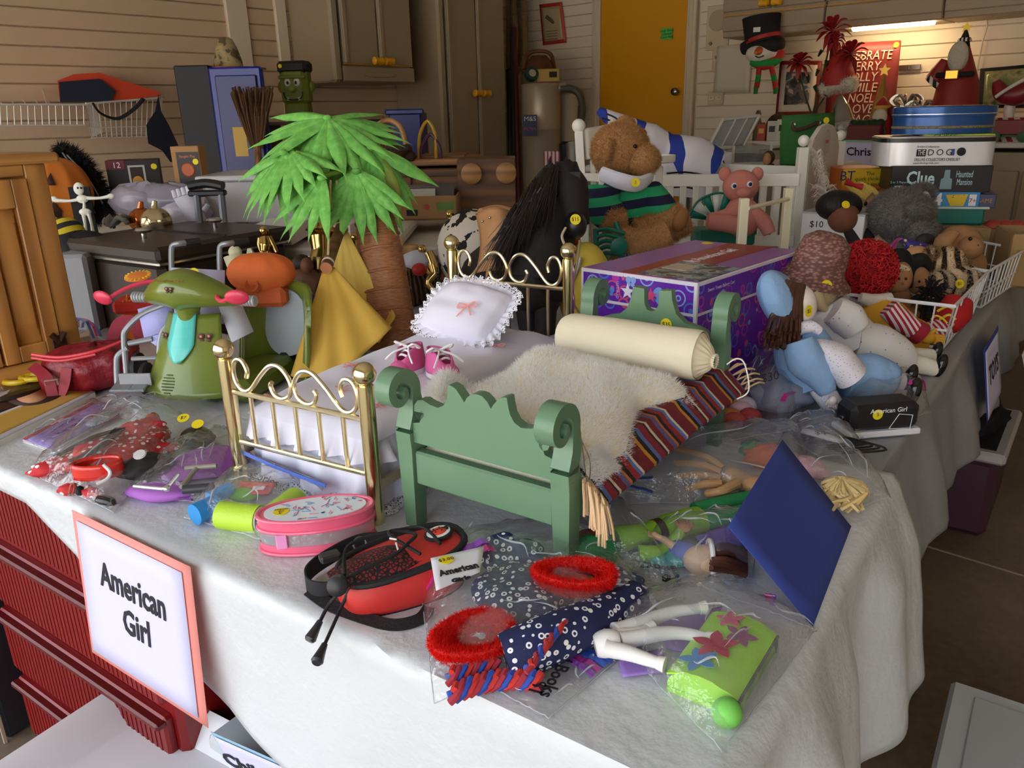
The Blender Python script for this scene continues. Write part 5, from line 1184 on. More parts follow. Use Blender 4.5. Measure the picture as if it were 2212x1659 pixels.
t=thing('grey_toy_handle','grey and black toy handle lying by the metal clip','toy',G(425,1060),0);WM(t).tube([Q(395,1058,.03),Q(462,1052,.03)],.0068,12).obj('grip',mat('3c3b40',.4),t);WM(t).tube([Q(400,1012,.036),Q(468,1006,.038)],.004,8).obj('beige_rod',mat('9c9484',.4),t);WM(t).tube([Q(392,1052,.03),Q(428,1008,.036)],.004,8).obj('link_rod',mat('9c9484',.4),t)
t,_=bag('clear bag holding the purple cushion and metal clip',[(262,1070),(400,960),(520,935),(470,1090)],.036,seed=51,wr=.010)
# hair rollers
LM_=mat('b9dd3e',.45,bump=.3,bs=300)
def roller(a,b,r,lab):
 p0,p1=Q(*a,r),Q(*b,r);d=(p1-p0);t=thing('hair_roller',lab,'hair roller',(p0+p1)/2-V((0,0,r)),0,'lime hair rollers');q=d.to_track_quat('Z','X').to_matrix().to_4x4();L=d.length
 m=MB(TM[t.name].inverted()@Tr(*p0)@q);m.lathe([(r,0),(r,L),(r-.003,L),(r-.003,0),(r,0)],n=28,caps=False);m.obj('sleeve',LM_,t)
 m=MB(TM[t.name].inverted()@Tr(*p0)@q);m.lathe([(r-.003,-.002),(r-.005,-.002),(r-.005,L+.002),(r-.003,L+.002),(r-.003,-.002)],n=28,caps=False);m.obj('core',mat('e2e0ee',.5),t)
roller((478,1112),(562,1122),.0205,'lime green hair roller lying beside the blue one');roller((578,1128),(640,1080),.0205,'lime green hair roller with its open end by the pink case')
t=thing('blue_roller','bright blue toy roller beside the lime hair rollers','hair roller',G(440,1100),0);WM(t).tube([Q(420,1112,.018),Q(468,1090,.018)],.016,18).obj('roll',mat('2f8fd8',.4),t);WM(t).tube([Q(452,1078,.02),Q(498,1056,.022)],.011,14).obj('end_cap',mat('3aa0e4',.4),t)
t=thing('red_toy_card','small red and green toy house card in the roller bag','toy',G(555,1060),0);sheet4(t,'card',[Q(520,1040,.02),Q(598,1042,.026),Q(580,1068,.02),Q(512,1066,.015)],mat('e04a52',.5),.002);WM(t).ell(Q(525,1068,.012),(.026,.014,.010),14,8).obj('green_piece',mat('7cc23c',.5),t);sheet4(t,'house_print',[Q(548,1050,.026),Q(575,1050,.028),Q(570,1058,.026),Q(544,1058,.024)],mat('f2d9dc',.5),.0004)
t,fr_b=bag('clear bag holding the lime hair rollers',[(398,1118),(520,1030),(690,1060),(590,1175)],.046,seed=55,wr=.008)
up=[Q(505,960,.05),Q(700,1040,.045),Q(706,1065,.01),Q(512,1000,.006)]
sheet4(t,'upright_flap',[Q(503,965,.06),Q(706,1045,.05),Q(690,1070,.004),Q(520,1020,.004)],CLEAR2,.0005,.008)
for k,c in enumerate((ZB,'3558c4',ZP,'4a52c0')):WM(t).ribbon([Q(508,968,.056-k*.006).lerp(Q(704,1048,.046-k*.006),j/8)+V((0,-.0025-.004*sin(pi*j/8),0))for j in range(9)],.0052,.0012,up=(0,-1,.2)).obj('zip_strip',mat(c,.3),t)
text('ssories',.02,TM[t.name].inverted()@frame(Q(570,1030,.03)+V((0,-.004,0)),V((1,-.45,-.2)),V((.1,.3,1))),t,INK,'handwriting',t=.0002,shear=.3)
# scissors bag at the far left
for lab,col,ring,tip in(('yellow handled child scissors in the left bag','e8c526',[(35,822),(72,815)],(130,800)),('green handled child scissors in the left bag','3fae4a',[(10,808),(48,795)],(95,778)),('light blue handled child scissors in the left bag','4fb8d8',[(15,785),(42,775)],(90,765))):
 t=thing('scissors',lab,'scissors',G(*ring[0]),0,'child scissors in the left bag')
 for k,(x,y)in enumerate(ring):
  m=WM(t);c=Q(x,y,.02+.003*k);m.tube([c+V((.026*cos(2*pi*j/16),.018*sin(2*pi*j/16),0))for j in range(16)],.006,8,closed=True);m.obj('handle',mat(col,.35),t)
  m=WM(t);m.tube([c+V((.02,.012,0)),Q(*tip,.02)],[.005,.002],8,flat=.4);m.obj('blade',mat('c2c6ca',.25,.9),t)
t,_=bag('clear bag of coloured child scissors beside the red bag',[(-60,800),(60,745),(135,790),(0,850)],.045,seed=61,wr=.008)
t,_=bag('clear zip bag lying behind the red nylon bag',[(90,770),(185,715),(225,735),(150,790)],.06,zips=zipset('r',[ZB,ZM,ZB],.06,.1),seed=64,wr=.010)
# PURPLE BOX
zb=.97;F0,F1,F2=G(1255,578,zb),G(1507,612,zb),G(1480,503,zb)
bx_=(F1-F0).normalized();W_=(F1-F0).length;by_=V((-bx_.y,bx_.x,0));D_=.455;H_=zb-TZ
WHT=mat('ece8f0',.4)
PRN=N('printed_purple');_v1=PRN.n('ShaderNodeTexVoronoi',feature='F1');PRN.t.links.new(PRN.co(),_v1.inputs['Vector']);_v1.inputs['Scale'].default_value=30
_v2=PRN.n('ShaderNodeTexVoronoi',feature='DISTANCE_TO_EDGE');PRN.t.links.new(PRN.co(),_v2.inputs['Vector']);_v2.inputs['Scale'].default_value=34
_rg=PRN.math('FRACT',PRN.math('MULTIPLY',_v1.outputs['Distance'],3.4))
_c=PRN.ramp(_v1.outputs['Color'],[(0,'4a7fe0'),(.4,'c23ab8'),(.6,'e0527a'),(.75,'8fb4f0')],True)
PRN=PRN.out(PRN.mix(PRN.math('MULTIPLY',PRN.math('LESS_THAN',PRN.math('ABSOLUTE',PRN.math('SUBTRACT',_rg,.5)),.15),PRN.math('LESS_THAN',_v1.outputs['Distance'],.62)),'6a20b4',_c),.35)
t=thing('purple_doll_box','purple printed gift box with white edges behind the green bed','box',M=frame(F0-V((0,0,H_)),bx_,by_))
MB().box((W_/2,D_/2,(H_-.05)/2),(W_-.008,D_-.008,H_-.05),.001).obj('body',PRN,t);MB().box((W_/2,D_/2,H_-.033),(W_,D_,.066),.0015).obj('lid',WHT,t)
MB().box((W_/2,-.0002,H_-.033),(W_-.014,.001,.052)).obj('front_print',PRN,t);MB().box((W_+.0002,D_/2,H_-.033),(.001,D_-.014,.052)).obj('side_print',PRN,t)
for x in(0,W_):MB().box((x-(.003 if x else-.003),.0035,(H_-.06)/2),(.006,.006,H_-.06)).obj('corner_edge',WHT,t)
MB().box((W_/2,D_/2,H_+.0003),(W_-.006,D_-.006,.001)).obj('lid_top',mat('9a5fb0',.22),t);MB().box((W_*.55,D_/2,H_+.0010),(W_*.4,D_-.006,.001)).obj('red_band',mat('a02a30',.22),t)
MB().box((W_*.74,D_*.2,H_+.0017),(W_*.5,D_*.36,.001)).obj('lid_picture',blotch([(0,'39434a'),(.42,'6b7a80'),(.5,'8fa6b0'),(.56,'a89a8a'),(.64,'5a4438')],30,.25),t)
MB().box((W_*.62,D_*.25,H_+.0024),(W_*.2,D_*.14,.0008)).obj('cart_picture',mat('c9b9a2',.3),t)
text('American Girl',.04,Tr(W_*.55,D_*.63,H_+.0022)@Rz(90),t,mat('e9dfe2',.4),w=.17,t=.0002)
def star(m,s,k=5,r=.42):m.slab([(s*(1 if i%2==0 else r)*cos(pi*i/k+pi/2),s*(1 if i%2==0 else r)*sin(pi*i/k+pi/2))for i in range(2*k)],.0006)
m=MB(Tr(W_*.55,D_*.40,H_+.0016)@Rz(90));star(m,.02);m.obj('star_print',mat('e9dfe2',.4),t)
FM=lambda x,z:Tr(x,-.0012,z)@Rx(90)
for x,z,s,c in((.118,H_-.035,.017,'f2f0fa'),(.172,H_-.036,.016,'e8407e'),(.107,H_-.01,.006,'e85a8c'),(.14,H_-.058,.006,'e9a0d0'),(.03,H_-.02,.007,'d98fd0')):
 m=MB(FM(x,z));star(m,s);o=m.obj('star_print',mat(c,.4),t)
for x,z,s,c in((.075,H_-.04,.012,'5f8fe8'),(.2,H_-.035,.022,'7fa8f2'),(.125,H_-.015,.013,'8fb0f4')):
 m=MB(FM(x,z))
 for q in(-1,1):m.lathe([(s*.5,0),(s*.5,.0004)],(q*s*.45,s*.3,0),14);m.lathe([(s*.36,0),(s*.36,.0004)],(q*s*.36,-s*.38,0),14)
 m.obj('butterfly_print',mat(c,.4),t)
text('dream',.014,FM(.093,H_-.035)@Rz(90),t,mat('d9b4f0',.4),t=.0002)
text('Sweet Treats Bakery Cart',.01,Tr(W_+.0012,D_*.2,H_-.02)@Rz(90)@Rx(90),t,mat('d9c8f0',.4),t=.0002)
sticker(t,Tr(W_*.2,D_*.93,H_+.0012),.014,'')
# BLACK HORSE
HD=2.12;BLK2=mat('1e1716',.75,bump=.3,bs=90)
t=thing('black_toy_horse','large black toy horse with saddle and spotted rump','toy horse',G(1150,735),0)
hz0=V((0,0,0))
limb(t,'body',BLK2,[(1030,590,HD+.2),(1090,590,HD+.1),(1160,590,HD),(1200,585,HD-.05)],HD,[.07,.1,.105,.08],k=8,n=18)
SPOT=blotch([(0,'1c1614'),(.44,'1c1614'),(.46,'e6ddd0')],26,.8,3)
blob(t,'rump',SPOT,1020,540,HD+.22,(.105,.12,.12),n=24)
limb(t,'neck',BLK2,[(1150,610),(1165,520),(1190,430),(1215,375)],HD,[.105,.1,.07,.05],n=18)
limb(t,'head',BLK2,[(1200,365),(1225,410),(1240,460),(1246,488)],HD-.04,[.045,.058,.04,.034],n=18)
blob(t,'muzzle',mat('1d1b1d',.35),1243,487,HD-.07,(.03,.04,.036))
for x,d in((1185,0),(1220,-.03)):WM(t).tube([AT(x,372,HD-.02+d),AT(x+2,350,HD-.02+d),AT(x+4,338,HD-.02+d)],[.012,.01,.002],8,flat=.5).obj('ear',BLK2,t)
o=blob(t,'eye',mat('120d0c',.08),1199,419,HD-.085,.0095,n=12)
random.seed(12);m=WM(t)
for k in range(520):
 u=random.random();x0=lerp(1200,1105,u**1.2)+random.uniform(-12,10);y0=lerp(358,470,u**1.4)+random.uniform(-8,8);d=HD-.09-.02*u+random.uniform(-.02,.02)
 L=random.uniform(70,150);w=random.uniform(-46,-8)-20*u
 m.tube([AT(x0,y0,d),AT(x0+w*.35,y0+L*.4,d-.02),AT(x0+w,y0+L,d-.005)],[.0022,.0018,.0006],4,caps=False)
m.obj('mane',mat('221a18',.4),t,stuff=True)
m=WM(t)
for k in range(60):x=random.uniform(1200,1245);m.tube([AT(x,350,HD-.05),AT(x+8,372,HD-.09),AT(x+random.uniform(4,16),410,HD-.075)],[.002,.0016,.0005],4,caps=False)
m.obj('forelock',mat('1c1614',.4),t,stuff=True)
TAN=mat('c48f62',.55,bump=.2,bs=60)
WM(t).grid(lambda u,v:AT(lerp(1028,1112,u)+10*sin(pi*v),lerp(462,590,v)-14*sin(pi*u)+(8 if v>.5 else 0)*sin(pi*u),HD-.03-.04*sin(pi*u)-.02*sin(pi*v)),14,16).obj('saddle_flap',TAN,t,solid=.004,smooth=70)
WM(t).tube(spline([AT(1040,462,HD),AT(1072,455,HD+.03),AT(1105,462,HD+.02)],5),.016,10).obj('saddle_seat',TAN,t)
for x,y in((1058,470),(1042,478),(1052,560),(1048,550)):blob(t,'rivet',mat('d8cfae',.25,1),x,y,HD-.095,.004,n=8)
WM(t).tube(spline([AT(1060,575,HD-.11),AT(1052,590,HD-.11),AT(1050,650,HD-.1)],4),.006,8,flat=.3).obj('stirrup_strap',TAN,t)
for pp in([(1180,640),(1178,690),(1176,738)],[(1135,640,HD+.05),(1140,690,HD+.05),(1145,726,HD+.05)],[(1040,640,HD+.2),(1030,680,HD+.2),(1040,705,HD+.2)],[(1080,640,HD+.22),(1075,680,HD+.2),(1085,705,HD+.2)]):
 limb(t,'leg',BLK2,pp,HD,[.05,.03,.028,.034])
WM(t).tube(spline([AT(1222,492,HD-.1),AT(1214,510,HD-.11),AT(1220,530,HD-.12)],5),.0035,6).obj('rope_rein',mat('cbb99a',.9),t)
WM(t).tube(spline([AT(1252,520,HD-.09),AT(1248,560,HD-.12),AT(1235,640,HD-.12),AT(1258,685,HD-.12)],5),.003,6).obj('rope_rein',mat('a3906c',.9),t)
WM(t).tube(spline([AT(1228,600,HD-.13),AT(1240,650,HD-.13),AT(1232,690,HD-.13)],5),.003,6).obj('rope_rein',mat('a3906c',.9),t)
sticker(t,TM[t.name].inverted()@Tr(*AT(1243,474,HD-.117))@Rx(75),.0135,'$15')
# TEDDY BEAR ON A GREEN TOY STROLLER, YELLOW PLUSH
BD=2.42;BF_=mat('a87c50',.9);BFR=furm('c79a68',.2,.45)
t=thing('teddy_bear','brown teddy bear wearing a green and navy striped shirt','teddy bear',AT(1350,545,BD),0)
def furry(nm,o,n,L=.012,m=None,par=None,w=.0016):fur(o,n,L,m or BFR,par or t,w=w,comb=(0,-.1,-.25),jit=.4)
o=blob(t,'head',BF_,1340,325,BD,(.088,.09,.082),n=28);furry('f',o,9000)
o=blob(t,'muzzle',BF_,1390,345,BD-.05,(.05,.05,.045),n=20);furry('f',o,3000,.010)
o=blob(t,'ear',BF_,1312,325,BD-.085,(.016,.014,.036),Ry(14),n=16);furry('f',o,1200,.008);o=blob(t,'ear',BF_,1352,268,BD+.02,(.03,.014,.026),n=16);furry('f',o,800,.008)
blob(t,'nose',mat('3b2a20',.4),1414,330,BD-.05,(.012,.015,.01),n=12);blob(t,'eye',mat('15100e',.1),1372,316,BD-.088,.006,n=10)
STR=stripes('Z',.052,[(0,'1f9a68'),(.5,'15173c')],.85,.3,rot=(0,.12,0))
blob(t,'shirt',STR,1352,450,BD+.02,(.105,.09,.1),n=28);limb(t,'sleeve',STR,[(1305,410),(1300,445),(1325,470)],BD-.07,[.05,.055,.05],n=18);limb(t,'sleeve',STR,[(1400,420,BD),(1425,450,BD-.03),(1440,470,BD-.03)],BD,[.05,.05,.045],n=18)
o=limb(t,'paw',BF_,[(1310,470),(1330,478),(1348,476)],BD-.09,[.036,.042,.034],n=16);furry('f',o,3500)
o=limb(t,'leg',BF_,[(1380,515),(1430,495),(1478,470)],BD-.05,[.06,.05,.05],n=18);furry('f',o,5000);o=limb(t,'leg',BF_,[(1330,530,BD-.1),(1380,530,BD-.12),(1440,508,BD-.12)],BD,[.06,.05,.045],n=18);furry('f',o,4000)
blob(t,'foot_pad',mat('8a5a2c',.7),1470,475,BD-.11,(.022,.012,.036),Ry(20),n=14)
WM(t).tube(spline([AT(1300,375,BD-.06),AT(1335,390,BD-.1),AT(1375,398,BD-.09),AT(1402,386,BD-.04),AT(1405,375,BD)],5),rads([.012,.014,.014,.012,.008],21),10,flat=1.8).obj('collar',mat('e4e2f0',.8),t)
sticker(t,TM[t.name].inverted()@Tr(*AT(1373,394,BD-.125))@Rx(80),.013,'5')
t=thing('green_toy_stroller','green plastic toy stroller under the teddy bear','toy stroller',G(1330,640),0);GP=mat('0f6b58',.4)
for a in range(5):WM(t).tube(spline([AT(1287,500+a*15,BD-.15),AT(1310,494+a*13,BD-.17),AT(1350,505+a*12,BD-.17)],4),.006,8).obj('slat',GP,t)
for pp in([(1287,495),(1290,560),(1300,640)],[(1330,480),(1345,520),(1362,560)],[(1345,640,BD),(1350,590,BD),(1400,560,BD)],[(1420,640,BD+.1),(1415,590,BD+.1),(1410,560,BD+.05)]):limb(t,'frame',GP,pp,BD-.15,.008,n=8)
m=WM(t);m.M=m.M@Tr(*AT(1337,532,BD-.2))@Rx(90);m.lathe([(.005,-.004),(.022,-.004),(.024,.003),(.01,.006)],n=18);m.obj('hub',GP,t)
WM(t).box(AT(1390,560,BD),(.22,.18,.012),.004).obj('seat',GP,t)
t=thing('yellow_plush','yellow plush toy squeezed between the horse and the purple box','plush toy',G(1262,690),0);YP=mat('dcc04a',.9,bump=.3,bs=200)
blob(t,'body',YP,1264,625,2.16,(.075,.07,.13),n=22);blob(t,'eye_patch',mat('d9d6dc',.7),1243,585,2.083,(.008,.012,.04),Ry(20),n=14);blob(t,'pupil',INK,1244,575,2.076,(.004,.008,.014),Ry(20),n=10);blob(t,'red_scarf',mat('b02a22',.8),1234,535,2.16,(.03,.03,.04),n=14)
# WHITE DOLL FURNITURE
CR=2.95;WP=mat('efece2',.4)
t=thing('doll_crib','white wooden doll crib with slatted sides and arched end','doll crib',G(1620,560),0)
T_=lambda pts,r,nm,fl_=1,d=CR:WM(t).tube(PX(d,*pts),r,8,flat=fl_).obj(nm,WP,t)
def bar(p,q,w,h,nm):
 p,q=V(p),V(q);d=q-p;M=frame((p+q)/2,d,V((0,0,1)).cross(d)if abs(d.normalized().z)<.9 else V((0,1,0)));m=WM(t);m.M=m.M@M;m.box((0,0,0),(d.length,w,h),.002);return m.obj(nm,WP,t)
fr0,fr1=AT(1408,390,CR+.1),AT(1728,388,CR-.12);dz=V((0,0,-1))
bar(fr0,fr1,.02,.045,'top_rail');bar(fr0+dz*.22,fr1+dz*.22,.02,.04,'bottom_rail')
for k in range(11):p=fr0.lerp(fr1,(k+.5)/11);bar(p+dz*.02,p+dz*.22,.012,.024,'slat')
bk=(UX*.30);bar(AT(1500,362,CR+.42),AT(1722,370,CR+.22),.02,.04,'back_rail')
for k in range(8):p=AT(1500,362,CR+.42).lerp(AT(1722,370,CR+.22),(k+.5)/8);bar(p+dz*.02,p+dz*.22,.012,.022,'slat')
for x,y,d in((1735,318,CR-.14),(1815,305,CR+.2)):
 p=AT(x,y,d);z0=TZ+.004;bar(p,V((p.x,p.y,z0)),.034,.034,'post');WM(t).ell(p+V((0,0,.022)),.02,14,10).obj('ball_finial',WP,t)
p0,p1=AT(1745,330,CR-.13),AT(1808,318,CR+.19);hx=(p1-p0);m=WM(t);m.M=m.M@frame(p0,hx,V((0,0,1)).cross(hx));Lh=hx.length
m.add([(x*Lh,yy,z)for yy in(-.008,.008)for x,z in[(0,-.3),(1,-.3),(1,.0),(.9,.05),(.7,.085),(.5,.095),(.3,.085),(.1,.05),(0,0)]],[tuple(range(9)),tuple(range(17,8,-1))]+[(k,(k+1)%9,9+(k+1)%9,9+k)for k in range(9)]);m.obj('arched_end',mat('d9d4c8',.45),t)
m=WM(t);c=p0.lerp(p1,.5)+V((0,0,.03));m.M=m.M@frame(c,hx,V((0,0,1)))@Tr(0,0,.012);m.lathe([(.042,0),(.042,.001),(.038,.001),(.038,0)],n=24,caps=False);m.obj('ring_print',mat('b9b0a4',.5),t)
m=WM(t);m.M=m.M@frame(c,hx,V((0,0,1)))@Tr(0,0,.012)
for x in(-.014,0,.014):m.ell((x,0,0),(.005,.008,.0012),8,6)
m.obj('flower_print',mat('c85a5a',.5),t)
t=thing('doll_high_chair','white wooden doll high chair with tray behind the teddy bear','high chair',G(1340,560),0);HC=2.75
for x0,x1,d,yb in((1250,1268,HC,560),(1325,1338,HC+.16,540)):
 p,q=AT(x0,285,d),AT(x1,yb,d);bar(p,V((q.x,q.y,TZ+.004)),.028,.028,'back_post');WM(t).ell(p+V((0,0,.02)),.024,14,10).obj('ball_finial',WP,t)
sheet4(t,'back_panel',[AT(1262,278,HC+.01),AT(1322,268,HC+.15),AT(1325,330,HC+.15),AT(1268,345,HC+.01)],WP,.014,.0,curl=lambda u,v:0)
for k in range(3):bar(AT(1280+k*16,340,HC+.03+k*.04),AT(1284+k*15,470,HC+.03+k*.04),.01,.02,'spindle')
bar(AT(1262,382,HC),AT(1300,384,HC-.2),.022,.026,'arm');bar(AT(1300,384,HC-.2),AT(1308,480,HC-.2),.02,.02,'arm_post')
m=WM(t);m.M=m.M@Tr(*AT(1405,352,HC-.02));m.lathe([(.0,0),(.085,0),(.095,.004),(.095,.026),(.088,.026),(.085,.008),(0,.008)],n=28,sx=.9,sy=.7);m.obj('tray',WP,t)
bar(AT(1425,360,HC),AT(1420,470,HC),.022,.022,'tray_post');bar(AT(1445,428,HC+.05),AT(1260,455,HC+.05),.03,.03,'seat_rail')
for x,d in((1265,HC),(1425,HC+.04),(1300,HC-.2)):p=AT(x,470,d);bar(p,V((p.x,p.y,TZ+.004)),.024,.024,'leg')
t=thing('doll_swing','small cream wooden doll swing frame beside the white box','doll swing',G(1660,590),0);CRM=mat('efe6c8',.45);WPs=WP;WP=CRM
for x,yt,d in((1608,428,2.3),(1704,406,2.5)):p=AT(x,yt,d);bar(p,V((p.x,p.y,TZ+.004)),.026,.026,'post')
WM(t).tube([AT(1615,450,2.3),AT(1702,430,2.5)],.007,10).obj('dowel',CRM,t);bar(G(1608,600,TZ+.012),G(1704,560,TZ+.012),.03,.02,'foot_bar');WP=WPs
# PINK PLUSH
PKP=mat('cf8478',.9,bump=.35,bs=260);PD=2.72
t=thing('pink_plush','pink plush toy with blue eyes sitting in the white crib','plush toy',AT(1580,505,PD),0)
blob(t,'head',PKP,1600,402,PD,(.062,.055,.055),n=22);blob(t,'snout',PKP,1606,416,PD-.05,(.026,.022,.018),n=16)
for x in(1566,1636):blob(t,'ear',PKP,x,376,PD,(.022,.012,.024),n=14)
for x,y in((1586,402),(1620,398)):blob(t,'eye',mat('efe9ea',.2),x,y,PD-.055,(.011,.009,.011),n=16);blob(t,'iris',mat('1d2a55',.15),x+1,y,PD-.0625,(.0065,.004,.0065),n=12)
blob(t,'body',PKP,1602,470,PD,(.065,.06,.07));limb(t,'arm',PKP,[(1590,455),(1560,470),(1535,472)],PD-.06,[.022,.026,.02]);limb(t,'leg',PKP,[(1600,490),(1570,482),(1528,478)],PD-.1,[.03,.03,.026]);limb(t,'arm',PKP,[(1625,455),(1650,480),(1662,505)],PD-.04,[.022,.026,.02])
t=thing('green_toy_fan','green and white toy sun canopy behind the pink plush','toy',G(1540,560),0)
for k in range(7):a0,a1=rad(170-k*22),rad(152-k*22);c=AT(1548,478,PD+.08);m=WM(t);m.add([c+V((.02*cos(a0),0,.02*sin(a0))),c+V((.11*cos(a0),-.02,.1*sin(a0))),c+V((.11*cos(a1),-.02,.1*sin(a1))),c+V((.02*cos(a1),0,.02*sin(a1)))],[(0,1,2,3)]);m.obj('panel',mat('0f7a66' if k%2==0 else 'dfe9e4',.5),t,solid=.003)
WM(t).tube(spline([AT(1548,478,PD+.08)+V((.11*cos(rad(a)),-.02,.1*sin(rad(a))))for a in(170,130,90,50,20)],5),.004,8).obj('rim',mat('0f6b58',.4),t);WM(t).box(AT(1560,510,PD+.06),(.2,.12,.06),.01).obj('base',mat('0f6b58',.4),t)
t=thing('white_display_box','plain white box marked ten dollars beside the straw hat doll','box',G(1720,600),-38)
MB().box((.1,.1,.11),(.2,.2,.22),.002).obj('carton',mat('e6e4e6',.5),t);MB().box((.1,.1,.222),(.202,.202,.006)).obj('lid_edge',mat('b9b9bd',.5),t);text('$10',.03,Tr(.05,-.001,.185)@Rx(90),t,INK,'handwriting',t=.0003)
# SITTING DOLLS
def shoe_blk(t,px,py,d,ang=0):
 m=WM(t);m.M=m.M@Tr(*AT(px,py,d))@Rz(ang);m.ell((0,0,0),(.012,.012,.027),16,10,Ry(15));return m.obj('shoe',mat('131215',.12),t,smooth=80)
BLU=mat('8fb4e0',.8,bump=.6,bs=30,bd=.01);D1=1.5;PORC=mat('efe3dc',.25)
t=thing('blue_dress_doll','porcelain doll in a light blue dress and cap beside the purple box','doll',G(1770,850),0)
WM(t).grid(lambda u,v:AT(1682+44*sin(pi*v)*cos(2*pi*u)*(1+.18*noise.noise(V((cos(2*pi*u)*2,sin(2*pi*u)*2,v*3))))-14*cos(pi*v),645-62*cos(pi*v),D1+.05*sin(pi*v)*sin(2*pi*u)),26,16,cu=True).obj('cap',BLU,t,smooth=80)
blob(t,'head',PORC,1722,662,D1,(.036,.036,.044));blob(t,'nose',PORC,1757,658,D1-.005,(.007,.006,.007),n=10);blob(t,'eye',mat('2a2420',.15),1743,651,D1-.026,(.004,.003,.0035),n=8);blob(t,'mouth',mat('b8545a',.4),1750,681,D1-.016,(.005,.004,.002),n=8)
m=WM(t);random.seed(5)
for k in range(150):
 a=random.uniform(0,1);b=random.uniform(-1,1);x0,y0=lerp(1700,1738,a),604+10*a+abs(b)*8;x1=lerp(1660,1738,a)+random.uniform(-8,8)
 m.tube(spline([AT(x0,y0,D1-.03*(1-b*b)),AT(lerp(x0,x1,.5)-6,665+random.uniform(-5,5),D1-.036+.03*b*b),AT(x1-6,730+random.uniform(-20,26),D1-.03+.04*b)],3),.0034,5)
m.obj('hair',mat('4a2a1e',.35,isl=.3),t,stuff=True)
limb(t,'bodice',BLU,[(1722,720),(1740,770),(1765,825)],D1+.02,[.045,.06,.075],n=18)
limb(t,'sleeve',BLU,[(1725,735),(1742,780),(1770,815),(1788,848)],D1-.05,[.028,.036,.026,.016])
m=WM(t);h=AT(1798,866,D1-.05);m.ell(h,(.009,.007,.010),12,8)
for k in range(4):m.tube([h+V((-.006+.004*k,0,-.006)),h+V((-.007+.005*k,-.003,-.017+.001*abs(k-1.5)))],[.0022,.0014],6)
m.tube([h+V((-.008,0,.002)),h+V((-.013,-.004,-.007))],[.0024,.0016],6);m.obj('hand',PORC,t)
EYE=dots('ece8f4','b9b4c6',190,.22,.8)
limb(t,'apron',EYE,[(1760,745),(1805,775),(1840,815)],D1-.04,[.02,.052,.05],flat=.6,n=16);limb(t,'lace_collar',EYE,[(1712,735),(1725,712),(1752,706),(1772,716)],D1-.03,[.008,.012,.012,.008])
limb(t,'skirt',BLU,[(1820,815),(1880,812),(1930,822)],D1+.02,[.04,.045,.03]);limb(t,'stocking',mat('dcd8e4',.8),[(1925,822),(1950,826)],D1+.02,[.018,.017],k=3);limb(t,'petticoat',EYE,[(1760,835),(1790,862),(1810,876)],D1-.02,[.014,.022,.012])
shoe_blk(t,1966,815,D1+.02);shoe_blk(t,1975,845,D1-.03,20);sticker(t,TM[t.name].inverted()@Tr(*AT(1747,672,D1-.042))@Rz(35)@Rx(85),.011,'$5')
D2=1.72;WDR=dots('e6e2e2','5a8a86',74,.12,.8)
t=thing('straw_hat_doll','doll in a white sprigged dress and brown woven hat','doll',G(1830,800),0)
HAT=N('woven_straw');_v=HAT.n('ShaderNodeTexVoronoi');HAT.t.links.new(HAT.co((1,1,2.2)),_v.inputs['Vector']);_v.inputs['Scale'].default_value=95
HAT=HAT.out(HAT.ramp(_v.outputs['Distance'],[(.1,'b08478'),(.6,'6b443c')]),.7,0,_v.outputs['Distance'],-.9,.006)
Mh=Tr(*AT(1762,590,D2))@Ry(12)@Rx(8)
m=MB(TM[t.name].inverted()@Mh);m.lathe([(.0,.092),(.03,.088),(.05,.072),(.056,.04),(.058,.012),(.066,.0),(.082,-.014),(.083,-.018),(.062,-.006),(.052,.01)],n=40,sx=1.0,sy=.95,caps=False);m.obj('hat',HAT,t,smooth=80)
blob(t,'head',PORC,1776,615,D2,(.04,.042,.046));blob(t,'hair',mat('cdb48a',.5,var=.2,vs=60),1762,632,D2+.01,(.046,.05,.05));limb(t,'hair_lock',mat('cdb48a',.5),[(1760,630),(1770,655),(1785,672)],D2-.045,[.018,.014,.006])
limb(t,'bodice',WDR,[(1775,665),(1800,705),(1830,750)],D2,[.05,.066,.075],n=18);limb(t,'sleeve',WDR,[(1800,670),(1830,690),(1850,715)],D2-.07,[.03,.038,.03])
limb(t,'skirt',WDR,[(1835,740),(1890,755),(1935,775),(1958,785)],D2-.02,[.06,.07,.06,.045],n=18,flat=.8)
for pp in([(1950,782),(1990,788),(2022,797)],[(1950,768,D2+.06),(1985,770,D2+.06),(2015,770,D2+.06)]):limb(t,'stocking',mat('e9e4d4',.8),pp,D2-.02,[.018,.02,.017])
shoe_blk(t,2032,790,D2-.03);shoe_blk(t,2022,762,D2+.06);sticker(t,TM[t.name].inverted()@Tr(*AT(1785,617,D2-.055))@Rx(85),.012,'$5')
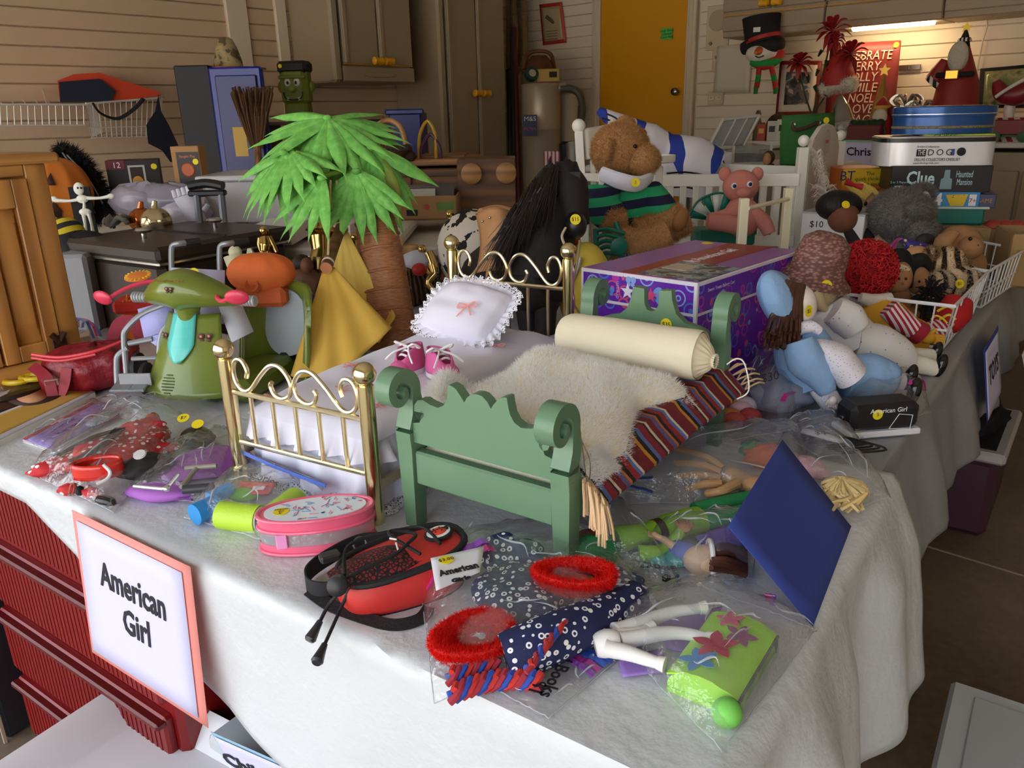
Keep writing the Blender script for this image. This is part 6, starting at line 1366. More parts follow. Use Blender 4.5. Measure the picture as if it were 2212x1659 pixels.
# WIRE BASKETS
WIR=mat('e6e6e8',.3)
def basket(label,rim,z,depth,nx,ny):
 Rm=[G(*p,TZ+z)for p in rim];c=sum(Rm,V())/4;Bt=[c.lerp(p,.86)for p in Rm];Bt=[V((p.x,p.y,TZ+.004))for p in Bt]
 t=thing('wire_basket',label,'wire basket',V((c.x,c.y,TZ)),0,'white wire baskets on the toy table')
 WM(t).tube(Rm,.0042,8,closed=True).obj('rim',WIR,t);mid=[Bt[k].lerp(Rm[k],.42)for k in range(4)];WM(t).tube(mid,.0028,6,closed=True).obj('side_wire',WIR,t);WM(t).tube(Bt,.003,6,closed=True).obj('base_wire',WIR,t)
 for s in range(4):
  n=nx if s%2==0 else ny
  for k in range(n+1 if s%2==0 else n):u=k/n;WM(t).tube([Rm[s].lerp(Rm[(s+1)%4],u),Bt[s].lerp(Bt[(s+1)%4],u)],.0022,6).obj('upright_wire',WIR,t)
 for k in range(1,nx):u=k/nx;WM(t).tube([Bt[0].lerp(Bt[1],u),Bt[3].lerp(Bt[2],u)],.002,6).obj('floor_wire',WIR,t)
 return t
basket('white wire basket holding the red haired rag doll',[(1831,636),(2062,662),(2135,587),(1960,560)],.115,0,6,9)
basket('white wire basket holding the tiger plush behind the rag doll basket',[(1985,563),(2137,586),(2214,540),(2095,518)],.115,0,6,9)
# rag doll
D3=1.95;YG=mat('d8a02a',.85,bump=.2,bs=120);STW=stripes('X',.011,[(0,'b3253a'),(.5,'e9dde0')],.85,rot=(0,.6,0))
t=thing('red_yarn_doll','rag doll with curly red yarn hair and yellow overalls in the basket','rag doll',G(1930,730),0)
o=blob(t,'head',mat('8f0f16',.9),1872,582,D3,(.062,.06,.062));m=WM(t);random.seed(9)
for k in range(800):
 a,b=random.uniform(0,2*pi),random.uniform(-1,1);r=sqrt(1-b*b);n_=V((r*cos(a),r*sin(a),b));c=AT(1872,582,D3)+n_*.062;s=n_.orthogonal().normalized();s2=n_.cross(s);ph=random.uniform(0,6)
 m.tube([c+s*(.006*cos(ph+w))+s2*(.006*sin(ph+w))+n_*(.0025*w-.002)for w in(0,1.2,2.4,3.6,4.8,6)],.0016,4,caps=False)
m.obj('yarn_hair',mat('bf1a20',.85,isl=.25),t,stuff=True)
limb(t,'overalls',YG,[(1880,655),(1905,690),(1945,725),(1990,735)],D3-.03,[.035,.06,.06,.045],n=18);limb(t,'collar',mat('d8cfc4',.8),[(1858,642),(1890,650),(1925,642)],D3-.05,[.012,.018,.012])
limb(t,'striped_sleeve',STW,[(1918,665),(1945,690),(1975,712)],D3-.1,[.024,.026,.023]);limb(t,'cuff',mat('a32032',.8),[(1975,712),(1992,724)],D3-.1,[.026,.026],k=3)
m=WM(t);h=AT(2005,730,D3-.1);m.ell(h,(.02,.014,.014),14,9)
for k in range(4):m.tube([h+V((.012,-.004,.006-.005*k)),h+V((.034,-.008,.004-.006*k))],[.0055,.004],8)
m.tube([h+V((.002,0,.010)),h+V((.014,-.004,.022))],[.006,.004],8);m.obj('glove',YG,t)
limb(t,'striped_leg',STW,[(1995,722),(2025,712),(2045,700)],D3-.02,[.026,.026,.024]);limb(t,'red_shoe',mat('b3171c',.8,bump=.2,bs=100),[(2040,705),(2060,675),(2072,645)],D3-.02,[.03,.042,.03],n=18);WM(t).tube(spline([AT(2030,690,D3-.05),AT(2050,680,D3-.07),AT(2064,690,D3-.07)],5),.003,6).tube(spline([AT(2025,672,D3-.05),AT(2046,662,D3-.07),AT(2060,668,D3-.07)],5),.003,6).tube(spline([AT(2012,690,D3-.06),AT(2022,682,D3-.07),AT(2036,688,D3-.07),AT(2046,698,D3-.07)],5),.0026,6).obj('laces',mat('ecd040',.8),t)
# suede dolls
BRS=mat('a87a54',.85,bump=.3,bs=300);HB=mat('15100f',.8)
def suede(px,py,d,lab,s=1,band=True):
 t=thing('suede_doll',lab,'rag doll',G(px+20,py+110),0,None)
 blob(t,'head',BRS,px,py,d,(.034*s,.034*s,.044*s));limb(t,'hair',HB,[(px-24,py+14,d-.01),(px-18,py-30,d),(px+6,py-42,d),(px+24,py-22,d)],d,[.014*s,.026*s,.026*s,.014*s])
 if band:WM(t).tube(spline([AT(px-26,py-16,d-.02),AT(px,py-24,d-.042),AT(px+22,py-18,d-.028)],5),.006*s,8,flat=1.2).obj('headband',dots('d8c4a0','3a2a20',160,.3),t)
 for x in(2,17):blob(t,'eye',mat('1c1512',.2),px+x,py+2,d-.034*s,.0035,n=8)
 blob(t,'nose',BRS,px+13,py+12,d-.036*s,(.004,.004,.004),n=8)
 limb(t,'body',mat('7a5232',.9),[(px-2,py+32),(px+2,py+62),(px+12,py+100)],d,[.028*s,.04*s,.05*s]);limb(t,'arm',mat('7a5232',.9),[(px+8,py+52),(px+24,py+74),(px+40,py+84)],d-.04,[.016*s,.017*s,.014*s]);return t
suede(1940,600,2.02,'brown suede doll with a patterned headband in the wire basket');suede(1984,606,2.12,'tan suede doll with shaggy black hair in the wire basket',.85,False)
t=thing('black_fringe_doll','small doll with shaggy black yarn hair lying in the wire basket','rag doll',G(2020,720),0);m=WM(t);random.seed(31)
for k in range(150):a=random.uniform(0,2*pi);b=random.uniform(.2,1);c=AT(2005,640,1.98);d=V((cos(a)*b,-.6*random.random(),sin(a)*b));m.tube([c+d*.015,c+d*.04+V((0,0,.006)),c+d*.06-V((0,0,.004))],[.003,.0024,.001],4,caps=False)
m.obj('yarn_hair',HB,t,stuff=True);blob(t,'head',BRS,2010,642,2.0,(.034,.03,.03));blob(t,'body',BRS,2030,665,2.02,(.04,.03,.025))
# tiger, dog, koala, party hat doll
t=thing('tiger_plush','striped tiger plush with a yellow sticker in the rear basket','plush toy',G(2060,640),0);TG=N('tiger');_w=TG.n('ShaderNodeTexWave');TG.t.links.new(TG.co((1,1,.7)),_w.inputs[0]);_w.inputs['Scale'].default_value=11;_w.inputs['Distortion'].default_value=7;_w.inputs['Detail'].default_value=1
TG=TG.out(TG.ramp(_w.outputs[1],[(0,'1a1410'),(.3,'1a1410'),(.36,'b98a58'),(.75,'d9c2a0')]),.9)
for nm,x,y,d,r in(('head',2042,570,2.25,(.06,.05,.05)),('body',2062,610,2.25,(.075,.06,.06)),('paw',2030,612,2.17,(.035,.03,.035)),('paw',2095,612,2.2,(.03,.03,.04)),('ear',2012,548,2.22,(.022,.014,.02)),('ear',2078,568,2.22,(.02,.014,.02))):
 o=blob(t,nm,TG,x,y,d,r);fur(o,1500,.009,furm('b08e66' if nm!='paw' else 'd8ccb8',.35),t)
sticker(t,TM[t.name].inverted()@Tr(*AT(2073,613,2.17))@Rx(75),.0125,'$1')
t=thing('dog_plush','light brown plush dog with long ear in the rear basket','plush toy',G(2070,600),0);DG=mat('a87b52',.85,bump=.2,bs=120)
blob(t,'head',DG,2072,525,2.45,(.066,.06,.056),n=22);blob(t,'muzzle',DG,2094,535,2.4,(.04,.04,.036));limb(t,'ear',DG,[(2062,502),(2040,520),(2030,545)],2.37,[.02,.032,.024],flat=.6);blob(t,'eye',mat('120d0b',.15),2096,516,2.37,.006,n=10);blob(t,'body',DG,2080,575,2.5,(.07,.06,.06));blob(t,'nose',mat('20160f',.3),2109,530,2.37,(.008,.01,.007),n=10)
t=thing('koala_plush','large grey koala plush lying beside the game boxes','plush toy',G(1960,580),0);KG=mat('6e6a67',.95);KF=furm('8d8783',.3,.4);D5=2.55
for nm,x,y,d,r,n in(('head',1945,465,D5,(.1,.1,.085),9000),('body',1965,520,D5+.05,(.12,.1,.07),6000),('ear',1990,420,D5+.02,(.045,.025,.036),2200),('ear',1985,452,D5-.09,(.05,.03,.034),2400),('arm',1990,505,D5-.08,(.05,.04,.045),2400)):
 o=blob(t,nm,KG,x,y,d,r,n=22);fur(o,n,.014,KF,t,w=.0018)
blob(t,'ear_tuft',mat('cfc6bc',.95),1996,434,D5-.03,(.02,.014,.03));blob(t,'nose',mat('2a2624',.6),1998,520,D5-.12,(.03,.02,.022))
t=thing('party_hat','purple party hat with ribbon tassels behind the suede doll','party hat',AT(1962,545,2.3),0);m=WM(t);m.tube([AT(1985,545,2.3),AT(1950,515,2.3)],[.032,.004],18);m.obj('cone',dots('3b2a86','e0c040',60,.3,.5,ring='d8443a'),t)
m=WM(t)
for k in range(7):m.tube(spline([AT(1950,515,2.3),AT(1938,516+k,2.3),AT(1924+k,530+k*3,2.28)],4),.002,5)
m.obj('tassel',mat('b04a8a',.6,isl=.5),t);t2=thing('peach_plush','peach plush paw showing over the basket rim','plush toy',G(1985,600),0);blob(t2,'paw',mat('d09a6c',.9),1982,548,2.25,(.035,.03,.022));blob(t2,'body',mat('d09a6c',.9),1975,590,2.27,(.04,.04,.05))
t=thing('black_hair_doll','rag doll with smooth black yarn hair and a yellow sticker','rag doll',G(1820,560),0);D6=2.6
WM(t).ell(AT(1812,445,D6),(.075,.06,.052),24,14).obj('hair',mat('120f10',.6,bump=.9,bs=40,bd=.01,st=(1,.1,.1)),t,smooth=80);blob(t,'head',mat('7a4a34',.85),1822,470,D6-.02,(.05,.05,.05));limb(t,'body',mat('2a2228',.9),[(1835,490),(1860,530),(1880,560)],D6,[.04,.05,.05]);limb(t,'red_ribbon',mat('b02028',.7),[(1868,520),(1878,540),(1895,550)],D6-.05,[.02,.026,.02]);limb(t,'pale_arm',mat('c9a68c',.8),[(1885,520),(1905,535),(1925,545)],D6-.04,[.026,.026,.02])
sticker(t,TM[t.name].inverted()@Tr(*AT(1827,442,D6-.07))@Rx(60),.013,'')
t=thing('blonde_rag_doll','rag doll with blonde yarn hair and a red bow','rag doll',G(1870,540),0);D7=2.8
blob(t,'head',mat('c79a78',.7),1872,440,D7,(.045,.045,.055));m=WM(t);random.seed(2)
for k in range(90):a=random.uniform(-1,1);m.tube(spline([AT(1845+a*20,400,D7),AT(1862+a*26,396+abs(a)*12,D7-.05),AT(1886+a*18,412+abs(a)*20,D7-.055)],3),.005,5)
m.obj('yarn_hair',mat('d2b65c',.85,isl=.2),t,stuff=True);blob(t,'eye',mat('15110f',.1),1870,440,D7-.05,(.006,.004,.008),n=10);limb(t,'bow',mat('b3202a',.6),[(1828,392),(1845,400),(1862,404)],D7-.06,[.014,.006,.012]);blob(t,'body',mat('9a2a30',.8),1880,490,D7+.02,(.05,.05,.06))
t=thing('white_feather','tall white and brown feather standing behind the black haired doll','feather',AT(1790,470,2.7),0);m=WM(t);m.tube(spline(PX(2.7,(1790,460),(1782,400),(1772,350),(1762,325)),6),.002,5);m.obj('quill',mat('d8cfc0',.6),t);m=WM(t);random.seed(6)
for k in range(260):u=random.random();x,y=lerp(1792,1764,u**.9),lerp(455,328,u);s=random.choice((-1,1));L=(34 if u<.4 else 16)*random.uniform(.5,1);m.tube([AT(x,y,2.7),AT(x+s*L*.6,y-8,2.7+random.uniform(-.02,.02)),AT(x+s*L,y+random.uniform(-14,10),2.7+random.uniform(-.03,.03))],[.0014,.001,.0004],4,caps=False)
m.obj('barbs',mat('d6cdc0',.8,isl=.3),t,stuff=True)
# GAME BOXES AND TINS
DG_=2.78;CARD=mat('a8885c',.85)
zc=AT(2010,486,DG_);t,w,d,h=pxbox('cardboard_box','brown cardboard carton supporting the stack of board games','box',1935,486,2110,560,DG_,.3,CARD,.003,rz=-16);t.location.z=TZ;s_=(zc.z-TZ)/h;t.scale=(1,1,s_)
t,w,d,h=pxbox('teal_tray','teal plastic tray under the stack of games','tray',2015,450,2112,485,DG_-.0,.26,mat('0f7a74',.35),.006,rz=-16);MB().box((w/2,d/2,h),(w+.02,d+.02,.008),.003).obj('clear_rim',mat('cfe0de',.2),t)
t,w,d,h=pxbox('blue_game_box','light blue game box showing a yellow grid','board game',1985,416,2100,449,DG_-.01,.27,mat('3f8fce',.4),rz=-16)
WT=mat('f0f0f2',.4);ftext(t,'4',.055,w*.3,h*.5,WT,bold=.002);m=MB(Tr(w*.58,-.0015,h*.5)@Rx(90));m.slab([(-.03,.018),(.04,.02),(.03,-.02),(-.012,-.02)],.001);m.obj('grid_print',dots('e6c53a','2a2a30',120,.3),t);fprint(t,'age_badge',WT,w*.82,h*.15,w*.94,h*.85);ftext(t,'7+',.022,w*.88,h*.45,mat('b02a30',.5))
t,w,d,h=pxbox('dark_blue_game_box','tilted dark blue game box sticking out of the stack','board game',2100,420,2142,448,DG_-.04,.24,mat('1f2f5e',.4),rz=-25);ftext(t,'GAME',.02,w*.5,h*.5,mat('c0793a',.5),w=w*.7)
t,w,d,h=pxbox('black_game_box','black mystery board game box with pale blue lettering','board game',1920,362,2114,415,DG_,.28,mat('151519',.4),rz=-16);PB=mat('bfe0ea',.4)
ftext(t,'Clue',.062,w*.3,h*.52,PB,w=w*.28,bold=.0015);ftext(t,'Haunted',.032,w*.73,h*.68,PB,w=w*.16);ftext(t,'Mansion',.03,w*.74,h*.38,PB,w=w*.15);m=MB();m.ext([(w*.5,h*.12),(w*.62,h*.12),(w*.615,h*.5),(w*.59,h*.55),(w*.585,h*.85),(w*.535,h*.85),(w*.53,h*.55),(w*.505,h*.5)],.001,-.002);m.obj('mansion_print',mat('7f99a0',.5),t);fprint(t,'barcode_print',PB,w*.05,h*.1,w*.13,h*.25);ftext(t,'2 or 3 Players',.01,w*.09,h*.38,PB)
t,w,d,h=pxbox('white_chess_tin','white metal tin of a dog themed chess set with black rim','tin',1897,312,2128,360,DG_,.3,None,rz=-16)
rr=[(x*w/2+w/2,y*.15+.15)for x,y in[(math.copysign(abs(cos(a))**.35,cos(a)),math.copysign(abs(sin(a))**.35,sin(a)))for a in[2*pi*k/48 for k in range(48)]]]
m=MB();m.slab([((x-w/2)*.985+w/2,(y-.15)*.985+.15)for x,y in rr],h);m.obj('body',mat('e8e8ee',.25,.2),t);m=MB();m.slab(rr,.014,h);m.obj('rim',mat('17161a',.3),t);m=MB();m.slab([((x-w/2)*.97+w/2,(y-.15)*.97+.15)for x,y in rr],.006,h+.012);m.obj('lid',mat('b9a89a',.25,.2,var=.2),t)
fprint(t,'title_block',INK,w*.31,h*.42,w*.39,h*.72);ftext(t,'THE',.024,w*.35,h*.57,WT,w=w*.06,y=-.003);
for k,c in enumerate('DOG'):ftext(t,c,.03,w*(.43+.075*k),h*.57,INK)
fprint(t,'small_logo',mat('2a4a9a',.5),w*.6,h*.45,w*.625,h*.72);m=MB(Tr(w*.68,-.0015,h*.6)@Rx(90));m.lathe([(.014,0),(.014,.001)],n=18);m.obj('round_logo',INK,t)
ftext(t,'Artlist Collection',.01,w*.4,h*.82,INK);ftext(t,"DELUXE COLLECTOR'S CHESS SET",.014,w*.49,h*.28,INK,w=w*.38);ftext(t,'www.thedog-club.com',.009,w*.4,h*.14,INK)
t,w,d,h=pxbox('green_chess_box','flat lime green chess box between the two tins','board game',1995,292,2132,303,DG_+.02,.24,mat('b9cf3a',.4),rz=-16);ftext(t,'CHESS',.028,w*.3,h*.5,mat('2f7a2a',.5))
c=AT(2056,290,DG_);w=.335;t=thing('blue_oval_tin','oval blue tin with picture lid on top of the game stack','tin',V((c.x+.02,c.y+.11,c.z)),-16)
BT2=mat('1f4f8f',.25,.3);MB().lathe([(w/2,0),(w/2,.07)],n=48,sy=.62).obj('body',BT2,t);MB().lathe([(w/2+.003,.058),(w/2+.004,.062),(w/2+.004,.092),(w/2-.002,.095)],n=48,sy=.62).obj('lid',BT2,t);MB().tube([((w/2+.004)*cos(2*pi*k/48),(w/2+.004)*.62*sin(2*pi*k/48),.068)for k in range(48)],.0022,6,closed=True).obj('rolled_rim',mat('d8dde4',.2,.8),t);MB().tube([((w/2+.001)*cos(2*pi*k/48),(w/2+.001)*.62*sin(2*pi*k/48),.024)for k in range(48)],.003,6,closed=True,flat=1.6).obj('patterned_band',dots('8a7a5a','2a2a3a',200,.3),t)
MB().lathe([(.0,.0955),(w/2-.012,.0955),(w/2-.012,.0965),(0,.0975)],n=40,sy=.62).obj('lid_picture',blotch([(0,'2f6fb0'),(.42,'c9a04a'),(.5,'d8c28a'),(.56,'b8506a'),(.62,'3f8a5a')],14,.3),t)
t,w,d,h=pxbox('yellow_game_box','yellow and orange game box behind the blonde rag doll','board game',1815,368,1912,430,3.0,.2,mat('d9782c',.45),rz=0)
fprint(t,'yellow_print',mat('e2b82e',.45),0,h*.45,w,h*.98);ftext(t,'BT',.05,w*.1,h*.75,mat('1f2f7a',.5))
for k,s in enumerate(('The','quick thinking','make your','word game!')):ftext(t,s,.02,w*.6,h*(.82-.17*k),mat('2a4a1e',.5))
t=pxbox('carton_base','brown carton holding up the yellow game box','box',1812,431,1915,520,3.0,.24,CARD,rz=0)[0];t.scale.z=1.25;t.location.z=TZ
c0=AT(1822,300,4.3);card_sign('paper_sign_green','green bordered paper sign reading Christmas on the back counter',[AT(1822,302,4.3),AT(1935,304,4.3),AT(1935,362,4.3),AT(1818,360,4.3)],mat('8fc29a',.7),['Christmas'],.062,bw=.012)
# rear right open cartons
for x0,y0,x1,y1,D,lab in((2112,492,2216,560,2.75,'open brown carton of red packets beside the dog plush'),(2165,500,2300,620,2.5,'brown carton at the aisle edge of the toy table')):
 t,w,d,h=pxbox('open_carton',lab,'box',x0,y0,x1,y1,D,.22,None,rz=-20)
 zt=AT(x0,y0,D).z;t.location.z=TZ;h=zt-TZ
 for q in(((w/2,.003,h/2),(w,.006,h)),((w/2,d-.003,h/2),(w,.006,h)),((.003,d/2,h/2),(.006,d,h)),((w-.003,d/2,h/2),(.006,d,h)),((w/2,d/2,.003),(w,d,.006))):MB().box(*q).obj('panel',CARD,t)
 if D>2.6:
  for k in range(4):t2=MB();t2.ell((0,0,0),(.035,.03,.028),14,9);o=t2.obj('red_packet',mat('b8483e',.4,var=.3));setp(o,V((t.location.x,t.location.y,0))+Rz(-20).to_3x3()@V((.05+.035*k,.1,0))+V((0,0,zt-.005)));tag(o,'crumpled red foil packet in the open carton','packet','red packets in the carton')
  # BAGS AT THE RIGHT EDGE
t=thing('grey_doll_clothes','folded grey blue doll clothes inside the tall zip bag','doll clothes',G(1690,890),0);WM(t).grid(lump(1690,850,.035,(.06,.05,.035),20,4,.25),26,14,cu=True).obj('cloth',mat('8b92a8',.8),t,smooth=80)
t,_=bag('clear bag with a blue zip and grey doll clothes by the blue doll',[(1590,845),(1665,745),(1770,850),(1680,955)],.075,zips=zipset('r',['3a6ac0','2a55b0','3a6ac0',ZP],.03,.06)+[((.15,.9),(.85,.97),ZM)],seed=71,m=CLEAR2,wr=.014,zw=.014)
text('$30',.022,TM[t.name].inverted()@frame(AT(1662,815,1.36),V((1,.2,.15)),V((0,.4,1))),t,INK,'handwriting',t=.0002,shear=.2)
t=thing('black_doll_case','black doll accessory case with white base in a pink zip bag','doll case',G(1890,930),8);MB().box((0,.0,.035),(.13,.06,.05),.01).obj('case',mat('1d191b',.4),t);MB().box((0,0,.006),(.135,.066,.012),.005).obj('base',mat('e2e2e8',.5),t);ftext(t,'American Girl',.012,.0,.05,WT,y=-.0315);m=MB(Tr(.025,-.0312,.026)@Rx(90));m.tube([(-.02,-.01,0),(.02,-.014,0),(.022,.012,0),(-.004,.016,0)],.0008,5,closed=True);m.obj('line_print',WT,t);sticker(t,Tr(-.02,-.031,.044)@Rx(90),.0095,'5')
t,_=bag('clear bag with a pink zip holding the black doll case',[(1808,845),(1985,838),(2010,890),(1840,955)],.06,zips=[((.7,.8),(.99,.45),ZM)],seed=75,wr=.012)
t=thing('doll_hangers','bundle of black and white doll hangers in a clear bag','doll hangers',G(1765,965),0)
for k in range(9):a=G(1690+k*14,935+k*4,TZ+.008+.002*k);WM(t).tube(spline([a,a+V((.05,-.01,.01)),a+V((.075,-.022,.004)),a+V((.03,-.03,.004)),a+V((.004,-.02,0))],4),.0018,6).obj('hanger',mat('18171a',.4),t)
WM(t).tube(spline([Q(1735,930,.03),Q(1790,945,.03),Q(1828,958,.026)],5),rads([.009,.010,.004],11),10,flat=.5).obj('white_hanger',mat('dcdfe6',.35),t);text('$4',.018,TM[t.name].inverted()@frame(Q(1772,935,.042),V((1,-.25,0)),V((.2,1,.2))),t,INK,'handwriting',t=.0002)
t,_=bag('clear bag of doll hangers beside the black doll case',[(1680,930),(1790,895),(1868,975),(1770,990)],.035,seed=79,wr=.010)
random.seed(14)
for k,(x,y,c)in enumerate(((1575,905,'c9722e'),(1600,890,'e0b8c8'),(1612,880,'d9d0e0'),(1596,872,'d8a62a'),(1585,915,'b8483a'),(1618,905,'b03a3a'))):
 t2=MB();t2.ell((0,0,.016),(.022,.02,.016),14,9);o=t2.obj('toy_food',mat(c,.4,var=.2));setp(o,G(x,y+12));tag(o,('orange','pale pink','lilac white','yellow','brick red','dark red')[k]+' toy food piece in the heap by the green bed leg','toy food','toy food pieces')
 # TOYS sign and loose sheet on the aisle side
rt=lambda y,o,z:TB(.0,y,0)+BX*(.02+o)+V((0,0,TZ-z))
card_sign('paper_sign_blue','blue bordered paper sign reading Toys on the aisle side',[rt(.95,.02,.015),rt(1.22,.02,.015),rt(1.22,.055,.2),rt(.95,.055,.2)],mat('2a3f9a',.7),['TOYS'],.07,bw=.01)
t=thing('loose_paper','loose white paper hanging below the shaded plastic sheet','paper',rt(1.5,.1,.2),0);sheet4(t,'sheet',[rt(1.35,.08,.12),rt(1.62,.08,.12),rt(1.62,.14,.3),rt(1.35,.14,.3)],mat('d8d8dc',.7),.0006,.01)
# LEFT WALL AND THE TABLES BEHIND
CHR=mat('d8d4cc',.3,.3)
t=thing('wire_shelf','white wire shelf on the siding under the orange and navy bag','wire shelf',WL(100,250,-4.9),0)
def wt(pts,r=.004,nm='shelf_wire',n=-4.9):WM(t).tube([WL(p[0],p[1],p[2]if len(p)>2 else n)for p in pts],r,6).obj(nm,CHR,t)
wt([(-40,226),(190,226)],.006,'front_rail');wt([(-40,272),(185,270)],.005,'lower_rail');wt([(92,193,-5.2),(102,226,-4.9)],.005,'bracket')
for k in range(15):wt([(-30+k*15,227),(-28+k*15,272)],.0028)
for k in range(8):wt([(-30+k*26,214,-5.2),(-20+k*26,227,-4.9)],.0028)
bask=[(186,224,-4.9),(342,212,-4.9),(352,208,-5.15),(212,220,-5.15)];bot=[(198,298,-4.95),(336,294,-4.95),(340,286,-5.12),(222,288,-5.12)]
wt(bask+[bask[0]],.006,'basket_rim');wt(bot+[bot[0]],.004,'basket_base');wt([(192,276,-4.92),(340,272,-4.92)],.003)
for s,n in((0,13),(3,9),(1,6)):
 for k in range(n+1):u=k/n;a,b,c,d=bask[s],bask[(s+1)%4],bot[s],bot[(s+1)%4];WM(t).tube([WL(*a).lerp(WL(*b),u),WL(*c).lerp(WL(*d),u)],.0026,5).obj('basket_wire',CHR,t)
t=thing('sports_bag','orange and navy nylon bag lying on the wire shelf','bag',WL(230,222,-4.95),0);ORG=mat('d9472a',.7);NVY=mat('1f2436',.75)
def prism(nm,m,a,n0,n1):P0=[WL(x,y,n0)for x,y in a];P1=[WL(x,y,n1)for x,y in a];k=len(a);WM(t).add(P0+P1,[tuple(range(k)),tuple(range(2*k-1,k-1,-1))]+[(i,(i+1)%k,k+(i+1)%k,k+i)for i in range(k)]).obj(nm,m,t)
prism('orange_panel',ORG,[(124,174),(160,160),(215,157),(260,172),(345,199),(345,207),(250,219),(130,221)],-4.93,-5.18);prism('navy_side',NVY,[(127,177),(215,170),(250,196),(240,219),(130,221)],-4.90,-4.94)
WM(t).tube(spline([WL(200,222,-4.86),WL(218,245,-4.85),WL(255,256,-4.85),WL(290,235,-4.85),WL(310,213,-4.87)],6),.012,8,flat=.3).obj('strap',mat('15151b',.7),t);prism('hanging_flap',mat('171a2a',.8),[(342,205),(348,240),(365,270),(388,320),(385,352),(368,350),(350,325),(320,310),(316,270),(335,240)],-4.88,-4.93)
DL=3.9
t,w,d,h=pxbox('black_speaker','tall black loudspeaker cabinet under the stone figure','speaker',412,165,485,400,4.4,.3,mat('111012',.6),.006)
t,w,d,h=pxbox('blue_play_panel','bright blue plastic game board standing beside the speaker','game board',482,168,592,400,4.3,.05,mat('0b2288',.3),.01);MB().box((w*.52,-.006,h*.5),(w*.78,.02,h*.86),.008).obj('inset',mat('08186a',.35),t);fprint(t,'star_print',mat('c9a03a',.5),w*.35,h*.25,w*.6,h*.5,-.018)
t=thing('straw_broom','upside down straw broom leaning on the blue play panel','broom',AT(565,400,4.15),0);m=WM(t);random.seed(3)
for k in range(170):u=random.uniform(-1,1);m.tube([AT(556+u*12,320,4.15),AT(548+u*32,250,4.12+random.uniform(-.05,.05)),AT(545+u*47,192+random.uniform(-6,14),4.12+random.uniform(-.08,.08))],.004,4,caps=False)
m.obj('bristles',mat('5d3f26',.9,isl=.4),t,stuff=True);WM(t).tube([AT(556,318,4.15),AT(562,400,4.15)],.02,10).obj('handle',wood('6b4526','8a5f38'),t)
t=thing('stone_figure','mottled stone hat shaped figure on top of the speaker','figurine',AT(495,152,4.45),0);m=WM(t);m.M=m.M@Tr(*AT(495,152,4.45));m.lathe([(.085,0),(.08,.05),(.06,.12),(.04,.16),(.022,.172),(0,.175)],n=18,sx=.95);m.obj('body',blotch([(0,'5e5236'),(.45,'9a8560'),(.55,'a8946c'),(.66,'6d7a3a')],18,.9,4),t)
t=thing('red_rim_plate','large white plate with a red rim under the stone figure','plate',AT(496,160,4.45),0);MB().lathe([(.12,0),(.15,.01),(.2,.022),(.202,.027),(.14,.018)],n=30).obj('plate',mat('d9d0c2',.35),t);MB().tube([(.2*cos(2*pi*k/30),.2*sin(2*pi*k/30),.026)for k in range(30)],.004,6,closed=True).obj('red_rim',mat('a83226',.4),t)
t=thing('monster_bucket','green plastic monster face bucket with flat black hair','bucket',AT(648,262,4.9),-8);GM=mat('6a7a22',.5);k_=4.9/1700
MB().box((0,0,.2),(.175,.12,.22),.03).obj('face',GM,t);MB().box((0,.004,.312),(.186,.13,.07),.02).obj('hair',mat('14110f',.6),t);MB().box((.0,-.055,.255),(.17,.03,.02),.009).obj('brow',GM,t);MB().box((.0,0,.06),(.15,.11,.12),.02).obj('jaw',GM,t)
for s in(-1,1):
 MB().ell((s*.098,0,.2),(.02,.02,.035),12,8).obj('ear',GM,t);e=MB().ell((s*.03,-.06,.225),(.02,.01,.024),12,8).obj('eye',mat('d9d6cc',.4),t);MB().ell((s*.026,-.07,.222),(.008,.004,.01),8,6).obj('pupil',INK,e);MB().box((s*.035,-.062,.13),(.012,.01,.014)).obj('tooth',mat('d9d6cc',.4),t)
MB().ell((0,-.07,.185),(.022,.022,.02),12,8).obj('nose',mat('8a9a34',.5),t);MB().tube(spline([(-.06,-.062,.17),(-.05,-.064,.135),(0,-.066,.125),(.05,-.064,.135),(.06,-.062,.17)],5),.004,6).obj('mouth',INK,t);sticker(t,Tr(-.065,-.064,.318)@Rx(90),.012,'')
# folding tables behind, with their loads
folding_table('grey folding table behind the palm tree with the record crate',(-.85,3.1,0),0,1.05,1.3,.79)
folding_table('grey folding table behind the brown cooler under the boxes',(-1.9,2.76,0),0,1.5,.75,.85)
def shelfbox(*a,**k):return pxbox(*a,**k)
t,w,d,h=pxbox('brown_cooler','dark brown patio cooler with hinged lid and steel trim','cooler',188,520,372,735,2.55,.55,None,dep1=2.3);DBR=mat('2e221c',.45);h=.62;Z0=TZ-.0
t.location.z=.12;hh=AT(188,540,2.5).z-.12
MB().box((w/2,.24,hh/2),(w,.48,hh),.02).obj('tub',DBR,t);MB().box((w/2,.24,hh+.022),(w+.02,.5,.045),.018).obj('lid',mat('33261f',.4),t);MB().box((w/2,.24,hh-.004),(w+.012,.492,.01),.004).obj('steel_trim',mat('d2cdc4',.2,.9),t);MB().box((w/2,.24,hh+.046),(w*.98,.006,.004)).obj('lid_seam',INK,t)
for y in(.1,.36):MB(Tr(w*.55,y,hh+.044)).lathe([(.008,0),(.008,.016),(.024,.02),(.026,.026),(.02,.032),(0,.034)],n=16).obj('lid_knob',mat('cfcac2',.15,1),t)
for x in(.05,w-.05):MB(Tr(x,.24,-.06)@Ry(90)).lathe([(.02,-.015),(.055,-.015),(.055,.015),(.02,.015)],n=18).obj('caster',mat('1b1a1a',.6),t)
t=thing('luggage_handle','raised grey telescopic handle of a black luggage cart','luggage cart',G(450,560),0);DLH=2.75
